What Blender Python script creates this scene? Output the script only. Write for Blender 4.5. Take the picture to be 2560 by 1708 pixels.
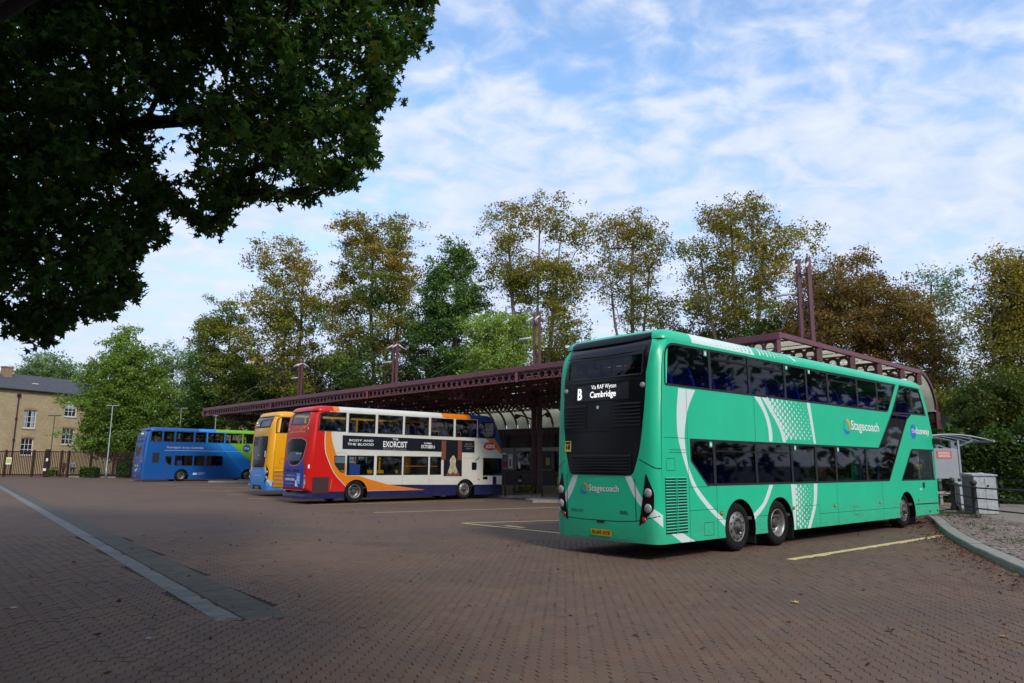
import bpy, bmesh, math, random
import numpy as np
from mathutils import Vector, Matrix
from mathutils.geometry import delaunay_2d_cdt
random.seed(7)
for o in list(bpy.data.objects): bpy.data.objects.remove(o)
scene = bpy.context.scene
COL = scene.collection
R = math.radians
# ------------------------------------------------------------------ camera
F_PX, PITCH, ROLL, CAM_H = 1800.3, 0.1678, 0.0072, 1.706
_cp, _sp, _cr, _sr = math.cos(PITCH), math.sin(PITCH), math.cos(ROLL), math.sin(ROLL)
FWD = Vector((0, _cp, _sp)); _R0 = Vector((1, 0, 0)); _U0 = Vector((0, -_sp, _cp))
RIGHT = _cr * _R0 + _sr * _U0; UP = -_sr * _R0 + _cr * _U0
cam_data = bpy.data.cameras.new('camera'); cam = bpy.data.objects.new('camera', cam_data); COL.objects.link(cam)
cam_data.sensor_width = 36; cam_data.lens = F_PX / 2560 * 36
cam_data.clip_start = 0.05; cam_data.clip_end = 3000
cam.matrix_world = Matrix(((RIGHT.x, UP.x, -FWD.x, 0), (RIGHT.y, UP.y, -FWD.y, 0), (RIGHT.z, UP.z, -FWD.z, CAM_H), (0, 0, 0, 1)))
scene.camera = cam
scene.render.resolution_x = 1024; scene.render.resolution_y = 683
# ------------------------------------------------------------------ light
SUN_DIR = Vector((0.36, -0.70, 0.62)).normalized()
sl = bpy.data.lights.new('sun', 'SUN'); sl.energy = 2.2; sl.angle = R(11); sl.color = (1, .93, .82)
so = bpy.data.objects.new('sun', sl); COL.objects.link(so)
so.rotation_euler = (-SUN_DIR).to_track_quat('-Z', 'Y').to_euler()
world = bpy.data.worlds.new('World'); scene.world = world; world.use_nodes = True
def build_world():
    nt = world.node_tree; nt.nodes.clear(); N = nt.nodes.new; L = nt.links.new
    out = N('ShaderNodeOutputWorld'); bg = N('ShaderNodeBackground'); bg.inputs['Strength'].default_value = 0.1
    sky = N('ShaderNodeTexSky'); sky.sky_type = 'NISHITA'; sky.sun_disc = False
    sky.sun_elevation = math.asin(SUN_DIR.z); sky.sun_rotation = math.atan2(SUN_DIR.x, SUN_DIR.y)
    sky.air_density = 1.0; sky.dust_density = 0.6; sky.ozone_density = 2.0
    tc = N('ShaderNodeTexCoord'); sep = N('ShaderNodeSeparateXYZ'); L(tc.outputs['Generated'], sep.inputs[0])
    mx = N('ShaderNodeMath'); mx.operation = 'MAXIMUM'; L(sep.outputs['Z'], mx.inputs[0]); mx.inputs[1].default_value = 0.0
    ad = N('ShaderNodeMath'); ad.operation = 'ADD'; L(mx.outputs[0], ad.inputs[0]); ad.inputs[1].default_value = 0.30
    dx = N('ShaderNodeMath'); dx.operation = 'DIVIDE'; L(sep.outputs['X'], dx.inputs[0]); L(ad.outputs[0], dx.inputs[1])
    dy = N('ShaderNodeMath'); dy.operation = 'DIVIDE'; L(sep.outputs['Y'], dy.inputs[0]); L(ad.outputs[0], dy.inputs[1])
    cb = N('ShaderNodeCombineXYZ'); L(dx.outputs[0], cb.inputs[0]); L(dy.outputs[0], cb.inputs[1])
    mp = N('ShaderNodeMapping'); mp.inputs['Rotation'].default_value = (0, 0, R(-28)); mp.inputs['Scale'].default_value = (1.0, 1.25, 1); L(cb.outputs[0], mp.inputs[0])
    n1 = N('ShaderNodeTexNoise'); n1.inputs['Scale'].default_value = 1.5; n1.inputs['Detail'].default_value = 3; n1.inputs['Distortion'].default_value = .3; L(mp.outputs[0], n1.inputs['Vector'])
    n2 = N('ShaderNodeTexNoise'); n2.inputs['Scale'].default_value = 10.0; n2.inputs['Detail'].default_value = 8; n2.inputs['Roughness'].default_value = .54; n2.inputs['Distortion'].default_value = .35; L(mp.outputs[0], n2.inputs['Vector'])
    a1 = N('ShaderNodeMath'); a1.operation = 'MULTIPLY'; L(n1.outputs[0], a1.inputs[0]); a1.inputs[1].default_value = .58
    a2 = N('ShaderNodeMath'); a2.operation = 'MULTIPLY_ADD'; L(n2.outputs[0], a2.inputs[0]); a2.inputs[1].default_value = .60; L(a1.outputs[0], a2.inputs[2])
    rp = N('ShaderNodeValToRGB'); rp.color_ramp.interpolation = 'EASE'
    rp.color_ramp.elements[0].position = .42; rp.color_ramp.elements[0].color = (.10, .10, .10, 1)
    rp.color_ramp.elements[1].position = .67; rp.color_ramp.elements[1].color = (.92, .92, .92, 1); L(a2.outputs[0], rp.inputs[0])
    # more cover toward the horizon where one looks through the sheet edge-on
    hz = N('ShaderNodeMapRange'); hz.inputs['From Min'].default_value = .45; hz.inputs['From Max'].default_value = .13; hz.inputs['To Min'].default_value = 0; hz.inputs['To Max'].default_value = .92; L(sep.outputs['Z'], hz.inputs[0])
    sc = N('ShaderNodeMath'); sc.operation = 'SUBTRACT'; sc.inputs[0].default_value = 1; L(hz.outputs[0], sc.inputs[1])
    inv = N('ShaderNodeMath'); inv.operation = 'SUBTRACT'; inv.inputs[0].default_value = 1; L(rp.outputs[0], inv.inputs[1])
    m2 = N('ShaderNodeMath'); m2.operation = 'MULTIPLY'; L(inv.outputs[0], m2.inputs[0]); L(sc.outputs[0], m2.inputs[1])
    cov = N('ShaderNodeMath'); cov.operation = 'SUBTRACT'; cov.inputs[0].default_value = 1; L(m2.outputs[0], cov.inputs[1])
    ccol = N('ShaderNodeValToRGB')
    ccol.color_ramp.elements[0].position = .35; ccol.color_ramp.elements[0].color = (.60, .70, .97, 1)
    ccol.color_ramp.elements[1].position = .75; ccol.color_ramp.elements[1].color = (.80, .86, .985, 1); L(n2.outputs[0], ccol.inputs[0])
    cm = N('ShaderNodeVectorMath'); cm.operation = 'SCALE'; cm.inputs['Scale'].default_value = 10.0; L(ccol.outputs[0], cm.inputs[0])
    sk = N('ShaderNodeVectorMath'); sk.operation = 'MULTIPLY'; L(sky.outputs[0], sk.inputs[0]); sk.inputs[1].default_value = (2.3, 2.75, 2.9)
    mix = N('ShaderNodeMix'); mix.data_type = 'RGBA'; L(cov.outputs[0], mix.inputs['Factor']); L(sk.outputs[0], mix.inputs[6]); L(cm.outputs[0], mix.inputs[7])
    L(mix.outputs[2], bg.inputs['Color']); L(bg.outputs[0], out.inputs[0])
build_world()
scene.view_settings.view_transform = 'Standard'; scene.view_settings.look = 'None'
scene.view_settings.exposure = 0.1; scene.view_settings.gamma = 1; scene.view_settings.use_curve_mapping = False
# ------------------------------------------------------------------ helpers
def at(x, y, Y):
    """point at forward distance Y seen at photograph pixel (x, y)"""
    d = FWD + (x - 1280) / F_PX * RIGHT - (y - 854) / F_PX * UP
    return Vector((0, 0, CAM_H)) + d * (Y / d.y)
def gnd(x, y, z=0):
    d = FWD + (x - 1280) / F_PX * RIGHT - (y - 854) / F_PX * UP
    return Vector((0, 0, CAM_H)) + d * ((z - CAM_H) / d.z)
K = 2560 / 2350
def tag(o, label=None, cat=None, group=None, kind=None):
    if label: o['label'] = label
    if cat: o['category'] = cat
    if group: o['group'] = group
    if kind: o['kind'] = kind
    return o
def empty(name, loc=(0, 0, 0), rz=0, label=None, cat=None, group=None, kind=None):
    o = bpy.data.objects.new(name, None); COL.objects.link(o); o.location = loc; o.rotation_euler = (0, 0, rz)
    o.empty_display_size = .2
    return tag(o, label, cat, group, kind)
def link(name, me, parent=None, loc=None, rz=0):
    o = bpy.data.objects.new(name, me); COL.objects.link(o)
    if parent: o.parent = parent
    if loc is not None: o.location = loc
    if rz: o.rotation_euler = (0, 0, rz)
    return o
MATS = {}
def mat(name, col=(.5, .5, .5), rough=.6, metal=0, spec=.5, coat=0, var=0, vscale=3, bump=0, bscale=60, emit=0, detail=4, dirt=0, dirtcol=(.12, .10, .08), stretch=None, grime=0):
    if name in MATS: return MATS[name]
    m = bpy.data.materials.new(name); m.use_nodes = True; nt = m.node_tree; N = nt.nodes.new; L = nt.links.new
    b = nt.nodes['Principled BSDF']; b.inputs['Base Color'].default_value = (*col, 1); b.inputs['Roughness'].default_value = rough
    b.inputs['Metallic'].default_value = metal; b.inputs['Specular IOR Level'].default_value = spec; b.inputs['Coat Weight'].default_value = coat
    if coat: b.inputs['Coat Weight'].default_value = coat * .3; b.inputs['Coat Roughness'].default_value = .08
    if rough > .7 and spec == .5: b.inputs['Specular IOR Level'].default_value = .18
    if emit: b.inputs['Emission Color'].default_value = (*col, 1); b.inputs['Emission Strength'].default_value = emit
    tc = N('ShaderNodeTexCoord'); vec = tc.outputs['Object']
    if stretch:
        mp = N('ShaderNodeMapping'); mp.inputs['Scale'].default_value = stretch; L(vec, mp.inputs[0]); vec = mp.outputs[0]
    last = None
    if var:
        n = N('ShaderNodeTexNoise'); n.inputs['Scale'].default_value = vscale; n.inputs['Detail'].default_value = detail; n.inputs['Roughness'].default_value = .6; L(vec, n.inputs['Vector'])
        r = N('ShaderNodeValToRGB'); r.color_ramp.elements[0].position = .3; r.color_ramp.elements[1].position = .7
        r.color_ramp.elements[0].color = (*[c * (1 - var) for c in col], 1); r.color_ramp.elements[1].color = (*[min(1, c * (1 + var)) for c in col], 1)
        L(n.outputs[0], r.inputs[0]); last = r.outputs[0]
    if dirt:
        n = N('ShaderNodeTexNoise'); n.inputs['Scale'].default_value = 1.3; n.inputs['Detail'].default_value = 7; n.inputs['Roughness'].default_value = .65; L(vec, n.inputs['Vector'])
        r = N('ShaderNodeMapRange'); r.inputs['From Min'].default_value = .45; r.inputs['From Max'].default_value = .85; r.inputs['To Max'].default_value = dirt; L(n.outputs[0], r.inputs[0])
        mx = N('ShaderNodeMix'); mx.data_type = 'RGBA'; L(r.outputs[0], mx.inputs['Factor'])
        if last: L(last, mx.inputs[6])
        else: mx.inputs[6].default_value = (*col, 1)
        mx.inputs[7].default_value = (*dirtcol, 1); last = mx.outputs[2]
    if grime:
        sp = N('ShaderNodeSeparateXYZ'); L(tc.outputs['Object'], sp.inputs[0]); r = N('ShaderNodeMapRange'); r.inputs['From Min'].default_value = .95; r.inputs['From Max'].default_value = .25; r.inputs['To Max'].default_value = grime; L(sp.outputs[2], r.inputs[0])
        mp2 = N('ShaderNodeMapping'); mp2.inputs['Scale'].default_value = (1, 1.2, 3.5); L(tc.outputs['Object'], mp2.inputs[0]); n = N('ShaderNodeTexNoise'); n.inputs['Scale'].default_value = 2.2; n.inputs['Detail'].default_value = 9; n.inputs['Roughness'].default_value = .7; L(mp2.outputs[0], n.inputs['Vector'])
        r2 = N('ShaderNodeMapRange'); r2.inputs['From Min'].default_value = .35; r2.inputs['From Max'].default_value = .75; L(n.outputs[0], r2.inputs[0]); mu = N('ShaderNodeMath'); mu.operation = 'MULTIPLY'; L(r.outputs[0], mu.inputs[0]); L(r2.outputs[0], mu.inputs[1])
        mx = N('ShaderNodeMix'); mx.data_type = 'RGBA'; L(mu.outputs[0], mx.inputs['Factor']); mx.inputs[7].default_value = (.13, .115, .09, 1)
        if last: L(last, mx.inputs[6])
        else: mx.inputs[6].default_value = (*col, 1)
        last = mx.outputs[2]; rr_ = N('ShaderNodeMapRange'); rr_.inputs['To Min'].default_value = rough; rr_.inputs['To Max'].default_value = .8; L(mu.outputs[0], rr_.inputs[0]); L(rr_.outputs[0], b.inputs['Roughness'])
    if last: L(last, b.inputs['Base Color'])
    if bump:
        n = N('ShaderNodeTexNoise'); n.inputs['Scale'].default_value = bscale; n.inputs['Detail'].default_value = 5; L(vec, n.inputs['Vector'])
        bp = N('ShaderNodeBump'); bp.inputs['Strength'].default_value = bump; bp.inputs['Distance'].default_value = .02; L(n.outputs[0], bp.inputs['Height']); L(bp.outputs[0], b.inputs['Normal'])
    MATS[name] = m; return m
def glass(name, tint=(.2, .22, .22), refl=.9):
    if name in MATS: return MATS[name]
    m = bpy.data.materials.new(name); m.use_nodes = True; nt = m.node_tree; nt.nodes.clear(); N = nt.nodes.new; L = nt.links.new
    out = N('ShaderNodeOutputMaterial'); mx = N('ShaderNodeMixShader'); tr = N('ShaderNodeBsdfTransparent'); gl = N('ShaderNodeBsdfGlossy')
    tr.inputs[0].default_value = (*tint, 1); gl.inputs[0].default_value = (refl, refl, refl, 1); gl.inputs['Roughness'].default_value = .03
    fr = N('ShaderNodeLayerWeight'); pw = N('ShaderNodeMath'); pw.operation = 'POWER'; pw.inputs[1].default_value = 4.5; L(fr.outputs['Facing'], pw.inputs[0]); ma = N('ShaderNodeMath'); ma.operation = 'MULTIPLY_ADD'; ma.inputs[1].default_value = .9; ma.inputs[2].default_value = .045; L(pw.outputs[0], ma.inputs[0])
    L(ma.outputs[0], mx.inputs[0]); L(tr.outputs[0], mx.inputs[1]); L(gl.outputs[0], mx.inputs[2]); L(mx.outputs[0], out.inputs[0])
    MATS[name] = m; return m
class MB:
    """collects geometry for one mesh"""
    def __init__(s): s.v = []; s.f = []; s.m = []
    def add(s, vs, fs, m=0):
        o = len(s.v); s.v.extend([tuple(p) for p in vs]); s.f.extend([tuple(i + o for i in f) for f in fs]); s.m.extend([m] * len(fs)); return s
    def box(s, c, d, m=0, ax=None):
        ex, ey, ez = ax if ax else (Vector((1, 0, 0)), Vector((0, 1, 0)), Vector((0, 0, 1)))
        c = Vector(c); h = [d[0] / 2, d[1] / 2, d[2] / 2]
        vs = [c + ex * (h[0] * i) + ey * (h[1] * j) + ez * (h[2] * k) for k in (-1, 1) for j in (-1, 1) for i in (-1, 1)]
        return s.add(vs, [(0, 2, 3, 1), (4, 5, 7, 6), (0, 1, 5, 4), (2, 6, 7, 3), (0, 4, 6, 2), (1, 3, 7, 5)], m)
    def bx(s, x0, x1, y0, y1, z0, z1, m=0): return s.box(((x0 + x1) / 2, (y0 + y1) / 2, (z0 + z1) / 2), (abs(x1 - x0), abs(y1 - y0), abs(z1 - z0)), m)
    def beam(s, p0, p1, w, h, m=0):
        p0 = Vector(p0); p1 = Vector(p1); d = p1 - p0; l = d.length; d /= l
        up = Vector((0, 0, 1)) if abs(d.z) < .95 else Vector((0, 1, 0)); sd = d.cross(up).normalized(); up = sd.cross(d)
        return s.box((p0 + p1) / 2, (l, w, h), m, (d, sd, up))
    def tube(s, pts, rad, seg=8, m=0, caps=True):
        pts = [Vector(p) for p in pts]; n = len(pts)
        if not hasattr(rad, '__len__'): rad = [rad] * n
        rings = []; ref = None
        for i, p in enumerate(pts):
            d = (pts[min(i + 1, n - 1)] - pts[max(i - 1, 0)]).normalized()
            if ref is None: ref = Vector((0, 0, 1)) if abs(d.z) < .9 else Vector((1, 0, 0))
            a = d.cross(ref).normalized(); b = a.cross(d); ref = b
            rings.append([p + (a * math.cos(t) + b * math.sin(t)) * rad[i] for t in [2 * math.pi * k / seg for k in range(seg)]])
        vs = [v for r in rings for v in r]; fs = []
        for i in range(n - 1):
            for k in range(seg): fs.append((i * seg + k, (i + 1) * seg + k, (i + 1) * seg + (k + 1) % seg, i * seg + (k + 1) % seg))
        if caps: fs.append(tuple(range(seg))); fs.append(tuple(range((n - 1) * seg, n * seg))[::-1])
        return s.add(vs, fs, m)
    def lathe(s, prof, seg=24, c=(0, 0, 0), axis=0, m=0, sgn=1):
        """profile of (radius, height) round an axis (0 = x)"""
        vs = []; n = len(prof); c = Vector(c)
        for r, h in prof:
            for k in range(seg):
                t = 2 * math.pi * k / seg; a, b = r * math.cos(t), r * math.sin(t)
                vs.append(c + (Vector((h * sgn, a, b)) if axis == 0 else Vector((a, h * sgn, b)) if axis == 1 else Vector((a, b, h * sgn))))
        fs = []
        for i in range(n - 1):
            for k in range(seg): fs.append((i * seg + k, (i + 1) * seg + k, (i + 1) * seg + (k + 1) % seg, i * seg + (k + 1) % seg))
        return s.add(vs, fs, m)
    def build(s, name, mats, parent=None, smooth=False, loc=None, rz=0, bevel=0):
        me = bpy.data.meshes.new(name); me.from_pydata(s.v, [], s.f)
        for mm in (mats if isinstance(mats, (list, tuple)) else [mats]): me.materials.append(mm)
        if any(s.m): me.polygons.foreach_set('material_index', s.m)
        if smooth: me.polygons.foreach_set('use_smooth', [True] * len(me.polygons))
        me.update(); o = link(name, me, parent, loc, rz)
        if bevel:
            b = o.modifiers.new('bevel', 'BEVEL'); b.width = bevel; b.segments = 2; b.limit_method = 'ANGLE'
        return o
def smooth_by_angle(o, a=40):
    me = o.data; me.polygons.foreach_set('use_smooth', [True] * len(me.polygons))
    bm = bmesh.new(); bm.from_mesh(me); lim = R(a)
    for e in bm.edges: e.smooth = len(e.link_faces) == 2 and e.calc_face_angle(0) < lim
    bm.to_mesh(me); bm.free()
def pip(x, y, poly):
    r = False; j = len(poly) - 1
    for i in range(len(poly)):
        xi, yi = poly[i]; xj, yj = poly[j]
        if (yi > y) != (yj > y) and x < (xj - xi) * (y - yi) / (yj - yi) + xi: r = not r
        j = i
    return r
def area2(p): return sum(p[i - 1][0] * p[i][1] - p[i][0] * p[i - 1][1] for i in range(len(p))) / 2
def inset(poly, d):
    p = poly if area2(poly) > 0 else poly[::-1]; n = len(p); out = []
    for i in range(n):
        a, b, c = Vector(p[i - 1]), Vector(p[i]), Vector(p[(i + 1) % n])
        e1 = (b - a).normalized(); e2 = (c - b).normalized(); n1 = Vector((-e1.y, e1.x)); n2 = Vector((-e2.y, e2.x))
        k = n1 + n2; q = max(.25, 1 + n1.dot(n2)); out.append(tuple(b + k * (d / q)))
    return out
def rnd(poly, r, n=4):
    out = []; m = len(poly); rs = r if hasattr(r, '__len__') else [r] * m
    for i in range(m):
        a, b, c = Vector(poly[i - 1]), Vector(poly[i]), Vector(poly[(i + 1) % m])
        if rs[i] <= 0: out.append(tuple(b)); continue
        d1 = min(rs[i], (a - b).length * .45); d2 = min(rs[i], (c - b).length * .45)
        p = b + (a - b).normalized() * d1; q = b + (c - b).normalized() * d2
        for k in range(n + 1):
            t = k / n; out.append(tuple(p * (1 - t) ** 2 + b * 2 * t * (1 - t) + q * t * t))
    return out
def rect(x0, x1, y0, y1): return [(x0, y0), (x1, y0), (x1, y1), (x0, y1)]
def circ(x, y, r, n=12, ry=None): return [(x + r * math.cos(2 * math.pi * k / n), y + (ry or r) * math.sin(2 * math.pi * k / n)) for k in range(n)]
def panel(name, outline, mats, mapf, parent=None, holes=(), regions=(), step=None, smooth=False, loc=None):
    """flat outline with holes and differently painted regions, laid on a surface by mapf(a, b)"""
    vs, es = [], []
    def loop(p):
        o = len(vs); vs.extend([Vector(q) for q in p]); es.extend([(o + i, o + (i + 1) % len(p)) for i in range(len(p))])
    loop(outline)
    for h in holes: loop(h)
    for p, _ in regions: loop(p)
    if step:
        xs = [p[0] for p in outline]; ys = [p[1] for p in outline]
        nx = max(1, int((max(xs) - min(xs)) / step[0])); ny = max(1, int((max(ys) - min(ys)) / step[1]))
        for i in range(nx + 1):
            for j in range(ny + 1):
                x = min(xs) + (max(xs) - min(xs)) * i / nx; y = min(ys) + (max(ys) - min(ys)) * j / ny
                if pip(x, y, outline): vs.append(Vector((x, y)))
    V, _, Fs, _, _, _ = delaunay_2d_cdt(vs, es, [], 0, 1e-5, False)
    fs, mi = [], []
    for f in Fs:
        x = sum(V[i].x for i in f) / len(f); y = sum(V[i].y for i in f) / len(f)
        if not pip(x, y, outline) or any(pip(x, y, h) for h in holes): continue
        k = 0
        for p, m in regions:
            if pip(x, y, p): k = m
        fs.append(tuple(f)); mi.append(k)
    me = bpy.data.meshes.new(name); me.from_pydata([mapf(p.x, p.y) for p in V], [], fs)
    for m in (mats if isinstance(mats, (list, tuple)) else [mats]): me.materials.append(m)
    me.polygons.foreach_set('material_index', mi)
    if smooth: me.polygons.foreach_set('use_smooth', [True] * len(fs))
    bm = bmesh.new(); bm.from_mesh(me); bmesh.ops.delete(bm, geom=[v for v in bm.verts if not v.link_faces], context='VERTS'); bm.to_mesh(me); bm.free()
    me.update(); return link(name, me, parent, loc)
# lettering is made first, while the scene is still light
_TXT = {}
def text_geo(s, bold=0.0):
    if (s, bold) in _TXT: return _TXT[(s, bold)]
    cu = bpy.data.curves.new('t', 'FONT'); cu.body = s; cu.offset = bold; cu.resolution_u = 3
    o = bpy.data.objects.new('t', cu); COL.objects.link(o); bpy.context.view_layer.update()
    e = o.evaluated_get(bpy.context.evaluated_depsgraph_get()); me = e.to_mesh()
    v = [(p.co.x, p.co.y) for p in me.vertices]; f = [tuple(p.vertices) for p in me.polygons]
    e.to_mesh_clear(); bpy.data.objects.remove(o); bpy.data.curves.remove(cu)
    _TXT[(s, bold)] = (v, f); return v, f
def lettering(mb, s, x0, x1, y0, y1, mapf, m=0, bold=0.0):
    v, f = text_geo(s, bold)
    if not v: return
    a0 = min(p[0] for p in v); a1 = max(p[0] for p in v); b0 = min(p[1] for p in v); b1 = max(p[1] for p in v)
    mb.add([mapf(x0 + (p[0] - a0) / (a1 - a0) * (x1 - x0), y0 + (p[1] - b0) / (b1 - b0) * (y1 - y0)) for p in v], f, m)
for _s, _b in [('Stagecoach', .012), ('the', 0), ('busway', .02), ('VOLVO', .01), ('B8L', .01), ('BU69 XYE', .015), ('B', .03), ('Via RAF Wyton', .0), ('Cambridge', .015), ('Cambridge', 0),
        ('BODY AND', .01), ('THE BLOOD', .01), ('THE', .01), ('EXORCIST', .02), ('BELIEVER', 0), ('IN CINEMAS', .02), ('OCTOBER 6', .02), ('BOOK', 0), ('TICKETS', 0), ('NOW', 0), ('citi', .03), ('city life, city travel', 0),
        ('your phone is your', 0), ('mobile ticket', .03), ('buy online at stagecoachbus.com', 0), ('greener smarter travel', .01), ('Huntingdon', 0), ('St Ives', 0), ('BAY', .01), ('8', .03), ('Cambridgeshire', 0), ('County Council', 0), ('EXIT', .02)]:
    text_geo(_s, _b)
# ================================================================== GROUND
PAVE_ROT = R(4.2)
def paving_material(name, pieces):
    m = bpy.data.materials.new(name); m.use_nodes = True; nt = m.node_tree; N = nt.nodes.new; L = nt.links.new
    b = nt.nodes['Principled BSDF']; b.inputs['Roughness'].default_value = .82; b.inputs['Specular IOR Level'].default_value = .15
    geo = N('ShaderNodeNewGeometry'); mp = N('ShaderNodeMapping'); mp.inputs['Rotation'].default_value = (0, 0, PAVE_ROT - math.pi / 2); L(geo.outputs['Position'], mp.inputs[0])
    if pieces:
        at_ = N('ShaderNodeAttribute'); at_.attribute_name = 'tone'; tone = at_.outputs['Fac']
    else:
        br = N('ShaderNodeTexBrick'); br.inputs['Scale'].default_value = 1; br.inputs['Brick Width'].default_value = .24; br.inputs['Row Height'].default_value = .12; br.inputs['Mortar Size'].default_value = .005
        br.inputs['Mortar Smooth'].default_value = .2; br.inputs['Color1'].default_value = (0, 0, 0, 1); br.inputs['Color2'].default_value = (1, 1, 1, 1); br.inputs['Mortar'].default_value = (.5, .5, .5, 1)
        wob = N('ShaderNodeTexNoise'); wob.inputs['Scale'].default_value = 7; L(mp.outputs[0], wob.inputs['Vector'])
        ws = N('ShaderNodeVectorMath'); ws.operation = 'SCALE'; ws.inputs['Scale'].default_value = .05; L(wob.outputs['Color'], ws.inputs[0])
        wa = N('ShaderNodeVectorMath'); wa.operation = 'ADD'; L(mp.outputs[0], wa.inputs[0]); L(ws.outputs[0], wa.inputs[1]); L(wa.outputs[0], br.inputs['Vector'])
        tone = br.outputs['Color']
    rp = N('ShaderNodeValToRGB'); cr = rp.color_ramp
    cols = [(0, (.134, .082, .057)), (.3, (.156, .092, .060)), (.6, (.138, .091, .067)), (.85, (.162, .106, .067)), (1, (.127, .085, .067))]
    cr.elements[0].position = 0; cr.elements[0].color = (*cols[0][1], 1); cr.elements[1].position = 1; cr.elements[1].color = (*cols[-1][1], 1)
    for p, c in cols[1:-1]: e = cr.elements.new(p); e.color = (*c, 1)
    L(tone, rp.inputs[0]); col = rp.outputs[0]
    # broad wear, oil and dust with shapes of their own
    def layer(col, scale, lo, hi, amt, c, detail=5, seed=(0, 0, 0)):
        n = N('ShaderNodeTexNoise'); n.inputs['Scale'].default_value = scale; n.inputs['Detail'].default_value = detail; n.inputs['Roughness'].default_value = .62
        ml = N('ShaderNodeMapping'); ml.inputs['Location'].default_value = seed; L(geo.outputs['Position'], ml.inputs[0]); L(ml.outputs[0], n.inputs['Vector'])
        r = N('ShaderNodeMapRange'); r.inputs['From Min'].default_value = lo; r.inputs['From Max'].default_value = hi; r.inputs['To Max'].default_value = amt; L(n.outputs[0], r.inputs[0])
        x = N('ShaderNodeMix'); x.data_type = 'RGBA'; L(r.outputs[0], x.inputs['Factor']); L(col, x.inputs[6]); x.inputs[7].default_value = (*c, 1); return x.outputs[2]
    col = layer(col, .35, .42, .7, .55, (.118, .081, .073), 6)
    col = layer(col, .9, .5, .75, .4, (.200, .130, .078), 6, (4, 9, 0))
    col = layer(col, .22, .52, .62, .35, (.088, .066, .056), 8, (17, 3, 0))
    col = layer(col, .55, .56, .72, .55, (.075, .055, .046), 7, (31, 12, 0))
    col = layer(col, 160, .55, .8, .5, (.26, .22, .17), 2)
    col = layer(col, 90, .6, .85, .6, (.045, .035, .03), 2, (3, 3, 3))
    if not pieces:
        mm = N('ShaderNodeMix'); mm.data_type = 'RGBA'; L(br.outputs['Fac'], mm.inputs['Factor']); L(col, mm.inputs[6]); mm.inputs[7].default_value = (.075, .055, .045, 1); col = mm.outputs[2]
        bp0 = N('ShaderNodeBump'); bp0.invert = True; bp0.inputs['Strength'].default_value = .5; bp0.inputs['Distance'].default_value = .006; L(br.outputs['Fac'], bp0.inputs['Height']); L(bp0.outputs[0], b.inputs['Normal'])
    else:
        nb = N('ShaderNodeTexNoise'); nb.inputs['Scale'].default_value = 180; nb.inputs['Detail'].default_value = 4; L(geo.outputs['Position'], nb.inputs['Vector'])
        bp0 = N('ShaderNodeBump'); bp0.inputs['Strength'].default_value = .35; bp0.inputs['Distance'].default_value = .004; L(nb.outputs[0], bp0.inputs['Height']); L(bp0.outputs[0], b.inputs['Normal'])
    L(col, b.inputs['Base Color']); return m
M_PAVER = paving_material('paver_piece', True); M_YARD = paving_material('paver_far', False)
M_SAND = mat('joint_sand', (.045, .034, .026), .95, var=.4, vscale=8)
# the earth beneath everything, out to the horizon
MB().add([(-1500, -300, -.06), (1500, -300, -.06), (1500, 2200, -.06), (-1500, 2200, -.06)], [(0, 1, 2, 3)]).build('ground', mat('earth', (.10, .10, .055), .95, var=.3, vscale=.2))['kind'] = 'structure'
yard = empty('bus_yard', kind='structure')
NEAR = [(-4.6, 3.6), (5.0, 3.6), (13.4, 17.0), (-13.6, 17.0)]
HOLE = [(-4.4, 3.8), (4.8, 3.8), (13.1, 16.8), (-13.3, 16.8)]
panel('paved_surface', [(-75, -40), (60, -40), (60, 100), (-75, 100)], M_YARD, lambda a, b: (a, b, -.004), yard, holes=[HOLE])
MB().add([(p[0] * 1.03, p[1], -.013) for p in NEAR], [(0, 1, 2, 3)]).build('joint_bed', M_SAND, yard)
# line of the kerb on the right (road side) and of the grey drain on the left
KERB = [(5.0, 3.0), (6.1, 6.3), (7.2, 9.3), (8.2, 12.0), (9.35, 15.0), (10.55, 17.85), (11.6, 20.0), (12.5, 21.8), (13.4, 23.6), (14.0, 24.9), (14.9, 26.2), (16.5, 27.6)]
def kerb_x(y):
    for (x0, y0), (x1, y1) in zip(KERB, KERB[1:]):
        if y0 <= y <= y1: return x0 + (x1 - x0) * (y - y0) / (y1 - y0)
    return KERB[0][0] if y < KERB[0][1] else 99
DR_D = Vector((-.607, .794)); DR_N = Vector((.794, .607)); DR_O = Vector((-2.92, 8.32))
def drain_xy(a, b): return DR_O + DR_D * a + DR_N * b      # a along, b across
def in_drain(x, y):
    d = Vector((x, y)) - DR_O; a = d.dot(DR_D); b = d.dot(DR_N); return -.30 <= b <= .49 and a > -.02 - .35 * b
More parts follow.
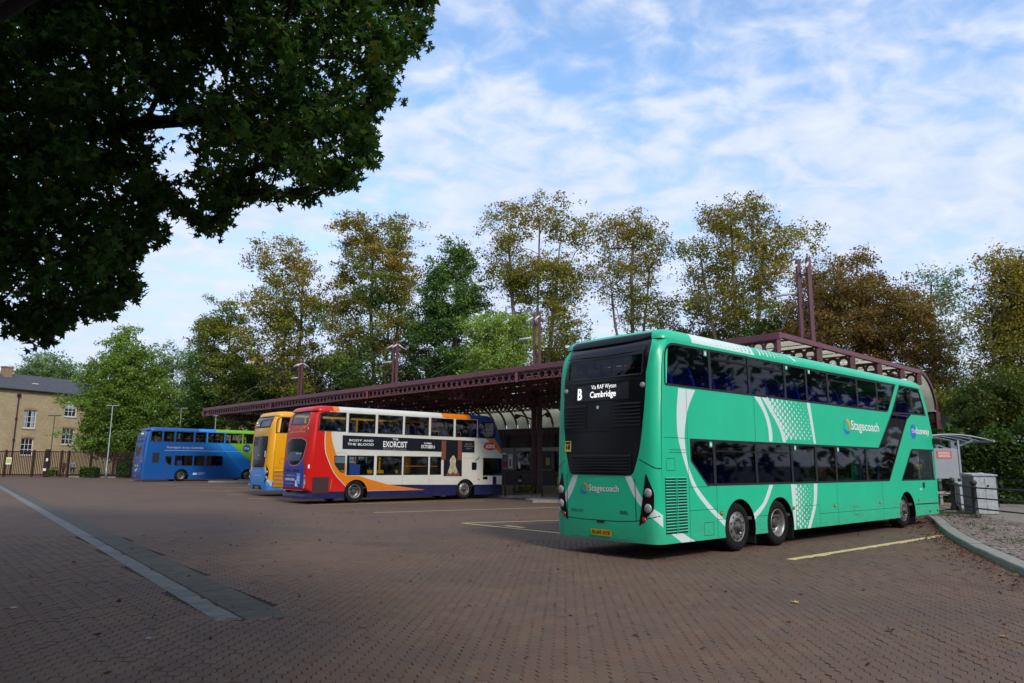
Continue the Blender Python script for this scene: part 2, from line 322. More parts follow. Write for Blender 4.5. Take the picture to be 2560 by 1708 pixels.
def slab_pieces(name, items, mats, parent, own=300, zt=0, depth=.012, kindname='pavers'):
    """items: (outline points, z, tone, tilt x, tilt y, cx, cy); the nearest become objects of their own, the rest one mesh"""
    items.sort(key=lambda t: math.hypot(t[5], t[6]))
    inview = [t for t in items if t[6] > 0 and abs(t[5] / t[6]) < .73 and t[6] > 5.0]
    ownset = set(id(t) for t in inview[:own])
    def geo(lst):
        V, Fc, T = [], [], []
        for (P, z, tone, tx, ty, cx, cy) in lst:
            o = len(V); n = len(P)
            top = [(x, y, z + tx * (x - cx) + ty * (y - cy)) for x, y in P]
            ins = [(cx + (x - cx) * .955, cy + (y - cy) * .955, zz) for x, y, zz in top]
            V += ins + [(x, y, zz - .0035) for x, y, zz in top] + [(x, y, zt - depth) for x, y in P]
            Fc.append(tuple(range(o, o + n))); T.append(tone)
            for r in (0, n):
                for i in range(n): Fc.append((o + r + i, o + r + n + i, o + r + n + (i + 1) % n, o + r + (i + 1) % n)); T.append(tone)
        return V, Fc, T
    def mk(nm, lst):
        V, Fc, T = geo(lst); me = bpy.data.meshes.new(nm); me.from_pydata(V, [], Fc)
        me.materials.append(mats); a = me.attributes.new('tone', 'FLOAT', 'FACE'); a.data.foreach_set('value', T); me.update()
        return link(nm, me, parent)
    for t in items:
        if id(t) in ownset: mk(name, [t])
    rest = [t for t in items if id(t) not in ownset]
    if rest: mk(name + '_field', rest)['kind'] = 'stuff'
rng = random.Random(3)
items = []
ca, sa = math.cos(PAVE_ROT), math.sin(PAVE_ROT); W_, L_ = .12, .24; A_ = .017
for j in range(-130, 130):
    for i in range(0, 90):
        a0 = j * W_; b0 = 3.2 + i * L_ + (j % 2) * L_ / 2
        ac, bc = a0 + W_ / 2, b0 + L_ / 2; cx, cy = ac * ca + bc * sa, -ac * sa + bc * ca
        if not pip(cx, cy, NEAR) or in_drain(cx, cy) or cx > kerb_x(cy) + .12: continue
        gl = .0022 + rng.random() * .0035; gs = .0022 + rng.random() * .001; z = rng.gauss(0, .0016)
        zz = [(0, 0), (.03, A_), (.09, -A_), (.15, A_), (.21, -A_), (.24, 0)]
        P = [(a0 + W_ - gl + o, b0 + min(max(b, gs), L_ - gs)) for b, o in zz] + [(a0 + gl + o, b0 + min(max(b, gs), L_ - gs)) for b, o in zz[::-1]]
        P = [(x * ca + y * sa, -x * sa + y * ca) for x, y in P]
        items.append((P, z, rng.random(), rng.gauss(0, .012), rng.gauss(0, .008), cx, cy))
slab_pieces('paver', items, M_PAVER, yard)
# grey drain: a smooth channel and two courses of grey blocks beside it
def stone_mat(name, cols, sc=160, dust=0):
    m = bpy.data.materials.new(name); m.use_nodes = True; nt = m.node_tree; N = nt.nodes.new; L = nt.links.new
    b = nt.nodes['Principled BSDF']; b.inputs['Roughness'].default_value = .85; b.inputs['Specular IOR Level'].default_value = .25
    a = N('ShaderNodeAttribute'); a.attribute_name = 'tone'; rp = N('ShaderNodeValToRGB')
    rp.color_ramp.elements[0].color = (*cols[0], 1); rp.color_ramp.elements[1].color = (*cols[-1], 1)
    for k, c in enumerate(cols[1:-1]): e = rp.color_ramp.elements.new((k + 1) / (len(cols) - 1)); e.color = (*c, 1)
    L(a.outputs['Fac'], rp.inputs[0]); geo = N('ShaderNodeNewGeometry')
    n = N('ShaderNodeTexNoise'); n.inputs['Scale'].default_value = 2.2; n.inputs['Detail'].default_value = 8; L(geo.outputs['Position'], n.inputs['Vector'])
    r = N('ShaderNodeMapRange'); r.inputs['From Min'].default_value = .42; r.inputs['From Max'].default_value = .72; r.inputs['To Max'].default_value = .5 + dust; L(n.outputs[0], r.inputs[0])
    x = N('ShaderNodeMix'); x.data_type = 'RGBA'; L(r.outputs[0], x.inputs['Factor']); L(rp.outputs[0], x.inputs[6]); x.inputs[7].default_value = (*[c * (1.5 if dust else .7) for c in cols[0]], 1)
    L(x.outputs[2], b.inputs['Base Color'])
    nb = N('ShaderNodeTexNoise'); nb.inputs['Scale'].default_value = sc; L(geo.outputs['Position'], nb.inputs['Vector']); bp = N('ShaderNodeBump'); bp.inputs['Strength'].default_value = .3; bp.inputs['Distance'].default_value = .004; L(nb.outputs[0], bp.inputs['Height']); L(bp.outputs[0], b.inputs['Normal'])
    return m
M_DRAIN = stone_mat('drain_block', [(.092, .083, .064), (.108, .096, .073), (.080, .073, .058), (.10, .09, .07)]); M_CHAN = stone_mat('drain_channel', [(.145, .136, .12), (.16, .15, .132), (.13, .122, .11)], dust=.3)
drain = empty('drain_strip', (0, 0, 0), kind='structure')
def strip_sheet(nm, a0, a1, b0, b1, z, m, p):
    q = [drain_xy(a0, b0), drain_xy(a1, b0), drain_xy(a1, b1), drain_xy(a0, b1)]
    MB().add([(*t, z) for t in q], [(0, 1, 2, 3)]).build(nm, m, p)
strip_sheet('joint_bed', -.2, 14, -.33, .52, -.0125, M_SAND, drain)
for b0, b1, m, pitch, nm in [(-.28, .0, M_CHAN, .30, 'channel_block'), (.022, .25, M_DRAIN, .105, 'drain_block'), (.258, .48, M_DRAIN, .105, 'drain_block')]:
    its = []; a = 0
    while a < 11:
        st = -.35 * (b0 + b1) / 2; P = [tuple(drain_xy(a + st + .0015, b0)), tuple(drain_xy(a + st + pitch - .0025, b0)), tuple(drain_xy(a + st + pitch - .0025, b1)), tuple(drain_xy(a + st + .0015, b1))][::-1]
        c = drain_xy(a + st + pitch / 2, (b0 + b1) / 2)
        slope = (-.05 if b0 < 0 else .04); t = DR_N * slope
        its.append((P, -.004 + rng.gauss(0, .0012), rng.random(), t.x + rng.gauss(0, .004), t.y + rng.gauss(0, .004), c.x, c.y)); a += pitch
    slab_pieces(nm, its, m, drain, own=60)
def far_strip(nm, b0, b1, m):
    me = MB().add([(*drain_xy(10.8, b0), .0), (*drain_xy(62, b0), .0), (*drain_xy(62, b1), .0), (*drain_xy(10.8, b1), .0)], [(0, 1, 2, 3)]).build(nm, m, drain)
    a = me.data.attributes.new('tone', 'FLOAT', 'FACE'); a.data.foreach_set('value', [.5])
far_strip('channel', -.28, .0, M_CHAN); far_strip('block_course', .022, .48, M_DRAIN)
# ------------------------------------------------------------------ painted bay lines
def line_material():
    m = bpy.data.materials.new('yellow_line'); m.use_nodes = True; nt = m.node_tree; N = nt.nodes.new; L = nt.links.new; b = nt.nodes['Principled BSDF']
    b.inputs['Base Color'].default_value = (.50, .38, .13, 1); b.inputs['Roughness'].default_value = .8
    geo = N('ShaderNodeNewGeometry'); n = N('ShaderNodeTexNoise'); n.inputs['Scale'].default_value = 11; n.inputs['Detail'].default_value = 8; n.inputs['Roughness'].default_value = .7; L(geo.outputs['Position'], n.inputs['Vector'])
    r = N('ShaderNodeValToRGB'); r.color_ramp.elements[0].position = .34; r.color_ramp.elements[0].color = (.19, .135, .085, 1); r.color_ramp.elements[1].position = .44; r.color_ramp.elements[1].color = (.62, .49, .21, 1); L(n.outputs[0], r.inputs[0]); L(r.outputs[0], b.inputs['Base Color'])
    return m
M_LINE = line_material()
def bay_line(p0, p1, w=.1, label=None, z=.006, teeth=0):
    p0, p1 = Vector(p0), Vector(p1); d = (p1 - p0).normalized(); n = Vector((-d.y, d.x)) * w / 2; L = (p1 - p0).length
    mb = MB(); k = max(2, int(L / .12)); lo, hi = [], []
    for i in range(k + 1):
        q = p0 + (p1 - p0) * (i / k); j = rng.random()
        lo.append(q - n * (1 + (teeth * (j > .5) * rng.random()))); hi.append(q + n * (1 + .1 * rng.random()))
    for i in range(k):
        mb.add([(*lo[i], z), (*lo[i + 1], z), (*hi[i + 1], z), (*hi[i], z)], [(0, 1, 2, 3)])
    return tag(mb.build('bay_line', M_LINE), label, 'road marking', 'yellow bay lines painted on the yard', 'structure')
bay_line((5.12, 13.68), (11.0, 18.75), .16, 'broken yellow line between the green bus and the kerb', teeth=.9)
bay_line((-4.7, 25.4), (1.9, 29.3), .12, 'long yellow bay line in front of the white bus ad side')
bay_line((-1.4, 21.3), (2.4, 23.0), .12, 'yellow line of the triangle left of the green bus, far side')
bay_line((-1.4, 21.3), (2.6, 17.0), .12, 'yellow line of the triangle left of the green bus, near side')
bay_line((-8.03, 29.6), (-1.2, 34.0), .11, 'yellow bay line beside the wheels of the red and white bus')
bay_line((-.15, 20.5), (.35, 19.9), .22, 'short yellow bar in the triangle left of the green bus', z=.010)
bay_line((1.6, 19.0), (2.0, 18.4), .22, 'short yellow bar under the rear of the green bus', z=.010)
for p0, p1, s in [((-34.1, 65.5), (-30.3, 60.2), 'curved yellow line behind the tail of the blue bus'), ((-30.3, 60.15), (-23, 63.9), 'yellow bay line just under the blue bus'), ((-26, 53.9), (-21.0, 54.2), 'yellow bay line next in front of the blue bus'),
                  ((-22.4, 49.1), (-15.5, 48.6), 'yellow bay line second in front of the blue bus'), ((-18.3, 43.3), (-13.2, 43.2), 'yellow bay line behind the yellow bus'), ((-14.8, 38.4), (-11.0, 38.5), 'yellow bay line beside the yellow bus'), ((-12.2, 34.2), (-9.0, 35.6), 'yellow bay line between the yellow and the red bus')]:
    bay_line(p0, p1, .13, s)
# ================================================================== PAVEMENT ON THE RIGHT
M_KERB = mat('kerb_stone', (.29, .265, .225), .8, var=.18, vscale=6, bump=.3, bscale=90, dirt=.5, dirtcol=(.16, .15, .12))
M_SETT = stone_mat('sett', [(.22, .165, .14), (.27, .21, .18), (.18, .135, .12), (.29, .25, .22), (.20, .145, .12)], 120)
M_TARMAC = mat('path_slab', (.24, .205, .165), .9, var=.2, vscale=5, bump=.3, bscale=120, dirt=.35)
pave = empty('pavement', kind='structure')
def offs(poly, d):
    out = []
    for i, p in enumerate(poly):
        a = Vector(poly[max(i - 1, 0)]); b = Vector(poly[min(i + 1, len(poly) - 1)]); t = (b - a).normalized(); out.append((p[0] + t.y * d, p[1] - t.x * d))
    return out
KI = offs(KERB, .30)
base_poly = [(p[0] - .0, p[1]) for p in offs(KERB, .15)] + [(30, 27.6), (30, 3.0)]
MB().add([(x, y, .085) for x, y in base_poly], [tuple(range(len(base_poly)))[::-1]]).build('pavement_bed', M_SAND, pave)
# kerb stones, one by one
def resample(poly, step):
    out = []; acc = 0
    for (x0, y0), (x1, y1) in zip(poly, poly[1:]):
        L = math.hypot(x1 - x0, y1 - y0)
        while acc <= L: out.append((x0 + (x1 - x0) * acc / L, y0 + (y1 - y0) * acc / L)); acc += step
        acc -= L
    return out
ko = resample(KERB, .9)
kerb = empty('kerb', (KERB[4][0], KERB[4][1], 0), kind='structure')
for p, q in zip(ko, ko[1:]):
    p, q = Vector(p), Vector(q); d = (q - p).normalized(); n = Vector((d.y, -d.x)); a = p + d * .004; b = q - d * .004; h = .118 + rng.gauss(0, .004)
    vs = [(*a, -.03), (*b, -.03), (*(b + n * .3), -.03), (*(a + n * .3), -.03), (*(a + n * .012), h - .025), (*(b + n * .012), h - .025), (*(b + n * .03), h), (*(a + n * .03), h), (*(b + n * .3), h), (*(a + n * .3), h)]
    fs = [(0, 1, 5, 4), (4, 5, 6, 7), (7, 6, 8, 9), (2, 3, 9, 8), (0, 4, 7, 9, 3), (1, 2, 8, 6, 5)]
    o = MB().add([(x - kerb.location.x, y - kerb.location.y, z) for x, y, z in vs], fs).build('kerb_stone', M_KERB, kerb)
# setts between kerb and railing
def rail_x(y):
    return 14.62 + (y - 20.6) * .035 if y < 23.4 else 14.75 + (y - 23.4) * .45
its = []; y = 5.0; row = 0
while y < 25.2:
    x = kerb_x(y) + .36 + (row % 2) * .06
    while x < min(rail_x(y) + .35, kerb_x(y) + 6.5):
        w = .105 + rng.random() * .05; d = .095 + rng.random() * .02
        P = rnd([(x, y), (x + w, y + rng.gauss(0, .006)), (x + w + rng.gauss(0, .005), y + d), (x, y + d)], .018, 1)
        its.append((P, .118 + rng.gauss(0, .005), rng.random(), rng.gauss(0, .05), rng.gauss(0, .05), x + w / 2, y + d / 2)); x += w + .013
    y += .118; row += 1
slab_pieces('sett', its, M_SETT, pave, own=300, zt=.118, depth=.03)
# slabs of the path behind the railing
ys = 17.0
while ys < 31:
    x = rail_x(ys) + .45
    while x < 30:
        w = 1.2 + rng.random() * .2
        MB().bx(x, x + w - .012, ys, ys + .888, .03, .112 + rng.gauss(0, .002)).build('paving_slab', M_TARMAC, pave); x += w
    ys += .9
MB().add([(9.5, 30.9, .108), (40, 26, .108), (40, 60, .108), (9.5, 60, .108)], [(0, 1, 2, 3)]).build('far_path', M_TARMAC, pave)
# ------------------------------------------------------------------ railing
M_IRON = mat('black_iron', (.022, .021, .022), .5, var=.3, vscale=20, bump=.1)
rl = empty('railing', (14.75, 23.4, .11), label='black iron post and rail barrier in front of the grey cabinet', cat='railing')
RP = [Vector((14.6, 18.9)), Vector((14.75, 23.4)), Vector((16.72, 27.8)), Vector((18.6, 32.0))]
for p in RP:
    q = p - Vector((14.75, 23.4)); m = MB()
    m.lathe([(0, -.06), (.13, -.06), (.13, .10), (.10, .14), (.085, .16), (.072, .9), (.085, .92), (.085, .97), (.06, .99), (.072, 1.02), (.10, 1.07), (.105, 1.11), (.08, 1.16), (.03, 1.19), (0, 1.195)], 16, (q.x, q.y, 0), 2)
    smooth_by_angle(m.build('post', M_IRON, rl), 50)
for p, q in zip(RP, RP[1:]):
    for z in (.30, .62, .94):
        a = p - Vector((14.75, 23.4)); b = q - Vector((14.75, 23.4)); MB().tube([(a.x, a.y, z), ((a.x + b.x) / 2, (a.y + b.y) / 2, z - .012), (b.x, b.y, z)], .022, 8).build('rail', M_IRON, rl, True)
# second railing run far right, half hidden by the hedge
rl2 = empty('railing', (20.6, 29.6, .11), label='thin black railing along the foot of the hedge', cat='railing')
for k in range(5):
    MB().tube([(k * 1.6 - 1, -.55 * k, 0), (k * 1.6 - 1, -.55 * k, 1.15)], .03, 8).build('post', M_IRON, rl2, True)
for z in (.35, .72, 1.08): MB().tube([(-1, 0, z), (5.4, -2.2, z)], .018, 6).build('rail', M_IRON, rl2, True)
# ------------------------------------------------------------------ street cabinets
M_GALV = mat('galvanised', (.44, .46, .47), .55, metal=.25, var=.22, vscale=7, bump=.1, bscale=30, dirt=.35, dirtcol=(.25, .26, .25)); M_CABG = mat('cabinet_shade_green', (.16, .20, .195), .6, var=.2, vscale=3, dirt=.3); M_DARK = mat('dark_gap', (.01, .01, .01), .8)
def cabinet(x, y, rz, w, d, h, label, small=False):
    t = empty('street_cabinet', (x, y, .11), rz, label, 'cabinet', 'grey steel cabinets behind the railing')
    MB().bx(0, w, 0, d, .06, h).build('body', M_GALV if not small else M_GALV, t, bevel=.008)
    MB().bx(-.012, -.004, .05, d - .05, .1, h - .05).build('side_panel', M_CABG if not small else M_GALV, t, bevel=.003)  # left face painted darker green, as turned from the sun
    MB().bx(.02, w - .02, .03, d - .03, 0, .06).build('plinth', mat('concrete', (.3, .29, .27), .9, var=.15), t)
    MB().add([(-.045, -.045, h + .002), (w + .045, -.045, h + .002), (w + .045, d + .045, h + .002), (-.045, d + .045, h + .002), (-.045, -.045, h + .045), (w + .045, -.045, h + .045), (w + .03, d + .03, h + .085), (-.03, d + .03, h + .085)],
             [(3, 2, 1, 0), (0, 1, 5, 4), (1, 2, 6, 5), (2, 3, 7, 6), (3, 0, 4, 7), (4, 5, 6, 7)]).build('lid', M_GALV, t)
    if not small:
        for k in (1,): MB().bx(w / 2 - .003, w / 2 + .003, -.006, -.002, .12, h - .08).build('door_gap', M_DARK, t)
        MB().tube([(w / 2 + .08, -.004, h * .75), (w / 2 + .08, -.03, h * .75)], .03, 10).build('lock', M_DARK, t)
        MB().bx(w * .25, w * .45, -.02, .1, h + .09, h + .10).build('white_paper', mat('paper', (.8, .8, .8)), t)
cabinet(15.5, 24.55, R(-14), .66, 1.15, 1.30, 'tall pale grey steel cabinet with sloping lid behind the black railing')
cabinet(16.75, 27.4, R(-14), .40, .5, .95, 'smaller grey cabinet between the tall cabinet and the shelter', True)
# ------------------------------------------------------------------ passenger shelter
M_ALU = mat('shelter_alu', (.36, .37, .39), .4, metal=.3, var=.06); M_RGLASS = glass('roof_glass', (.55, .65, .80)); M_RED = mat('sign_red', (.55, .10, .08), .5); M_BOARD = mat('notice_board', (.30, .315, .33), .5, var=.06)
sh = empty('passenger_shelter', (17.9, 30.0, .11), label='grey bus shelter with curved blue glass roof at the right', cat='shelter')
def arc_roof(x0, x1, y0, y1, z0, sag):
    g = []
    for i in range(9):
        t = i / 8; g.append((x0 + (x1 - x0) * t, z0 + sag * math.sin(math.pi * (.12 + .76 * t)) - sag * math.sin(math.pi * .12)))
    return g
prof = arc_roof(-1.9, 1.55, 0, 0, 2.62, .42)
for k in range(4):
    y = -.7 + k * .75; MB().tube([(x, y, z) for x, z in prof], .03, 6).build('roof_rib', M_ALU, sh, True)
for k in range(3):
    y0 = -.7 + k * .75; MB().add([(x, y0 + dy, z) for x, z in prof for dy in (.02, .73)], [(2 * i, 2 * i + 1, 2 * i + 3, 2 * i + 2) for i in range(8)]).build('roof_pane', M_RGLASS, sh, True)
for x, z in (prof[0], prof[-1]): MB().beam((x, -.75, z), (x, 1.6, z), .07, .09).build('gutter', M_ALU, sh)
for x, y, w in ((.2, -.55, .07), (.45, .3, .16), (-1.5, -.55, .07), (.45, 1.4, .12)): MB().bx(x - w / 2, x + w / 2, y - w / 2, y + w / 2, 0, 2.65).build('post', M_ALU, sh)
for sg in (-1, 1): MB().beam((.35, .3, 2.3), (.35 + sg * 1.0, .3, 2.68), .05, .07).build('brace', M_ALU, sh)
pn = MB().bx(-1.55, .14, -.58, -.52, 1.12, 2.32).build('notice_board', M_BOARD, sh, bevel=.01)
MB().bx(-.72, -.12, -.59, -.582, 1.92, 2.22).build('red_sign', M_RED, pn)
mb = MB()
for k in range(4): mb.bx(-.66, -.2 + .03 * (k % 2), -.593, -.591, 2.155 - k * .06, 2.175 - k * .06)
mb.build('sign_lettering', mat('white_paint', (.8, .8, .78)), pn)
MB().bx(-1.5, .12, -.56, -.54, .5, 1.02).build('lower_glass', glass('shelter_glass', (.55, .6, .6)), sh); MB().bx(-1.5, .12, -.57, -.53, .52, .62).build('rail', M_ALU, sh)
MB().bx(-1.4, .1, .3, .75, .42, .47).build('seat', mat('bench_wood', (.25, .15, .08), .7, var=.2), sh); MB().bx(-1.3, -1.1, .5, .6, .0, .42).build('seat_leg', M_ALU, sh)
MB().bx(-.35, -.1, .8, 1.0, 0, 1.0).build('timber_post', mat('bench_wood'), sh)
# ================================================================== STATION CANOPY
M_MAR = mat('maroon_steel', (.10, .027, .034), .45, var=.14, vscale=2.5, bump=.05, bscale=30, dirt=.35, dirtcol=(.05, .022, .022)); M_MARL = mat('maroon_fascia', (.155, .043, .055), .42, var=.12, vscale=1.5, dirt=.3, dirtcol=(.06, .02, .025))
def translucent(name, col, t=.5):
    m = bpy.data.materials.new(name); m.use_nodes = True; nt = m.node_tree; nt.nodes.clear(); N = nt.nodes.new; L = nt.links.new
    out = N('ShaderNodeOutputMaterial'); mx = N('ShaderNodeMixShader'); d = N('ShaderNodeBsdfDiffuse'); tr = N('ShaderNodeBsdfTranslucent')
    tc = N('ShaderNodeTexCoord'); n = N('ShaderNodeTexNoise'); n.inputs['Scale'].default_value = 1.2; n.inputs['Detail'].default_value = 6; L(tc.outputs['Object'], n.inputs['Vector'])
    r = N('ShaderNodeValToRGB'); r.color_ramp.elements[0].position = .35; r.color_ramp.elements[0].color = (*[c * .7 for c in col], 1); r.color_ramp.elements[1].position = .65; r.color_ramp.elements[1].color = (*col, 1); L(n.outputs[0], r.inputs[0])
    L(r.outputs[0], d.inputs[0]); L(r.outputs[0], tr.inputs[0]); mx.inputs[0].default_value = t; L(d.outputs[0], mx.inputs[1]); L(tr.outputs[0], mx.inputs[2]); L(mx.outputs[0], out.inputs[0]); return m
M_PANEL = translucent('cream_sheet', (.70, .66, .46), .6); M_STRIP = mat('daylight_strip_paint', (.62, .60, .50), .6); M_DECK = mat('roof_deck', (.045, .018, .02), .7, var=.2, vscale=2)
CC = Vector((8.76, 23.32, 0)); CT = Vector((-.686, .7275, 0)); CN = Vector((.7275, .686, 0)); CZ = Vector((0, 0, 1)); CL = 49.6; HC = 6.0
canopy = empty('station_canopy', CC, label='long maroon steel bus station canopy with pierced beams and masts', cat='canopy')
def cp(t, n, z): return CT * t + CN * n + CZ * z     # canopy local
def pierced(name, t0, t1, n, ztop, h, pitch=.42, hr=.135, lip=.05, matl=None, th=.03, along=None, parent=None, fl=.16):
    """a web plate with a row of round holes between two flanges"""
    al = along or (lambda s: cp(s, n, 0)); dirv = (al(1) - al(0)); sd = dirv.cross(CZ).normalized(); mb = MB(); k = max(1, int((t1 - t0) / pitch)); pt = (t1 - t0) / k; N8 = 12
    z0, z1 = ztop - h, ztop; zc = (z0 + z1) / 2; rh = min(hr, h / 2 - lip); rw = min(hr, pt * .40)
    for i in range(k):
        c = t0 + (i + .5) * pt; ring = [(c + rw * math.cos(2 * math.pi * j / N8), zc + rh * math.sin(2 * math.pi * j / N8)) for j in range(N8)]
        out = []
        for j in range(N8):
            a = 2 * math.pi * j / N8; x, y = math.cos(a), math.sin(a); s = 1 / max(abs(x), abs(y)); out.append((c + x * s * pt / 2, zc + y * s * h / 2))
        for off in (-th / 2, th / 2):
            mb.add([al(s) + CZ * z + sd * off for s, z in ring + out], [((j + 1) % N8, j, N8 + j, N8 + (j + 1) % N8) for j in range(N8)])
        mb.add([al(s) + CZ * z + sd * o for o in (-th / 2, th / 2) for s, z in ring], [(j, (j + 1) % N8, N8 + (j + 1) % N8, N8 + j) for j in range(N8)])
    for z in (z0 - .02, z1 + .02): mb.beam(al(t0) + CZ * z, al(t1) + CZ * z, fl, .04)
    return mb.build(name, matl or M_MAR, parent or canopy)
# front fascia: plain band over a pierced web, in four lengths with stiffeners
MB().beam(cp(-.1, -.05, HC - .11), cp(CL, -.05, HC - .11), .16, .22).build('fascia_band', M_MARL, canopy, bevel=.01)
for k in range(4):
    pierced('fascia_web', k * CL / 4 + .1, (k + 1) * CL / 4 - .1, 0, HC - .25, .36, .42, .15, .035, M_MARL, fl=.2)
    MB().beam(cp(k * CL / 4, -.06, HC - .24), cp(k * CL / 4, -.06, HC - .68), .12, .2).build('stiffener', M_MARL, canopy)
MB().beam(cp(CL, -.06, HC - .24), cp(CL, -.06, HC - .68), .12, .2).build('stiffener', M_MARL, canopy)
NB = [3.0, 5.9, 8.6, 11.2, 13.3]
for n in NB: pierced('roof_beam', .1, CL - .1, n, HC - .14, .46, .42, .15, .05)
# end frames
for t in (0, CL):
    MB().beam(cp(t, -.1, HC - .06), cp(t, 13.4, HC - .06), .14, .16).build('end_rail', M_MARL, canopy)
    for n in NB: MB().beam(cp(t, n, HC - .1), cp(t, n, HC - .66), .2, .14).build('stiffener', M_MAR, canopy)
# purlins and cream sheets
nseg = 20; ts = [CL * k / nseg for k in range(nseg + 1)]
allN = [0] + NB
for a, b in zip(ts, ts[1:]):
    MB().beam(cp(a, .0, HC + .0), cp(a, 13.3, HC + .0), .07, .10).build('purlin', M_MAR, canopy)
    for n0, n1 in zip(allN, allN[1:]):
        MB().add([cp(a + .04, n0 + .1, HC + .03), cp(b - .04, n0 + .1, HC + .03), cp(b - .04, n1 - .1, HC + .03), cp(a + .04, n1 - .1, HC + .03)], [(0, 1, 2, 3)]).build('roof_sheet', M_PANEL if a < 4 else M_DECK, canopy)
        if a >= 4:
            for q in (.3, .7): qq = n0 + (n1 - n0) * q; MB().add([cp(a + .06, qq - .09, HC + .028), cp(b - .06, qq - .09, HC + .028), cp(b - .06, qq + .09, HC + .028), cp(a + .06, qq + .09, HC + .028)], [(0, 1, 2, 3)]).build('daylight_strip', M_STRIP, canopy)  # opaque pale strips painted as daylight coming through the roof
        q = (n0 + n1) / 2; MB().beam(cp(a, q, HC - .0), cp(b, q, HC - .0), .05, .06).build('sheet_rail', M_MAR, canopy)
# curved back
NBK = 15.45; ZS = 4.25
def curve_pts(t, k=9, o=0):
    return [cp(t, 13.3 + (NBK - 13.3 - o) * math.sin(math.pi / 2 * i / k), ZS + (HC - ZS - o) * math.cos(math.pi / 2 * i / k)) for i in range(k + 1)]
nr = 40
for k in range(nr + 1):
    t = CL * k / nr; mb = MB(); c = curve_pts(t)
    for p, q in zip(c, c[1:]): mb.beam(p, q, .09, .14 if 0 < k < nr else .15)
    mb.build('curved_rib', M_MAR, canopy)
    if k < nr:
        c0, c1 = curve_pts(t + .06, 9, -.06), curve_pts(CL * (k + 1) / nr - .06, 9, -.06)
        MB().add([p for pr in zip(c0, c1) for p in pr], [(2 * i, 2 * i + 1, 2 * i + 3, 2 * i + 2) for i in range(9)]).build('curved_sheet', M_PANEL, canopy, True)
pierced('rear_beam', 0, CL, NBK, ZS - .03, .42, .42, .15, .04)
MB().beam(cp(0, NBK + .16, ZS - .22), cp(CL, NBK + .16, ZS - .22), .03, .5).build('rear_board', mat('rear_board', (.20, .19, .14), .8, var=.5, vscale=3), canopy)
MB().beam(cp(0, NBK - .1, ZS + .02), cp(CL, NBK - .1, ZS + .02), .3, .04).build('sill', mat('cream_paint', (.55, .53, .46), .6, var=.15, dirt=.4), canopy)
for t in (0, CL): MB().beam(cp(t, NBK, 0), cp(t, NBK, ZS), .18, .18).build('end_post', M_MAR, canopy)
# masts: each a pair of posts standing on the platform and rising through the roof
M_WHT = mat('white_metal', (.62, .63, .63), .5, var=.1); M_CABLE = mat('steel_rope', (.06, .055, .055), .5, metal=.3)
MASTS = [1.75, 17.2, 31.2, 45.2]
for t in MASTS:
    for s in (-.215, .215):
        MB().beam(cp(t + s, 6.1, 5.9), cp(t + s, 6.1, 10.15), .165, .165).build('mast_post', M_MAR, canopy, bevel=.012)
        MB().beam(cp(t + s, 6.1, 0), cp(t + s, 6.1, 5.9), .29, .29).build('column', M_MAR, canopy, bevel=.015)
    for z in (6.9, 8.2, 9.45): MB().beam(cp(t - .14, 6.1, z), cp(t + .14, 6.1, z), .10, .10).build('mast_rung', M_MAR, canopy)
    for s in (-.215, .215):
        for dt, dn in ((0, -6.0), (0, 6.4)):
            p0 = cp(t + s, 6.1, 9.95); p1 = cp(t + s + 1.6 * (1 if s > 0 else -1), 6.1 + dn, HC + .1); d = (p1 - p0).normalized()
            MB().tube([p0, p0 + d * .62], [.055, .03], 8).build('cable_socket', M_WHT, canopy, True); MB().tube([p0 + d * .6, p1], .014, 5).build('stay_cable', M_CABLE, canopy)
    MB().tube([cp(t + .3, 6.1, 8.75), cp(t + 1.2, 5.9, 8.72)], [.05, .07], 8).build('camera_arm', M_WHT, canopy, True)
    # shaded lanterns under the roof
    for s in (-1, 1):
        MB().tube([cp(t + s * .3, 6.0, 4.15), cp(t + s * .9, 5.8, 4.35), cp(t + s * 1.25, 5.7, 4.3)], [.04, .04, .16], 8).build('lantern', mat('lantern_grey', (.05, .05, .05), .5), canopy, True)
# cross girders between mast and fascia
for t in MASTS: 
    for s in (-.215, .215): pierced('cross_girder', .1, 13.2, 0, HC - .68, .42, .5, .14, .05, along=(lambda q, t=t, s=s: cp(t + s, q, 0)))
# ------------------------------------------------------------------ platform
M_PLAT = mat('platform_slabs', (.25, .20, .15), .85, var=.22, vscale=4, bump=.2, bscale=60, dirt=.4, dirtcol=(.12, .10, .075))
plat = empty('platform', CC, kind='structure')
front = []
t = CL
bays = [52, 44.2, 36.2, 28.6, 20.6, 14.4, 7.0]
PTS = [(54, 5.0)]
for b0, b1 in zip(bays, bays[1:]): PTS += [(b0 - .6, 3.9), (b0 - 1.2, 1.3), (b0 - 2.2, .8), (b0 - 3.0, 1.6), (b1 + .6, 4.2)]
PTS += [(6.6, 4.2), (5, 3.2), (1.2, 3.6), (-2, 5.0), (-2.0, 16.3), (54, 16.3)]
o = panel('platform_slab', PTS, M_PLAT, lambda a, b: cp(a, b, .12), plat)
mb = MB()
for a, b in zip(PTS[:-2], PTS[1:-2]): mb.add([cp(a[0], a[1], -.02), cp(b[0], b[1], -.02), cp(b[0], b[1], .121), cp(a[0], a[1], .121)], [(0, 1, 2, 3)])
mb.build('platform_kerb', M_KERB, plat)
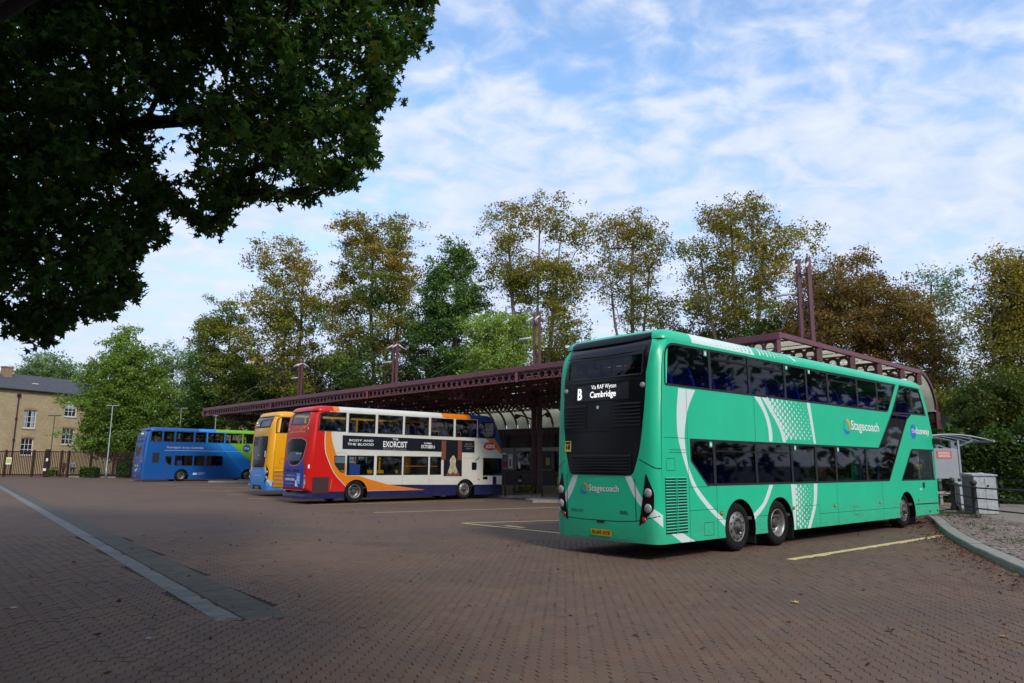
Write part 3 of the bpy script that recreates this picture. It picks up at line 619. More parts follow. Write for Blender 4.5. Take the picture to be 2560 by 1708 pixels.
# ------------------------------------------------------------------ waiting room wall under the curved back
M_WALL = mat('dark_panel', (.026, .018, .018), .5, var=.2, vscale=3); M_WGL = glass('dark_glass', (.10, .10, .10)); M_BAND = mat('pale_band', (.42, .42, .38), .6, var=.15, vscale=2, dirt=.4)
wr = empty('waiting_room', CC + cp(0, NBK + .05, .12), label='dark glazed waiting room wall along the back of the platform', cat='building')
def wp(t, n, z): return CT * t + CN * n + CZ * z
for k in range(20):
    a, b = CL * k / 20, CL * (k + 1) / 20
    MB().beam(wp(a + .03, .1, 3.25), wp(b - .03, .1, 3.25), .06, 1.0).build('upper_panel', M_WALL, wr)
    MB().beam(wp(a, -.02, 1.9), wp(a, -.02, 3.7), .08, .08).build('mullion', M_WALL, wr)
    door = k in (10, 4, 15)
    if door:
        MB().beam(wp(a + .1, .25, 1.25), wp(b - .1, .25, 1.25), .05, 2.4).build('door', mat('door_dark', (.014, .012, .012), .4), wr)
        MB().beam(wp(a + .05, -.05, 1.3), wp(a + .05, -.05, 2.5), .16, .16).build('door_frame', mat('door_frame_grey', (.13, .14, .14), .5), wr)
        MB().beam(wp(a + .3, .17, 1.15), wp(b - .3, .17, 1.15), .04, .05).build('push_bar', mat('push_bar', (.45, .36, .12), .5), wr)
        MB().beam(wp(a + .55, .2, 1.75), wp(a + .95, .2, 1.75), .03, .52).build('yellow_notice', mat('yellow_notice', (.60, .50, .06), .6), wr)
    else:
        MB().beam(wp(a + .03, .12, .5), wp(b - .03, .12, .5), .06, 1.0).build('stall_riser', mat('brown_panel', (.05, .035, .03), .6, var=.2), wr)
        MB().beam(wp(a + .03, .12, 1.75), wp(b - .03, .12, 1.75), .02, 1.4).build('pane', M_WGL, wr)
MB().beam(wp(0, -.12, 2.62), wp(CL, -.12, 2.62), .12, .24).build('pale_band', M_BAND, wr)
MB().beam(wp(0, 1.8, 2), wp(CL, 1.8, 2), .06, 4).build('inner_wall', mat('inner_wall', (.05, .045, .04), .8, var=.3), wr)
for k in range(20): MB().beam(wp(CL * k / 20, -.1, 2.5), wp(CL * k / 20, -.1, 3.9), .12, .12).build('bracket', M_MAR, wr)
# notice board with its bay number
nb = empty('notice_board', CC + cp(21.2, 7.4, .12), label='grey notice board with bay number sign behind the front of the red bus', cat='notice board')
def wq(t, n, z): return CT * t + CN * n + CZ * z
MB().beam(wq(-1.0, 0, 1.85), wq(1.2, 0, 1.85), .08, 1.25).build('board', mat('board_grey', (.20, .20, .20), .5), nb)
MB().beam(wq(-.9, 0, .6), wq(-.9, 0, 2.5), .08, .08).build('leg', M_IRON, nb); MB().beam(wq(1.1, 0, .0), wq(1.1, 0, 2.5), .08, .08).build('leg', M_IRON, nb)
s1 = MB().beam(wq(-.75, -.06, 1.72), wq(-.42, -.06, 1.72), .02, .82).build('bay_sign', mat('sign_white', (.75, .75, .73), .5), nb)
mb = MB(); fm = lambda a, b: wq(-a, -.075, b); lettering(mb, 'BAY', .47, .70, 1.98, 2.09, fm, 0, .01); lettering(mb, '8', .49, .68, 1.40, 1.86, fm, 0, .03); mb.build('sign_lettering', mat('ink', (.01, .01, .01), .6), s1)
MB().beam(wq(-.3, -.06, 1.55), wq(.35, -.06, 1.55), .02, .36).build('red_notice', mat('notice_red', (.35, .03, .05), .5), nb); MB().beam(wq(-.2, -.06, 2.0), wq(.35, -.06, 2.0), .02, .2).build('blue_notice', mat('notice_blue', (.08, .13, .22), .5), nb); MB().beam(wq(-.2, -.06, 2.16), wq(.35, -.06, 2.16), .02, .1).build('white_notice', mat('sign_white'), nb)
MB().beam(wq(-1.35, 0, 2.05), wq(-1.2, 0, 2.05), .03, .3).build('blue_panel', mat('notice_pale', (.30, .40, .45), .5), nb); MB().beam(wq(-1.35, 0, 1.5), wq(-1.2, 0, 1.5), .03, .4).build('white_panel', mat('sign_white'), nb)
# barrier rails at the bay ends
def barrier(t0, n0, t1, n1, label, k=2):
    b = empty('guard_rail', CC + cp(t0, n0, .12), label=label, cat='guard rail', group='dark guard rails at the bay ends'); dt, dn = t1 - t0, n1 - n0
    for i in range(k + 1): MB().tube([wq(dt * i / k, dn * i / k, 0), wq(dt * i / k, dn * i / k, 1.08)], .03, 8).build('post', M_IRON, b, True)
    for z in (.55, 1.06): MB().tube([wq(0, 0, z), wq(dt, dn, z)], .022, 6).build('rail', M_IRON, b, True)
barrier(16.6, 2.1, 15.2, 1.9, 'dark guard rail by the nose of the red bus', 1); barrier(16.5, 2.2, 16.6, 5.4, 'guard rail running back beside the nose of the red bus', 2); barrier(15.2, 1.9, 12.6, 4.4, 'guard rail angled toward the maroon mast', 2)
bl = empty('bollard', CC + cp(18.3, 5.9, .12), label='short dark bollard left of the maroon mast', cat='bollard')
MB().lathe([(0, 0), (.12, 0), (.12, .12), (.085, .16), (.085, .5), (.10, .52), (.10, .58), (.085, .6), (.085, .9), (.10, .93), (.07, 1.0), (0, 1.02)], 14, (0, 0, 0), 2).build('post', M_IRON, bl, True)
MB().lathe([(.087, .60), (.089, .62), (.089, .68), (.087, .7)], 14, (0, 0, 0), 2).build('white_band', M_WHT, bl, True)
pr = empty('perch_seat', CC + cp(20.2, 11.0, .12), label='yellow tubular perch seat beside the mast', cat='bench'); M_YEL = mat('yellow_tube', (.55, .50, .06), .5)
MB().tube([wq(0, 0, 0), wq(0, 0, .75), wq(-1.6, 0, .75), wq(-1.6, 0, 0)], .04, 8).build('frame', M_YEL, pr); MB().tube([wq(-.2, .1, .72), wq(-.25, .1, 1.05), wq(-.7, .1, 1.0), wq(-.75, .1, .74)], .03, 8).build('arm_rest', M_YEL, pr)
# ================================================================== BUSES
M_TYRE = mat('tyre', (.013, .0125, .0125), .9, spec=.1, var=.35, vscale=12, bump=.3, bscale=60, dirt=.4, dirtcol=(.05, .043, .036)); M_RIM = mat('rim_steel', (.34, .33, .31), .45, metal=.75, var=.35, vscale=9, dirt=.5, dirtcol=(.10, .08, .06)); M_HUB = mat('hub_grease', (.055, .05, .045), .6, var=.5, vscale=14)
M_BLK = mat('black_gloss', (.005, .005, .006), .16, spec=.32); M_RUB = mat('rubber', (.012, .012, .012), .55); M_UNDER = mat('underbody', (.010, .009, .008), .95, spec=.02, var=.4)
M_WINB = glass('bus_glass', (.36, .38, .39), .6); M_WINC = glass('clear_glass', (.62, .66, .66)); M_FLOOR = mat('bus_floor', (.05, .05, .055), .7); M_LIN = mat('interior_lining', (.16, .16, .17), .7); M_POLE = mat('grab_rail_blue', (.03, .10, .42), .4); M_POLEO = mat('grab_rail_orange', (.75, .22, .03), .4)
M_LENSW = mat('lens_clear', (.30, .31, .31), .12, spec=.6, coat=.5); M_LENSR = mat('lens_red', (.45, .01, .01), .15, coat=.5); M_LENSA = mat('lens_amber', (.55, .16, .01), .2, coat=.4); M_LED = mat('led_text', (.95, .95, .92), .5, emit=.9); M_PLATE = mat('plate_yellow', (.62, .44, .02), .45); M_INK = mat('ink'); M_SLAT = mat('slat_black', (.010, .010, .011), .6, spec=.2)
M_GAP = mat('panel_gap', (.012, .03, .022), .8); M_WP = mat('white_paint')
_seat = {}
def seat_mesh(m1, m2):
    if (m1.name, m2.name) in _seat: return _seat[(m1.name, m2.name)]
    mb = MB(); mb.box((0, .02, .40), (.43, .44, .12))
    sec = [(.40, .21, .06), (.44, .30, .055), (.43, .55, .05), (.40, .75, .045), (.33, .92, .04), (.22, 1.0, .03)]; vs = []
    for w, z, d in sec:
        y = -.20 - (z - .2) * .14; vs += [(-w / 2, y - d, z + .22), (w / 2, y - d, z + .22), (w / 2, y + d, z + .22), (-w / 2, y + d, z + .22)]
    fs = [(4 * i + j, 4 * i + (j + 1) % 4, 4 * i + 4 + (j + 1) % 4, 4 * i + 4 + j) for i in range(5) for j in range(4)] + [(20, 21, 22, 23)]
    mb.add(vs, fs); mb.tube([(-.15, -.37, 1.2), (-.08, -.38, 1.28), (.08, -.38, 1.28), (.15, -.37, 1.2)], .02, 6, 1); mb.box((0, 0, .18), (.08, .3, .34), 1)
    me = bpy.data.meshes.new('seat'); me.from_pydata(mb.v, [], mb.f); me.materials.append(m1); me.materials.append(m2); me.polygons.foreach_set('material_index', mb.m); _seat[(m1.name, m2.name)] = me; return me
_wh = {}
def wheel_meshes(kind, rad):
    if (kind, rad) in _wh: return _wh[(kind, rad)]
    k = rad / .48
    t = MB(); t.lathe([(.29 * k, -.02), (.31 * k, .0), (.36 * k, .018), (.42 * k, .012), (.462 * k, -.012), (.478 * k, -.05), (.48 * k, -.08), (.48 * k, -.24), (.46 * k, -.28), (.30 * k, -.29)], 36)
    tyre = t
    r = MB()
    if kind == 'flat':
        r.lathe([(.292 * k, -.022), (.296 * k, -.002), (.28 * k, .002), (.272 * k, -.02), (.262 * k, -.012), (.20 * k, .012), (.165 * k, .02), (.15 * k, .0), (.13 * k, -.03)], 36)
    else:
        r.lathe([(.292 * k, -.022), (.296 * k, -.002), (.28 * k, .002), (.268 * k, -.03), (.25 * k, -.06), (.245 * k, -.13), (.225 * k, -.155), (.16 * k, -.165), (.12 * k, -.14)], 36)
    rim = r; h = MB()
    if kind == 'flat':
        h.lathe([(.15 * k, -.02), (.135 * k, .005), (.12 * k, .012), (.085 * k, .05), (.075 * k, .075), (.0, .08)], 20)
        for i in range(10):
            a = 2 * math.pi * i / 10; y, z = .148 * k * math.cos(a), .148 * k * math.sin(a); h.tube([(.0, y, z), (.045, y, z)], .014 * k, 6)
    else:
        h.lathe([(.12 * k, -.15), (.11 * k, -.06), (.08 * k, -.04), (0, -.035)], 20)
        for i in range(10):
            a = 2 * math.pi * i / 10; y, z = .165 * k * math.cos(a), .165 * k * math.sin(a); h.tube([(-.165, y, z), (-.13, y, z)], .014 * k, 6)
    hl = MB(); rr = .236 * k if kind == 'flat' else .205 * k; x = .0035 if kind == 'flat' else -.1565
    for i in range(10):
        a = 2 * math.pi * (i + .5) / 10; c = Vector((x, rr * math.cos(a), rr * math.sin(a))); e1 = Vector((0, -math.sin(a), math.cos(a))); e2 = Vector((0, math.cos(a), math.sin(a)))
        hl.add([c + e1 * (.030 * k * math.cos(q)) + e2 * (.019 * k * math.sin(q)) for q in [2 * math.pi * j / 10 for j in range(10)]], [tuple(range(10))])
    out = []
    for n_, g, m in (('tyre', tyre, M_TYRE), ('rim', rim, M_RIM), ('hub', h, M_HUB), ('hand_hole', hl, M_DARK)):
        me = bpy.data.meshes.new(n_); me.from_pydata(g.v, [], g.f); me.materials.append(m)
        if n_ != 'hand_hole': me.polygons.foreach_set('use_smooth', [True] * len(g.f))
        out.append((n_, me))
    _wh[(kind, rad)] = out; return out
def interp(tab, z):
    if z <= tab[0][0]: return tab[0][1]
    for (a, b), (c, d) in zip(tab, tab[1:]):
        if z <= c: return b + (d - b) * (z - a) / (c - a)
    return tab[-1][1]
class Bus:
    def __init__(s, name, loc, ang, label, S):
        s.root = empty(name, (*loc, 0), -ang, label, 'bus'); s.S = S; s.w = S.get('w', 1.265); s.zb = S['zb']; s.zr = S['zr']; s.rr = S.get('rr', .22); s.rc = S.get('rc', .26); s.rf = S.get('rf', .14); s.bulge = S.get('bulge', .05)
        s.ur = lambda z: interp(S['rear'], z); s.uf = lambda z: interp(S['front'], z)
    def RS(s, u, z, off=0): return (s.w + off, u, z)
    def LS(s, u, z, off=0): return (-s.w - off, u, z)
    def RE(s, q, z, off=0):
        w, rc = s.w, s.rc; a = abs(q) - (w - rc); sg = 1 if q >= 0 else -1; u0 = s.ur(z)
        if a <= 0: return (q, u0 + s.bulge * (q / w) ** 2 - off, z)
        th = min(a / rc, math.pi / 2); return (sg * (w - rc + (rc + off) * math.sin(th)), u0 + s.bulge * ((w - rc) / w) ** 2 + rc - (rc + off) * math.cos(th), z)
    def rear_edge(s, z): return s.ur(z) + s.rc + s.bulge * ((s.w - s.rc) / s.w) ** 2
    def FR(s, q, z, off=0):
        w, rf = s.w, s.rf; a = abs(q) - (w - rf); sg = 1 if q >= 0 else -1; u0 = s.uf(z)
        if a <= 0: return (q, u0 + .12 * (1 - (q / w) ** 2) + off - .12 * (1 - ((w - rf) / w) ** 2), z)
        th = min(a / rf, math.pi / 2); return (sg * (w - rf + (rf + off) * math.sin(th)), u0 - rf + (rf + off) * math.cos(th), z)
    def shell(s, mats, side_holes, side_regions=(), rear_holes=(), rear_regions=(), roof_regions=None, front_mat=0, left_mats=None):
        S = s.S; zs = [s.zb + (s.zr - s.zb) * i / 14 for i in range(15)]; root = s.root
        ol = [(s.rear_edge(s.zb), s.zb)]
        for uc, zc, r in S['arches']:
            a0 = math.asin(max(-1, min(1, (s.zb - zc) / r))); ol += [(uc - r * math.cos(a0 + (math.pi - 2 * a0) * k / 16), zc + r * math.sin(a0 + (math.pi - 2 * a0) * k / 16)) for k in range(17)]
        ol += [(s.uf(z) - s.rf, z) for z in zs] + [(s.rear_edge(z), z) for z in zs[::-1][:-1]]
        s.side_outline = ol
        panel('side_panel', ol, mats, lambda u, z: s.RS(u, z), root, side_holes, side_regions)
        panel('side_panel', ol, mats, lambda u, z: s.LS(u, z), root, side_holes, [r for r in side_regions if r[1] < 90])
        SL = (s.w - s.rc) + s.rc * math.pi / 2
        panel('rear_panel', rect(-SL, SL, s.zb, s.zr), mats, lambda q, z: s.RE(q, z), root, rear_holes, rear_regions, step=(.12, .16), smooth=True)
        SF = (s.w - s.rf) + s.rf * math.pi / 2
        wz0, wz1 = S.get('screen', (1.25, s.zr - .1))
        panel('front_panel', rect(-SF, SF, s.zb, s.zr), mats, lambda q, z: s.FR(q, z), root, [rect(-1.1, 1.1, wz0, wz0 + 1.2), rect(-1.1, 1.1, s.zr - 1.0, s.zr - .12)], [(rect(-SF, SF, s.zb, s.zr), front_mat)], step=(.2, .2), smooth=True)
        for z0, z1 in ((wz0, wz0 + 1.2), (s.zr - 1.0, s.zr - .12)): panel('windscreen', rect(-1.1, 1.1, z0, z1), M_WINB, lambda q, z: s.FR(q, z, -.01), root, step=(.3, .3), smooth=True)
        # roof: rings round the whole plan
        n = 7; rings = []
        us0 = s.rear_edge(s.zr); us1 = s.uf(s.zr) - s.rf; kr, kf = S.get('kr', 1.5), S.get('kf', 2.2)
        for i in range(n + 3):
            if i <= n: th = math.pi / 2 * i / n; ins = s.rr * (1 - math.cos(th)); z = s.zr + s.rr * math.sin(th)
            elif i == n + 1: ins = s.rr + .35; z = s.zr + s.rr + .022
            else: ins = s.rr + .85; z = s.zr + s.rr + .034
            ring = []
            def plan(p, sec):
                x, y = p[0] * (s.w - ins) / s.w, p[1]
                mid = (us0 + us1) / 2
                y = y + (ins * kr if y < us0 + .5 else 0) * max(0, min(1, (us0 + .5 - y) / .5)) if y < mid else y - (ins * kf) * max(0, min(1, (y - us1 + 1.0) / 1.0))
                return (x, y, z)
            for k in range(17): ring.append(plan(s.RE(-SL + 2 * SL * k / 16, s.zr), 0))
            for k in range(1, 33): ring.append(plan(s.RS(us0 + (us1 - us0) * k / 33, s.zr), 1))
            for k in range(13): ring.append(plan(s.FR(SF - 2 * SF * k / 12, s.zr), 2))
            for k in range(1, 33): ring.append(plan(s.LS(us1 + (us0 - us1) * k / 33, s.zr), 3))
            rings.append(ring)
        m = len(rings[0]); vs = [p for r in rings for p in r]; fs = []; mi = []
        for i in range(len(rings) - 1):
            for k in range(m):
                f = (i * m + k, i * m + (k + 1) % m, (i + 1) * m + (k + 1) % m, (i + 1) * m + k); fs.append(f); c = sum((Vector(vs[j]) for j in f), Vector()) / 4
                mi.append(roof_regions(c) if roof_regions else 0)
        L = (len(rings) - 1) * m; fs.append(tuple(range(L, L + m))); mi.append(roof_regions(Vector((0, 6, 9))) if roof_regions else 0)
        me = bpy.data.meshes.new('roof'); me.from_pydata(vs, [], fs)
        for x in mats: me.materials.append(x)
        me.polygons.foreach_set('material_index', mi); me.polygons.foreach_set('use_smooth', [True] * len(fs)); me.update(); s.roof = link('roof', me, root)
        # underside, floors, lining
        u0, u1 = us0 - .1, us1 - .1
        mb = MB(); cuts = [u0] + [c for uc, zc, r in S['arches'] for c in (uc - r, uc + r)] + [u1]
        mb.bx(-.62, .62, u0, u1, s.zb - .03, .62)
        for a, b in zip(cuts[0::2], cuts[1::2]): mb.bx(-1.22, 1.22, a, b, s.zb + .02, .60)
        mb.build('underframe', M_UNDER, root)
        for uc, zc, r in S['arches']:
            for sg in (-1, 1):
                N_ = 12; a = MB(); pr = [(uc - (r - .004) * math.cos(math.pi * k / N_), zc + (r - .004) * math.sin(math.pi * k / N_)) for k in range(N_ + 1)]; pr = [(pr[0][0], s.zb)] + pr + [(pr[-1][0], s.zb)]
                a.add([(sg * x, u, z) for x in (s.w - .01, .64) for u, z in pr], [(k, k + 1, k + len(pr) + 1, k + len(pr)) for k in range(len(pr) - 1)]); a.build('wheel_arch', M_UNDER, root)
        fz1 = S.get('floor2', 2.32); MB().bx(-1.2, 1.2, u0, u1, .60, .66).build('lower_floor', M_FLOOR, root); MB().bx(-1.23, 1.23, u0, u1 - .1, fz1 - .1, fz1).build('upper_floor', M_FLOOR, root)
        for sg in (-1, 1):
            lo0, lo1, up0 = S['lining']
            for z0, z1 in ((1.06, lo0), (lo1, up0)): MB().bx(sg * (s.w - .05), sg * (s.w - .03), u0 + .3, u1 - 1.2, z0, z1).build('inner_lining', M_LIN, root)
        MB().bx(-1.2, 1.2, u0, u0 + .04, .66, fz1).build('rear_bulkhead', M_LIN, root)
        if S.get('engine', 0): MB().bx(-1.2, 1.2, u0 + .05, S['engine'], .66, 2.2).build('engine_bay', M_UNDER, root)
    def window(s, poly, fr=.045, gl=None, hopper=None, both=True, frame_mat=None, surf=None, off=.002):
        for f in ([surf] if surf else ([s.RS, s.LS] if both else [s.RS])):
            inn = inset(poly, fr); w = panel('window', poly, frame_mat or M_RUB, lambda a, b: f(a, b, off), s.root, [inn], step=(.2, .2) if surf else None)
            panel('pane', inn, gl or M_WINB, lambda a, b: f(a, b, -.012), w, step=(.2, .2) if surf else None, smooth=bool(surf))
            if hopper and f != s.LS:
                xs = [p[0] for p in inn]; mb = MB()
                for z in (hopper,): mb.add([f(min(xs), z - .018, .006), f(max(xs), z - .018, .006), f(max(xs), z + .018, .006), f(min(xs), z + .018, .006)], [(0, 1, 2, 3)])
                mb.build('hopper_bar', M_SLAT, w)
    def wheel(s, u, kind, rad=.48, inw=.03, dual=True):
        for sg in (1, -1):
            t = empty('wheel', (sg * (s.w - inw), u, rad), 0); t.parent = s.root
            if sg < 0: t.rotation_euler = (0, 0, math.pi)
            for n_, me in wheel_meshes(kind, rad): link(n_, me, t)
    def seats(s, rows, z, m1, m2, cols=(-1.0, -.56, .56, 1.0)):
        me = seat_mesh(m1, m2)
        for u in rows:
            for v in cols: link('seat', me, s.root, (v, u, z))
    def text(s, name, items, f, m, off=.004, parent=None):
        mb = MB()
        for it in items: lettering(mb, it[0], it[1], it[2], it[3], it[4], lambda a, b: f(a, b, off), 0, it[5] if len(it) > 5 else 0)
        return mb.build(name, m, parent or s.root)
    def decal(s, name, poly, m, f, off=.003, step=None, parent=None, holes=()): return panel(name, poly, m, lambda a, b: f(a, b, off), parent or s.root, holes, step=step, smooth=bool(step))
    def lines(s, name, segs, f, m, w=.008, off=.002):
        mb = MB()
        for (a0, b0, a1, b1) in segs:
            d = Vector((a1 - a0, b1 - b0)).normalized(); n = Vector((-d.y, d.x)) * w / 2; k = 6
            for i in range(k):
                p = Vector((a0, b0)).lerp(Vector((a1, b1)), i / k); q = Vector((a0, b0)).lerp(Vector((a1, b1)), (i + 1) / k)
                mb.add([f(*(p - n), off), f(*(q - n), off), f(*(q + n), off), f(*(p + n), off)], [(0, 1, 2, 3)])
        mb.build(name, m, s.root)
    def lens(s, u, z, r, m, f, rz=None, h=.02, name='side_marker'):
        mb = MB(); rings = []; N_ = 14
        for k, (q, o) in enumerate(((1, .0), (.95, h * .6), (.6, h), (0.01, h * 1.1))): rings += [f(u + r * q * math.cos(2 * math.pi * j / N_), z + (rz or r) * q * math.sin(2 * math.pi * j / N_), o + .003) for j in range(N_)]
        mb.add(rings, [(i * N_ + j, i * N_ + (j + 1) % N_, (i + 1) * N_ + (j + 1) % N_, (i + 1) * N_ + j) for i in range(3) for j in range(N_)]); return mb.build(name, m, s.root, True)
    def slats(s, name, u0, u1, z0, z1, n, f, m, depth=.02, frac=.45, parent=None):
        p = (z1 - z0) / n; k = max(2, int((u1 - u0) / .15))
        for i in range(n):
            a, b = z0 + i * p + p * (1 - frac), z0 + (i + 1) * p; mb = MB()
            for j in range(k):
                x0 = u0 + (u1 - u0) * j / k; x1 = u0 + (u1 - u0) * (j + 1) / k; mb.add([f(x0, a, depth), f(x1, a, depth), f(x1, b, .006), f(x0, b, .006), f(x0, a, .004), f(x1, a, .004)], [(0, 1, 2, 3), (4, 5, 1, 0)])
            mb.build(name, m, parent or s.root)
def curve(pts, n=6):
    """smooth line through points"""
    P = [Vector(p) for p in pts]; out = []
    for i in range(len(P) - 1):
        a, b, c, d = P[max(i - 1, 0)], P[i], P[i + 1], P[min(i + 2, len(P) - 1)]
        for k in range(n):
            t = k / n; out.append(tuple(.5 * ((2 * b) + (c - a) * t + (2 * a - 5 * b + 4 * c - d) * t * t + (3 * b - a - 3 * c + d) * t ** 3)))
    out.append(tuple(P[-1])); return out
def band(a, b): return curve(a) + curve(b)[::-1]
def dots(b, name, pts, m, f, off=.003):
    mb = MB()
    for u, z, r in pts: mb.add([f(x, y, off) for x, y in circ(u, z, r, 10)], [tuple(range(10))])
    return mb.build(name, m, b.root)
def swirl(b, u, z, r, f, off=.005, ms=None):
    ms = ms or [mat('logo_orange', (.85, .33, .03), .4), mat('logo_blue', (.02, .16, .60), .4), mat('logo_teal', (.03, .38, .48), .4)]
    for k, (a0, a1, nm) in enumerate(((-40, 150, 'orange'), (190, 330, 'blue'), (95, 215, 'teal'))):
        o_, i_ = [], []
        for j in range(13):
            t = R(a0 + (a1 - a0) * j / 12); q = j / 12; wd = .42 * math.sin(math.pi * min(1, .12 + q * .88)) ** .7
            o_.append((u + r * math.cos(t), z + r * math.sin(t))); i_.append((u + r * (1 - wd) * math.cos(t), z + r * (1 - wd) * math.sin(t)))
        b.decal('logo_' + nm, o_ + i_[::-1], ms[k], f, off + k * .001)
# ------------------------------------------------------------------ green three-axle bus
M_GRN = mat('bus_green', (.016, .52, .278), .34, spec=.35, coat=.3, var=.05, vscale=1.2, grime=.55, bump=.06, bscale=1.6, dirt=.12, dirtcol=(.03, .28, .13)); M_LW = mat('livery_white', (.66, .78, .74), .4, coat=.25, dirt=.15, dirtcol=(.4, .4, .34))
def green_bus():
    b = Bus('double_decker_bus', (1.7193, 14.023), .839, 'mint green three-axle double decker with white swooshes and black rear', dict(zb=.30, zr=4.07, rr=.22, rc=.18,
        rear=[(.3, .03), (.6, .0), (1.6, .0), (2.6, .03), (3.5, .09), (3.8, .15), (4.07, .30)], front=[(.24, 14.25), (1.0, 14.32), (1.8, 14.33), (2.7, 14.25), (3.25, 14.06), (3.7, 13.86), (4.07, 13.6)],
        arches=[(2.80, .45, .58), (4.43, .45, .58), (11.66, .42, .58)], lining=(1.2, 2.3, 3.05), floor2=2.36, screen=(1.3, 3), engine=1.05))
    up = rnd([(.36, 3.16), (10.78, 3.20), (11.50, 4.045), (.38, 4.0)], [.06, .12, .05, .34], 5)
    lo = [(1.12, 2.2), (9.94, 2.2), (11.03, 3.2), (11.76, 4.05), (13.28, 4.05), (13.74, 3.24), (12.50, 3.22), (12.15, 3.05), (11.83, 2.72), (10.52, 1.30), (1.66, 1.30), (1.12, 1.78)]
    cab = rnd([(11.36, 1.30), (14.05, 1.30), (14.08, 2.22), (12.28, 2.21)], [.03, .03, .03, .12])
    W = 1
    arcA = band([(.80, 3.14), (.73, 2.69), (.75, 2.2), (.97, 1.67), (1.22, 1.24), (1.61, .91), (1.98, .67), (2.30, .46)], [(1.36, 3.14), (1.11, 2.79), (.98, 2.41), (.96, 2.12), (1.04, 1.72), (1.27, 1.34), (1.61, 1.04), (1.99, .78), (2.30, .60)])
    arcB = band([(3.56, 3.17), (3.92, 2.85), (4.08, 2.53), (4.11, 2.22)], [(3.82, 3.17), (4.11, 2.8), (4.25, 2.47), (4.25, 2.22)])
    wedge = band([(3.88, 3.17), (4.18, 2.9), (4.55, 2.55), (4.72, 2.22)], [(4.14, 3.17), (4.44, 2.81), (4.69, 2.55), (4.86, 2.22)])
    strp = band([(5.95, 3.18), (6.08, 2.7), (6.19, 2.22)], [(6.11, 3.18), (6.21, 2.7), (6.30, 2.22)])
    st2 = band([(4.97, 1.29), (5.0, .8), (5.0, .6), (5.03, .3)], [(5.16, 1.29), (5.15, .8), (5.12, .6), (5.10, .3)]); st3 = band([(6.06, 1.29), (5.97, .8), (5.61, .27)], [(6.24, 1.29), (6.12, .8), (5.76, .27)])
    arcC = band([(4.02, 1.29), (3.72, .93), (3.27, .70)], [(4.18, 1.29), (3.85, .90), (3.34, .58)]); arcD = [(.45, .47), (.77, .30), (1.2, .30), (.78, .47)]
    side_regs = [(p, W) for p in (arcA, arcB, wedge, strp, st2, st3, arcC, arcD)]
    BK = 2
    blackp = rnd([(-1.04, 4.06), (1.04, 4.06), (1.04, 2.9), (.92, 1.95), (.76, 1.50), (-.82, 1.50), (-.96, 1.95), (-1.06, 2.9)], [.0, .0, .5, .3, .10, .10, .3, .5])
    rwin = rnd(rect(-.96, .96, 3.37, 3.80), .04)
    rl_, rr_ = band([(-.60, 1.49), (-.85, 1.05), (-1.35, .62)], [(-.74, 1.49), (-1.0, 1.10), (-1.35, .85)]), band([(.58, 1.49), (.85, 1.03), (1.38, .58)], [(.72, 1.49), (.98, 1.08), (1.38, .80)])
    def roofreg(c): return 2 if (c.y < .62 and abs(c.x) < 1.0 and c.z < 4.20) else 1 if (c.x > .9 and 1.2 < c.y < 3.7 and c.z < 4.28) else 0
    b.shell([M_GRN, M_LW, M_BLK], [up, lo, cab], side_regs, [rwin], [(rl_, W), (rr_, W), (blackp, BK)], roofreg)
    # windows, pane by pane
    us = [1.90, 3.40, 4.96, 6.0, 7.12, 8.83, 10.12]; sl = .05
    b.window(rnd([(.36, 3.16), (us[0], 3.165), (us[0] - .02, 4.005), (.38, 4.0)], [.06, 0, 0, .34], 5))
    for i, (a, c) in enumerate(zip(us, us[1:])): b.window([(a, 3.165 + i * .005), (c, 3.17 + i * .005), (c - .02, 4.02), (a - .02, 4.01)], hopper=3.82 if i in (0, 1, 4) else None)
    b.window(rnd([(us[-1], 3.195), (10.78, 3.20), (11.50, 4.045), (us[-1] - .02, 4.035)], [0, .12, .05, 0]))
    ls = [1.94, 3.53, 5.08, 6.25, 7.31, 9.1]
    b.window([(1.66, 1.30), (ls[0], 1.30), (ls[0], 2.2), (1.12, 2.2), (1.12, 1.78)])
    for i, (a, c) in enumerate(zip(ls, ls[1:])): b.window([(a, 1.30), (c, 1.30), (c, 2.2), (a, 2.2)], hopper=1.98 if i in (0, 1) else None)
    b.window([(9.1, 1.30), (10.52, 1.30), (11.83, 2.72), (12.15, 3.05), (12.30, 3.18), (11.03, 3.18), (9.94, 2.2), (9.1, 2.2)])
    b.window([(11.03, 3.185), (12.70, 3.225), (12.58, 4.05), (11.76, 4.05)]); b.window(rnd([(12.70, 3.225), (13.74, 3.24), (13.28, 4.05), (12.58, 4.05)], [0, .05, .2, 0]))
    b.window(rnd([(11.36, 1.30), (12.85, 1.30), (12.85, 2.215), (12.28, 2.21)], [.03, 0, 0, .12])); b.window([(12.85, 1.30), (14.05, 1.30), (14.08, 2.22), (12.85, 2.215)])
    b.window(rwin, .03, surf=b.RE)
    # engine grille of green bars, panel seams, flaps
    b.decal('grille_recess', rect(.30, .97, .47, 1.48), M_RUB, b.RS, .003)
    b.slats('grille_bar', .30, .97, .47, 1.48, 19, b.RS, M_GRN, .018, .36)
    for u in (.60, .645): b.decal('grille_rib', rect(u, u + .014, .47, 1.48), M_GRN, b.RS, .024)
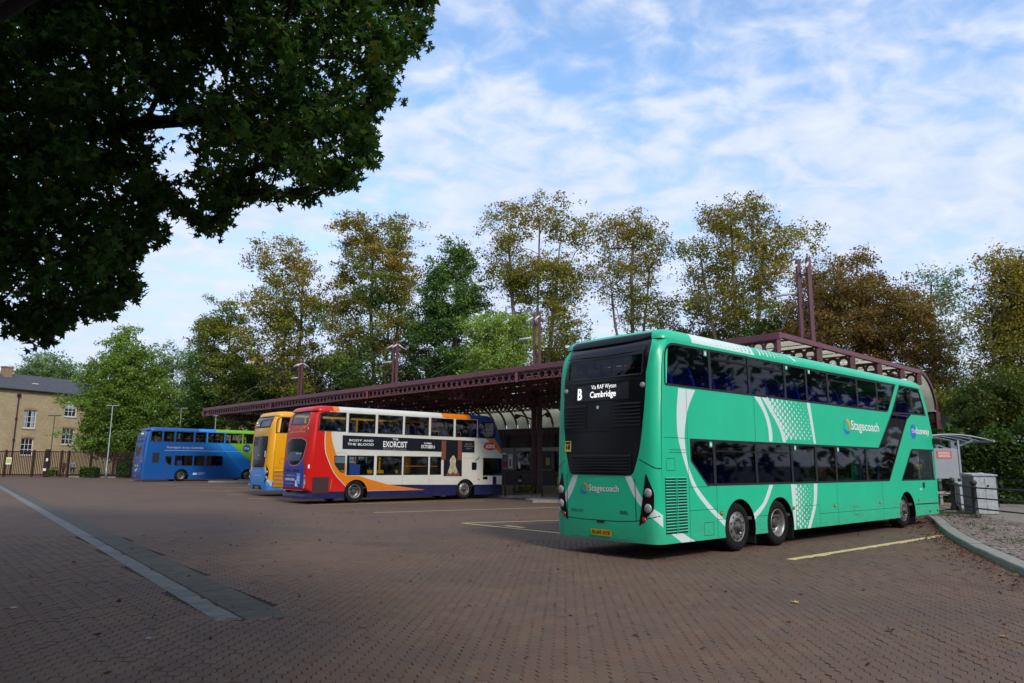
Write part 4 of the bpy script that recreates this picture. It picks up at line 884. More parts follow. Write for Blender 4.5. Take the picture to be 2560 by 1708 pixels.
    b.lines('panel_seams', [(.30, 2.2, 1.05, 2.2), (1.05, 2.2, 1.05, .3), (1.05, 1.29, 1.7, 1.29), (1.98, 1.29, 1.96, .3), (3.54, 3.15, 3.54, 2.2), (1.06, .86, 1.98, .86), (1.98, .66, 2.22, .66), (3.4, .66, 3.9, .66), (5.05, .8, 6.28, .8), (6.28, .3, 6.28, .8), (6.28, .60, 11.05, .58), (7.25, 1.29, 7.25, .3), (9.98, 1.29, 9.98, .3), (12.25, .62, 14.18, .6),
        (1.05, 3.14, 1.05, 2.2), (1.5, .62, 1.82, .62), (1.5, .38, 1.82, .38), (1.5, .62, 1.5, .38), (1.82, .62, 1.82, .38), (5.55, .72, 5.75, .72), (5.55, .5, 5.75, .5), (5.55, .5, 5.55, .72), (5.75, .5, 5.75, .72), (8.15, .70, 8.4, .70), (8.15, .5, 8.4, .5), (8.15, .5, 8.15, .7), (.36, 1.82, .62, 1.82), (.36, 1.6, .62, 1.6), (.62, 1.6, .62, 1.82), (.36, 1.6, .36, 1.82), (.45, 1.98, .98, 1.98), (.45, 1.93, .98, 1.93)], b.RS, M_GAP)
    b.lines('lower_skirt_strip', [(12.3, .63, 14.15, .61)], b.RS, M_RUB, .03, .006)
    for u, z in ((2.12, .77), (5.03, .77), (7.09, .76), (9.76, .75), (12.54, .74)): b.decal('marker_bezel', circ(u, z, .062, 12, .04), M_RUB, b.RS, .003); b.lens(u, z, .045, M_LENSA, b.RS, .028)
    for u in (13.35, 14.0): b.decal('tow_cover', rect(u - .05, u + .05, .36, .42), M_RUB, b.RS, .004)
    b.decal('fuel_flap', rect(12.95, 13.12, 1.08, 1.24), M_RUB, b.RS, .004); b.decal('door_handle', rnd(rect(12.65, 12.85, 1.02, 1.07), .02), M_WHT, b.RS, .01)
    # dots of the livery
    D = []
    for i in range(22):
        for j in range(16):
            u = 4.12 + .108 * i; z = 3.13 - .146 * j - (.073 if i % 2 else 0)
            left = 3.98 + (3.17 - z) * .95
            q = u - left
            if z < 2.27 or z > 3.13 or q < -.02 or u > 6.02 + (3.17 - z) * .18: continue
            r = .060 * (1 - q / 2.3)
            if r > .009: D.append((u, z, r))
    dots(b, 'dot_pattern', D, M_LW, b.RS)
    D = []
    for i in range(9):
        for j in range(12):
            u = 5.2 + .105 * i; z = 1.24 - .118 * j - (.06 if i % 2 else 0); r = .048 * (1 - i / 9.5)
            if z > .34 and u < 6.02 - max(0, (.85 - z)) * .6: D.append((u, z, max(r, .012)))
    dots(b, 'dot_pattern', D, M_LW, b.RS)
    RM = lambda u, a, off=0: (b.w - b.rr * (1 - math.cos(a / b.rr)) + off * math.cos(a / b.rr), u, b.zr + b.rr * math.sin(a / b.rr) + off * math.sin(a / b.rr))
    D = [(2.2 + .16 * i, .05 + .055 * j + .027 * (i % 2), .012 + .004 * max(0, i - 4)) for i in range(10) for j in range(5)]
    dots(b, 'roof_dots', [(u, a, min(r, .03)) for u, a, r in D if u < 3.75], M_GRN, RM); dots(b, 'roof_dots', [(3.9 + .16 * i, .05 + .055 * j + .027 * (i % 2), .034 - .003 * i) for i in range(9) for j in range(5)], M_LW, RM)
    b.decal('roof_stripe', [(5.45, .05), (5.6, .05), (5.2, .3), (5.08, .3)], M_LW, RM, .003, step=(.06, .05)); 
    # names
    swirl(b, 8.05, 2.70, .20, b.RS); b.text('fleet_name', [('Stagecoach', 8.30, 10.06, 2.55, 2.87, .012)], b.RS, M_WP)
    b.decal('name_disc', circ(12.55, 2.72, .22, 20), mat('disc_blue', (.02, .16, .50), .4), b.RS, .003); b.text('route_name', [('the', 12.42, 12.78, 2.68, 2.84)], b.RS, M_WP, .006); b.text('route_name', [('busway', 12.80, 13.85, 2.60, 2.86, .02)], b.RS, M_WP, .006)
    # inside
    sb = mat('seat_blue', (.012, .03, .50), .75, var=.3, vscale=9)
    b.seats([.95 + .72 * i for i in range(14)], 2.36, sb, M_POLE); b.seats([12.9], 2.36, sb, M_POLE); b.seats([1.9 + .78 * i for i in range(10)], .66, sb, M_POLE, (-1.0, -.56))
    for u in (9.4, 10.6, 11.4): MB().tube([(.9, u, .7), (.9, u + .25, 2.2), (.9, u + 1.1, 3.3)], .022, 8).build('grab_rail', M_POLE, b.root)
    MB().tube([(.95, 9.3, 1.75), (.95, 10.2, 1.75)], .02, 8).build('grab_rail', M_POLE, b.root); MB().tube([(.95, 11.0, 2.65), (.95, 12.0, 2.65)], .02, 8).build('grab_rail', M_POLE, b.root); MB().tube([(.95, 9.0, 3.1), (.95, 9.0, 3.35), (.95, 9.6, 3.35), (.95, 9.6, 3.1)], .02, 8).build('grab_rail', M_POLE, b.root)
    st = MB()
    for k in range(8): st.bx(.3, 1.1, 9.9 + k * .24, 10.2 + k * .24, .66 + k * .21, .72 + k * .21)
    st.build('stairs', M_LIN, b.root); MB().bx(.2, 1.15, 12.75, 12.8, .66, 2.1).build('cab_partition', M_LIN, b.root); MB().bx(1.1, 1.14, 13.0, 13.35, 1.62, 1.78).build('yellow_notice', mat('sticker_yellow', (.75, .65, .05)), b.root); MB().bx(1.1, 1.14, 12.98, 13.3, 1.86, 2.0).build('white_notice', M_WP, b.root); MB().bx(.6, .64, 12.2, 12.5, 1.5, 1.9).build('ticket_machine', M_LIN, b.root)
    for u, z in ((1.75, 3.9), (5.05, 3.93), (6.15, 3.93), (1.83, 2.1), (5.25, 2.1), (7.45, 2.1)): b.decal('window_sticker', rect(u - .05, u + .05, z - .05, z + .06), mat('sticker_green', (.10, .45, .28), .5), b.RS, .002); b.decal('sticker_mark', rect(u - .025, u + .03, z - .025, z + .03), M_WP, b.RS, .004)
    # wheels
    b.wheel(2.72, 'flat'); b.wheel(4.36, 'dish'); b.wheel(11.52, 'flat', inw=.07)
    for u in (3.42, 5.02, 12.28): MB().bx(1.0, 1.235, u - .03, u, .12, .8).build('mud_flap', M_RUB, b.root)
    # rear end
    RE = b.RE
    sg = b.decal('destination_display', rect(-.70, .67, 2.93, 3.27), mat('display_black', (.004, .004, .004), .3), RE, .006, step=(.2, .2)); b.lines('display_frame', [(-.70, 2.93, .67, 2.93), (-.70, 3.27, .67, 3.27), (-.70, 2.93, -.70, 3.27), (.67, 2.93, .67, 3.27)], RE, M_SLAT, .02, .009)
    b.text('display_lettering', [('B', -.64, -.52, 2.97, 3.20, .03), ('Via RAF Wyton', -.27, .36, 3.14, 3.25), ('Cambridge', -.30, .36, 2.96, 3.12, .015)], RE, M_LED, .012)
    for v, w in ((-.99, .05), (.97, .05)): b.lens(v, 3.17, .055, M_LENSW, RE, name='reversing_lamp')
    b.slats('vent_slat', -1.0, -.38, 2.39, 2.86, 7, RE, M_SLAT, .03, .55); b.slats('vent_slat', .33, .95, 2.39, 2.86, 7, RE, M_SLAT, .03, .55); b.slats('louvre', -.80, .74, 1.53, 1.88, 6, RE, M_SLAT, .035, .5)
    b.lines('panel_seams', [(-.95, 1.93, .88, 1.93), (-1.0, 3.30, .98, 3.30), (-1.03, 3.84, 1.0, 3.84), (-.99, 2.33, .95, 2.33)], RE, M_SLAT, .014, .004)
    b.decal('camera', circ(-.08, 2.80, .035), M_WHT, RE, .02)
    b.decal('cover_seam_panel', rect(-.42, .40, 2.40, 2.84), M_BLK, RE, .006, step=(.2, .2))
    b.decal('warning_sticker', rect(-.98, -.80, 1.95, 2.16), mat('sticker_yellow'), RE, .006, step=(.1, .1)); mb = MB(); [mb.add([RE(x, y, .009) for x, y in rect(*r)], [(0, 1, 2, 3)]) for r in ((-.96, -.82, 2.10, 2.145), (-.95, -.91, 2.0, 2.07), (-.89, -.83, 1.99, 2.08))]; mb.build('sticker_print', M_INK, b.root)
    b.lines('cover_seam', [(-1.14, 1.64, -.98, 1.78), (1.24, 1.64, .90, 1.80), (-.92, 1.5, -.90, .67), (-.90, .67, -.5, .655), (-.5, .655, .4, .66), (.4, .66, .82, .69), (.82, .69, .80, 1.45), (1.24, 1.64, 1.36, 1.64), (-1.36, 1.64, -1.14, 1.64), (-.90, .67, -1.3, .84), (.82, .69, 1.3, .80)], RE, M_GAP, .014)
    b.decal('cover_handle', rnd(rect(-.12, .08, .615, .655), .015), M_RUB, RE, .006)
    for sgn in (-1, 1):
        tl = b.decal('tail_light_cluster', rnd([(sgn * x, z) for x, z in ((1.05, 1.56), (1.20, 1.20), (1.19, .90), (.88, .60), (.95, .98))], .05), M_BLK, RE, .008, step=(.08, .1))
        for z, q in ((1.20, 1.085), (.925, 1.08)): b.lens(sgn * q, z, .075, M_LENSW, RE, .085, .03, 'tail_lamp')
        b.lens(sgn * .99, .72, .042, M_LENSR, RE, .05, .02, 'red_reflector')
        b.decal('side_lamp', rnd([(sgn * x, z) for x, z in ((1.385, .80), (1.41, .80), (1.41, .62), (1.385, .62))], .008), M_LENSA, RE, .004)
    swirl(b, -.43, 1.245, .105, RE); b.text('fleet_name', [('Stagecoach', -.31, .43, 1.155, 1.32, .012)], RE, M_WP, .004)
    b.text('maker_name', [('VOLVO', -.80, -.46, .79, .845, .01)], RE, mat('dark_chrome', (.03, .05, .045), .3), .006); b.text('model_name', [('B8L', .46, .66, .80, .86, .01)], RE, mat('dark_chrome'), .006)
    b.decal('bumper_recess', [(-.80, .44), (-.60, .54), (.52, .54), (.74, .40), (.74, .33), (-.80, .33)], M_GRN, RE, .004, step=(.15, .1))
    b.decal('number_plate', rnd(rect(-.26, .25, .375, .495), .015), M_PLATE, RE, .022, step=(.2, .2)); b.text('plate_lettering', [('BU69 XYE', -.225, .215, .40, .47, .015)], RE, M_INK, .026)
    # offside mirror housing and roof pod
    MB().bx(1.2, 1.5, 14.05, 14.22, 2.38, 2.56).build('mirror', M_RUB, b.root, bevel=.03); MB().lathe([(0, .06), (.08, .05), (.12, 0)], 12, (1.0, 12.9, b.zr + b.rr), 2).build('roof_marker', M_WHT, b.root, True)
    return b
green_bus()
# ------------------------------------------------------------------ red, white and blue bus
M_RDB = mat('bus_red', (.58, .008, .005), .34, grime=.3, bump=.06, bscale=1.6, spec=.35, coat=.3, dirt=.12, dirtcol=(.2, .03, .02)); M_WHB = mat('bus_white', (.62, .60, .53), .4, grime=.5, bump=.06, bscale=1.6, coat=.4, var=.05, vscale=1.5, dirt=.25, dirtcol=(.42, .38, .30)); M_ORB = mat('bus_orange', (.70, .19, .004), .35, grime=.5, bump=.06, bscale=1.6, coat=.4, dirt=.12); M_NVB = mat('bus_navy', (.006, .008, .065), .45, spec=.3, grime=.18, bump=.06, bscale=1.6, coat=.4, dirt=.2, dirtcol=(.04, .04, .06)); M_BLB = mat('bus_front_blue', (.008, .045, .24), .3, coat=.5)
def red_bus():
    b = Bus('double_decker_bus', (-9.2011, 30.9807), .855, 'red, white, orange and navy double decker with a black film advertisement', dict(zb=.20, zr=3.85, rr=.22, rc=.22,
        rear=[(.2, .02), (.6, -.02), (1.5, -.02), (2.8, .06), (3.4, .12), (3.85, .24)], front=[(.15, 10.6), (2.0, 10.64), (2.53, 10.58), (3.54, 10.26), (3.85, 9.98)],
        arches=[(2.28, .42, .56), (8.18, .40, .56)], lining=(1.1, 2.05, 2.92), floor2=2.2, screen=(1.1, 3)))
    P = [(.38, 1.69), (1.80, 3.12), (3.24, 4.54), (4.65, 5.97), (6.09, 7.41), (7.53, 8.84), (8.95, 10.12)]
    up = [rnd([(.38, 2.99), (1.69, 2.99), (1.68, 3.82), (.40, 3.80)], [.02, 0, 0, .3], 5)] + [rect(a, c, 2.965 - i * .006, 3.805) for i, (a, c) in enumerate(P[1:6])] + [rnd([(8.95, 2.93), (10.05, 2.93), (10.02, 3.74), (8.95, 3.76)], [0, .25, .2, 0])]
    lo = [rnd([(1.19, 1.98), (1.70, 1.98), (1.70, 1.27), (1.52, 1.27), (1.22, 1.60)], [.03, .03, .03, .12, .12])] + [rect(a, c, 1.155, 2.0) for a, c in ((1.79, 3.12), (3.25, 4.56), (4.64, 5.99), (6.08, 6.73))]
    cab = rect(9.25, 10.48, 1.10, 1.97)
    cv = [(.93, 3.9), (.80, 3.4), (.71, 2.96), (.75, 2.23), (.95, 1.71), (1.26, 1.19), (1.79, .69), (2.0, .5)]
    redp = curve(cv) + [(2.0, .2), (-1, .2), (-1, 4.2)]
    wl = curve(cv) + curve([(x + .035, z) for x, z in cv])[::-1]
    org = curve([(x + .035, z) for x, z in cv]) + [(5.85, .48), (3.89, .74), (3.09, .94), (2.4, 1.13), (1.76, 1.14), (1.76, 1.62), (1.50, 1.80)] + curve([(1.28, 2.03), (1.08, 2.55), (1.02, 2.97), (1.10, 3.4), (1.22, 3.9)])
    navy = [(-1, .52), (2.86, .48), (5.85, .48), (3.89, .74), (7.6, .69), (11, .66), (11, 0), (-1, 0)]
    blu = [(8.88, 3.9), (11, 3.9), (11, 2.1), (10.58, 2.16), (9.98, 2.93), (8.88, 2.93)]; orf = [(9.42, 2.92), (9.98, 2.92), (10.58, 2.16), (10.40, 2.18)]
    org2 = [(6.5, 3.95), (6.95, 3.82), (8.93, 3.80), (8.93, 3.95)]
    rred = rect(-2, 2, .52, 4)
    b.shell([M_WHB, M_RDB, M_ORB, M_NVB, M_BLB], up + lo + [cab], [(redp, 1), (org, 2), (wl, 0), (navy, 3), (org2, 2), (blu, 4), (orf, 2)], [rnd(rect(-.80, .80, 3.28, 3.80), .05)], [(rred, 1), (rect(-2, 2, 0, .52), 3)], lambda c: 1 if c.y < 1.0 else 2 if c.y < 1.22 else 0 if c.y < 6.6 else 2 if c.y < 8.5 else 4, 4)
    for k, p in enumerate(up): b.window(p, .035, M_WINC, hopper=3.6 if k in (1, 2, 3, 4) else None)
    for k, p in enumerate(lo): b.window(p, .035, M_WINC, hopper=1.80 if k in (1, 2) else None)
    b.window(cab, .05); b.window(rnd(rect(-.80, .80, 3.28, 3.80), .05), .035, M_WINC, surf=b.RE)
    # advertisement
    M_AD = mat('advert_black', (.006, .007, .012), .35); M_FR = mat('advert_frame', (.62, .62, .6), .4)
    ad = [(1.52, 2.23), (6.82, 2.19), (6.84, 1.06), (7.98, 1.05), (7.97, 2.18), (8.74, 2.18), (8.73, 2.82), (1.50, 2.88)]
    b.decal('advert_frame', ad, M_FR, b.RS, .006, holes=[inset(ad, .03)]); b.decal('advert_panel', inset(ad, .03), M_AD, b.RS, .005)
    b.lines('advert_joint', [(3.25, 2.25, 3.25, 2.84), (5.05, 2.22, 5.05, 2.84)], b.RS, M_SLAT, .02, .008)
    b.text('advert_lettering', [('BODY AND', 1.86, 3.04, 2.60, 2.69, .01), ('THE BLOOD', 1.78, 3.06, 2.43, 2.53, .01), ('THE', 4.02, 4.32, 2.70, 2.78, .01), ('EXORCIST', 3.54, 4.80, 2.38, 2.65, .02), ('IN CINEMAS', 5.72, 6.14, 2.57, 2.64, .02), ('OCTOBER 6', 5.56, 6.33, 2.37, 2.53, .02)], b.RS, M_WP, .010)
    b.text('advert_small_print', [('BELIEVER', 3.56, 4.78, 2.28, 2.33), ('BOOK', 8.14, 8.54, 2.60, 2.65), ('TICKETS', 8.05, 8.62, 2.49, 2.54), ('NOW', 8.18, 8.5, 2.38, 2.43)], b.RS, mat('advert_grey', (.30, .30, .32), .5), .010)
    for x0, x1 in ((6.72, 6.98), (7.68, 7.92)): b.decal('advert_pillar', rect(x0, x1, 1.85, 2.76), mat('advert_brown', (.16, .055, .03), .5), b.RS, .009)
    b.decal('advert_steps', [(6.98, 1.10), (7.86, 1.10), (7.66, 1.42), (7.18, 1.42)], mat('advert_brown'), b.RS, .009); b.decal('advert_dress', curve([(7.38, 2.06), (7.22, 1.85), (7.24, 1.6), (7.12, 1.3), (7.26, 1.20), (7.42, 1.28), (7.60, 1.2), (7.66, 1.35), (7.56, 1.62), (7.58, 1.88), (7.44, 2.06)], 3), mat('advert_cream', (.45, .38, .27), .5, var=.5, vscale=6), b.RS, .011)
    # front badge
    b.decal('badge', circ(9.70, 2.54, .43, 20, .20), mat('badge_red', (.55, .02, .05), .35), b.RS, .004); b.text('badge_lettering', [('citi', 9.42, 10.0, 2.45, 2.66, .03)], b.RS, M_WP, .008); b.text('strapline', [('city life, city travel', 8.95, 9.92, 2.20, 2.27)], b.RS, mat('strap_grey', (.40, .40, .38)), .005)
    b.decal('badge_tail', [(8.95, 2.72), (9.5, 2.70), (9.5, 2.735)], mat('badge_blue', (.05, .15, .4)), b.RS, .005)
    b.decal('hatch', rect(8.55, 8.85, 1.38, 1.75), M_BLK, b.RS, .005); b.decal('paint_scrape', [(8.75, 1.85), (8.95, 2.0), (9.05, 2.1), (9.0, 1.9), (8.85, 1.82)], mat('scrape_green', (.18, .32, .10), .6), b.RS, .004)
    b.decal('fuel_flap', rect(9.26, 9.55, .92, 1.06), M_BLK, b.RS, .004); b.lens(8.98, .93, .05, M_LENSR, b.RS, .03); b.decal('door_line', rect(9.88, 10.12, .25, 1.06), M_NVB, b.RS, .005)
    b.lines('panel_seams', [(1.08, .6, 1.14, 1.05), (1.74, 1.15, 1.74, 2.1), (1.1, 2.1, 1.75, 2.1), (3.2, 1.15, 3.2, .75), (4.6, 1.15, 4.6, .75), (6.05, 1.15, 6.05, .75), (8.0, 1.95, 9.2, 1.95)], b.RS, mat('seam_grey', (.25, .22, .18)), .012)
    b.decal('side_grille', rect(.25, 1.0, .42, 1.10), mat('grille_maroon', (.045, .008, .01), .6), b.RS, .004); b.slats('grille_bar', .26, .99, .44, 1.08, 14, b.RS, mat('grille_maroon'), .014, .5)
    # rear
    RE = b.RE
    tear = rnd([(-.96, 2.55), (-.5, 2.69), (.5, 2.69), (.96, 2.55), (.76, 1.88), (.35, 1.58), (-.35, 1.58), (-.76, 1.88)], .16); b.decal('window_rim', inset(tear, -.03), mat('rim_grey', (.35, .33, .33)), RE, .003, step=(.2, .2)); b.decal('rear_glass', tear, M_BLK, RE, .006, step=(.15, .15)); b.decal('glass_tint', curve([(-.70, 2.0), (-.4, 2.12), (.2, 2.14), (.66, 2.05)], 4) + [(.52, 1.76), (-.52, 1.76)], mat('tint_blue', (.06, .10, .16), .2), RE, .009, step=(.2, .15))
    b.text('window_lettering', [('Stagecoach', .12, .66, 2.02, 2.10, .012)], RE, M_WP, .013)
    adr = rnd([(-.98, 1.50), (-.76, 1.84), (-.35, 1.53), (.35, 1.53), (.76, 1.84), (.98, 1.50), (.92, .66), (-.92, .66)], [.05, .0, .1, .1, .0, .05, .12, .12]); b.decal('rear_advert', adr, mat('advert_blue', (.03, .04, .30), .4), RE, .004, step=(.2, .15))
    b.text('rear_advert_lettering', [('your phone is your', -.70, .20, 1.10, 1.19), ('mobile ticket', -.80, .20, .93, 1.06, .03), ('buy online at stagecoachbus.com', -.7, .15, .78, .83)], RE, M_WP, .010)
    b.decal('advert_phone', rnd(rect(.36, .68, .80, 1.24), .03), mat('phone_blue', (.08, .40, .80), .4), RE, .009); b.decal('advert_hand', rnd([(.24, .70), (.56, .70), (.42, .80), (.34, .98), (.26, .95)], .03), M_WP, RE, .011); b.decal('phone_ring', circ(.52, 1.02, .10, 14), M_WP, RE, .012, holes=[circ(.52, 1.02, .06, 14)])
    for x0, x1 in ((-.85, -.25), (-.05, .55)): b.decal('vent', rect(x0, x1, 1.30, 1.39), M_RUB, RE, .009)
    b.text('rear_slogan', [('greener smarter travel', -.78, .52, 2.92, 3.02, .01)], RE, mat('slogan_yellow', (.72, .50, .05)), .005)
    for x, z in ((.30, 3.06), (.42, 3.16), (.56, 3.16), (.70, 3.18), (.84, 3.24), (.90, 3.34), (.94, 3.46), (.62, 2.98)): b.decal('leaf_motif', circ(x, z, .035, 7, .05), mat('slogan_yellow'), RE, .005)
    for sg in (-1, 1):
        b.decal('tail_light_cluster', rnd([(sg * x, z) for x, z in ((.98, 1.22), (1.10, 1.14), (1.13, .85), (1.02, .60), (.96, .66), (.99, .9))], .04), mat('lamp_silver', (.45, .44, .44), .2, coat=.4), RE, .010, step=(.06, .1))
        for z in (1.06, .80): b.lens(sg * 1.05, z, .045, M_LENSR if z > 1 else M_LENSW, RE, .06, .02, 'tail_lamp')
        b.lens(sg * .93, 3.08, .06, M_LENSW, RE, .07, .02, 'upper_lamp')
    b.decal('bumper_lip', rect(-.95, .95, .535, .56), mat('lip_pink', (.55, .10, .08)), RE, .012, step=(.2, .1)); b.decal('white_tab', rect(1.2, 1.27, 1.45, 1.60), M_WP, RE, .004)
    b.decal('warning_sticker', rect(-1.28, -1.12, 1.62, 1.80), mat('sticker_yellow'), RE, .004)
    sm = mat('seat_navy', (.022, .028, .10), .75); b.seats([.75 + .80 * i for i in range(12)], 2.2, sm, M_POLEO); b.seats([3.9, 5.4], .62, mat('seat_navy'), M_POLEO, (-1.0, -.56))
    b.wheel(2.24, 'dish', inw=.04); b.wheel(8.14, 'flat', inw=.05)
    for z in (1.55,): MB().tube([(1.0, 4.7, z), (1.0, 6.7, z)], .02, 8).build('grab_rail', M_POLEO, b.root)
    for u in (6.3, 7.6): MB().tube([(.9, u, 2.9), (.9, u, 3.2), (.9, u + .5, 3.2), (.9, u + .5, 2.9)], .02, 8).build('grab_rail', M_POLEO, b.root)
    MB().bx(1.0, 1.15, 2.0, 2.5, 1.0, 1.62).build('engine_cover', mat('cover_blue', (.03, .10, .42), .5), b.root)
    return b
red_bus()
# ------------------------------------------------------------------ yellow bus
M_YLB = mat('bus_yellow', (.80, .36, .002), .35, grime=.5, bump=.06, bscale=1.6, coat=.45, dirt=.12, dirtcol=(.35, .2, .05)); M_SKB = mat('bus_sky_blue', (.045, .25, .62), .35, coat=.4)
def yellow_bus():
    b = Bus('double_decker_bus', (-12.95, 37.40), .86, 'yellow double decker with sky blue rear bumper, partly behind the red bus', dict(zb=.30, zr=4.02, rr=.24, rc=.24,
        rear=[(.3, .03), (.6, -.02), (1.5, 0), (2.6, .03), (3.5, .09), (3.75, .15), (4.02, .32)], front=[(.2, 10.9), (2.0, 10.9), (4.02, 10.3)], arches=[(2.5, .45, .57), (8.2, .45, .57)], lining=(1.2, 2.3, 3.05), floor2=2.3))
    P = [(.28, 1.8), (1.9, 3.3), (3.4, 4.8), (4.9, 6.3), (6.4, 7.8), (7.9, 9.6)]
    up = [rnd([(.30, 3.14), (1.8, 3.14), (1.8, 3.98), (.32, 3.96)], [.03, 0, 0, .3], 5)] + [rect(a, c, 3.14, 3.98) for a, c in P[1:]]
    lo = [rect(a, c, 1.3, 2.2) for a, c in ((1.9, 3.3), (3.4, 4.8), (4.9, 6.3), (6.4, 7.8))]
    cres = band([(1.55, 3.12), (1.22, 2.7), (1.12, 2.2), (1.30, 1.7), (1.8, 1.2)], [(1.62, 3.12), (1.52, 2.7), (1.45, 2.2), (1.5, 1.7), (1.9, 1.2)])
    wh = [(.1, .85), (.3, .80), (1.4, .30), (.9, .30)]; bl = [(-.2, .80), (.25, .75), (.95, .30), (-.2, .30)]
    low = rnd([(-2, .2), (-2, .70), (-1.05, .80), (-.80, 1.40), (.80, 1.40), (1.05, .80), (2, .70), (2, .2)], 0); wed1 = [(.80, 1.42), (.95, 1.42), (1.22, .85), (1.5, .62), (1.35, .5), (1.05, .80)]; wed2 = [(-x, z) for x, z in wed1]
    hood = rnd([(-1.0, 4.0), (1.0, 4.0), (1.0, 3.42), (-1.0, 3.42)], .03); blk = rnd([(-.90, 3.0), (.90, 3.0), (.92, 2.4), (.74, 1.42), (-.74, 1.42), (-.92, 2.4)], .06)
    win = rnd(rect(-.30, .93, 3.47, 3.84), .04)
    b.shell([M_YLB, M_WHB, M_SKB, M_BLK], up + lo, [(cres, 1), (bl, 2), (wh, 1)], [win], [(low, 2), (wed1, 1), (wed2, 1), (hood, 3), (blk, 3)])
    for p in up + lo: b.window(p, .04, M_WINC)
    b.window(win, .03, M_WINC, surf=b.RE); RE = b.RE
    b.slats('vent_slat', -.86, -.30, 2.50, 2.96, 6, RE, M_SLAT, .03, .5); b.slats('vent_slat', .30, .86, 2.50, 2.96, 6, RE, M_SLAT, .03, .5); b.slats('louvre', -.72, .72, 1.45, 1.80, 6, RE, M_SLAT, .03, .5)
    b.decal('camera', rect(-.03, .08, 2.0, 2.08), M_WHT, RE, .02); b.decal('antenna', [(-.02, 3.02), (.08, 3.02), (.06, 3.4), (.02, 3.4)], M_WHB, RE, .01); b.text('display_lettering', [('Cambridge', -.84, -.42, 3.55, 3.61), ('B', -.84, -.72, 3.66, 3.76, .03)], RE, M_LED, .006); b.decal('glass_sticker', rect(.70, .82, 1.95, 2.25), mat('sign_white'), RE, .008)
    for sg in (-1, 1):
        b.decal('tail_light_cluster', rnd([(sg * x, z) for x, z in ((1.05, 1.58), (1.22, 1.22), (1.20, .90), (.90, .60), (.98, 1.0))], .05), M_BLK, RE, .008, step=(.08, .1))
        for z in (1.2, .92): b.lens(sg * 1.09, z, .075, M_LENSW, RE, .085, .03, 'tail_lamp')
    b.text('fleet_name', [('Stagecoach', -.35, .45, .95, 1.10, .012)], RE, mat('name_grey', (.55, .55, .6)), .005); b.decal('bumper_opening', rnd([(-.62, .33), (-.5, .54), (.45, .54), (.62, .33)], .04), M_RUB, RE, .004, step=(.2, .1)); b.decal('number_plate', rect(-.22, .22, .36, .48), M_PLATE, RE, .02); b.text('plate_lettering', [('BU69 XYE', -.18, .18, .385, .455, .015)], RE, M_INK, .024)
    b.decal('side_grille', rect(.32, 1.75, .42, 1.28), mat('grille_brown', (.12, .035, .005), .6), b.RS, .003); b.slats('grille_bar', .32, 1.75, .42, 1.28, 13, b.RS, M_YLB, .02, .38)
    b.lines('panel_seams', [(.3, 1.4, 1.8, 1.4), (.3, 2.3, .3, .4), (.6, 1.6, 1.0, 1.6), (.6, 1.85, 1.0, 1.85), (.6, 1.6, .6, 1.85), (1.0, 1.6, 1.0, 1.85)], b.RS, mat('seam_brown', (.15, .06, .01)), .014)
    b.wheel(2.45, 'dish'); b.wheel(8.15, 'flat'); b.seats([.75 + .8 * i for i in range(10)], 2.3, mat('seat_navy'), M_POLEO)
yellow_bus()
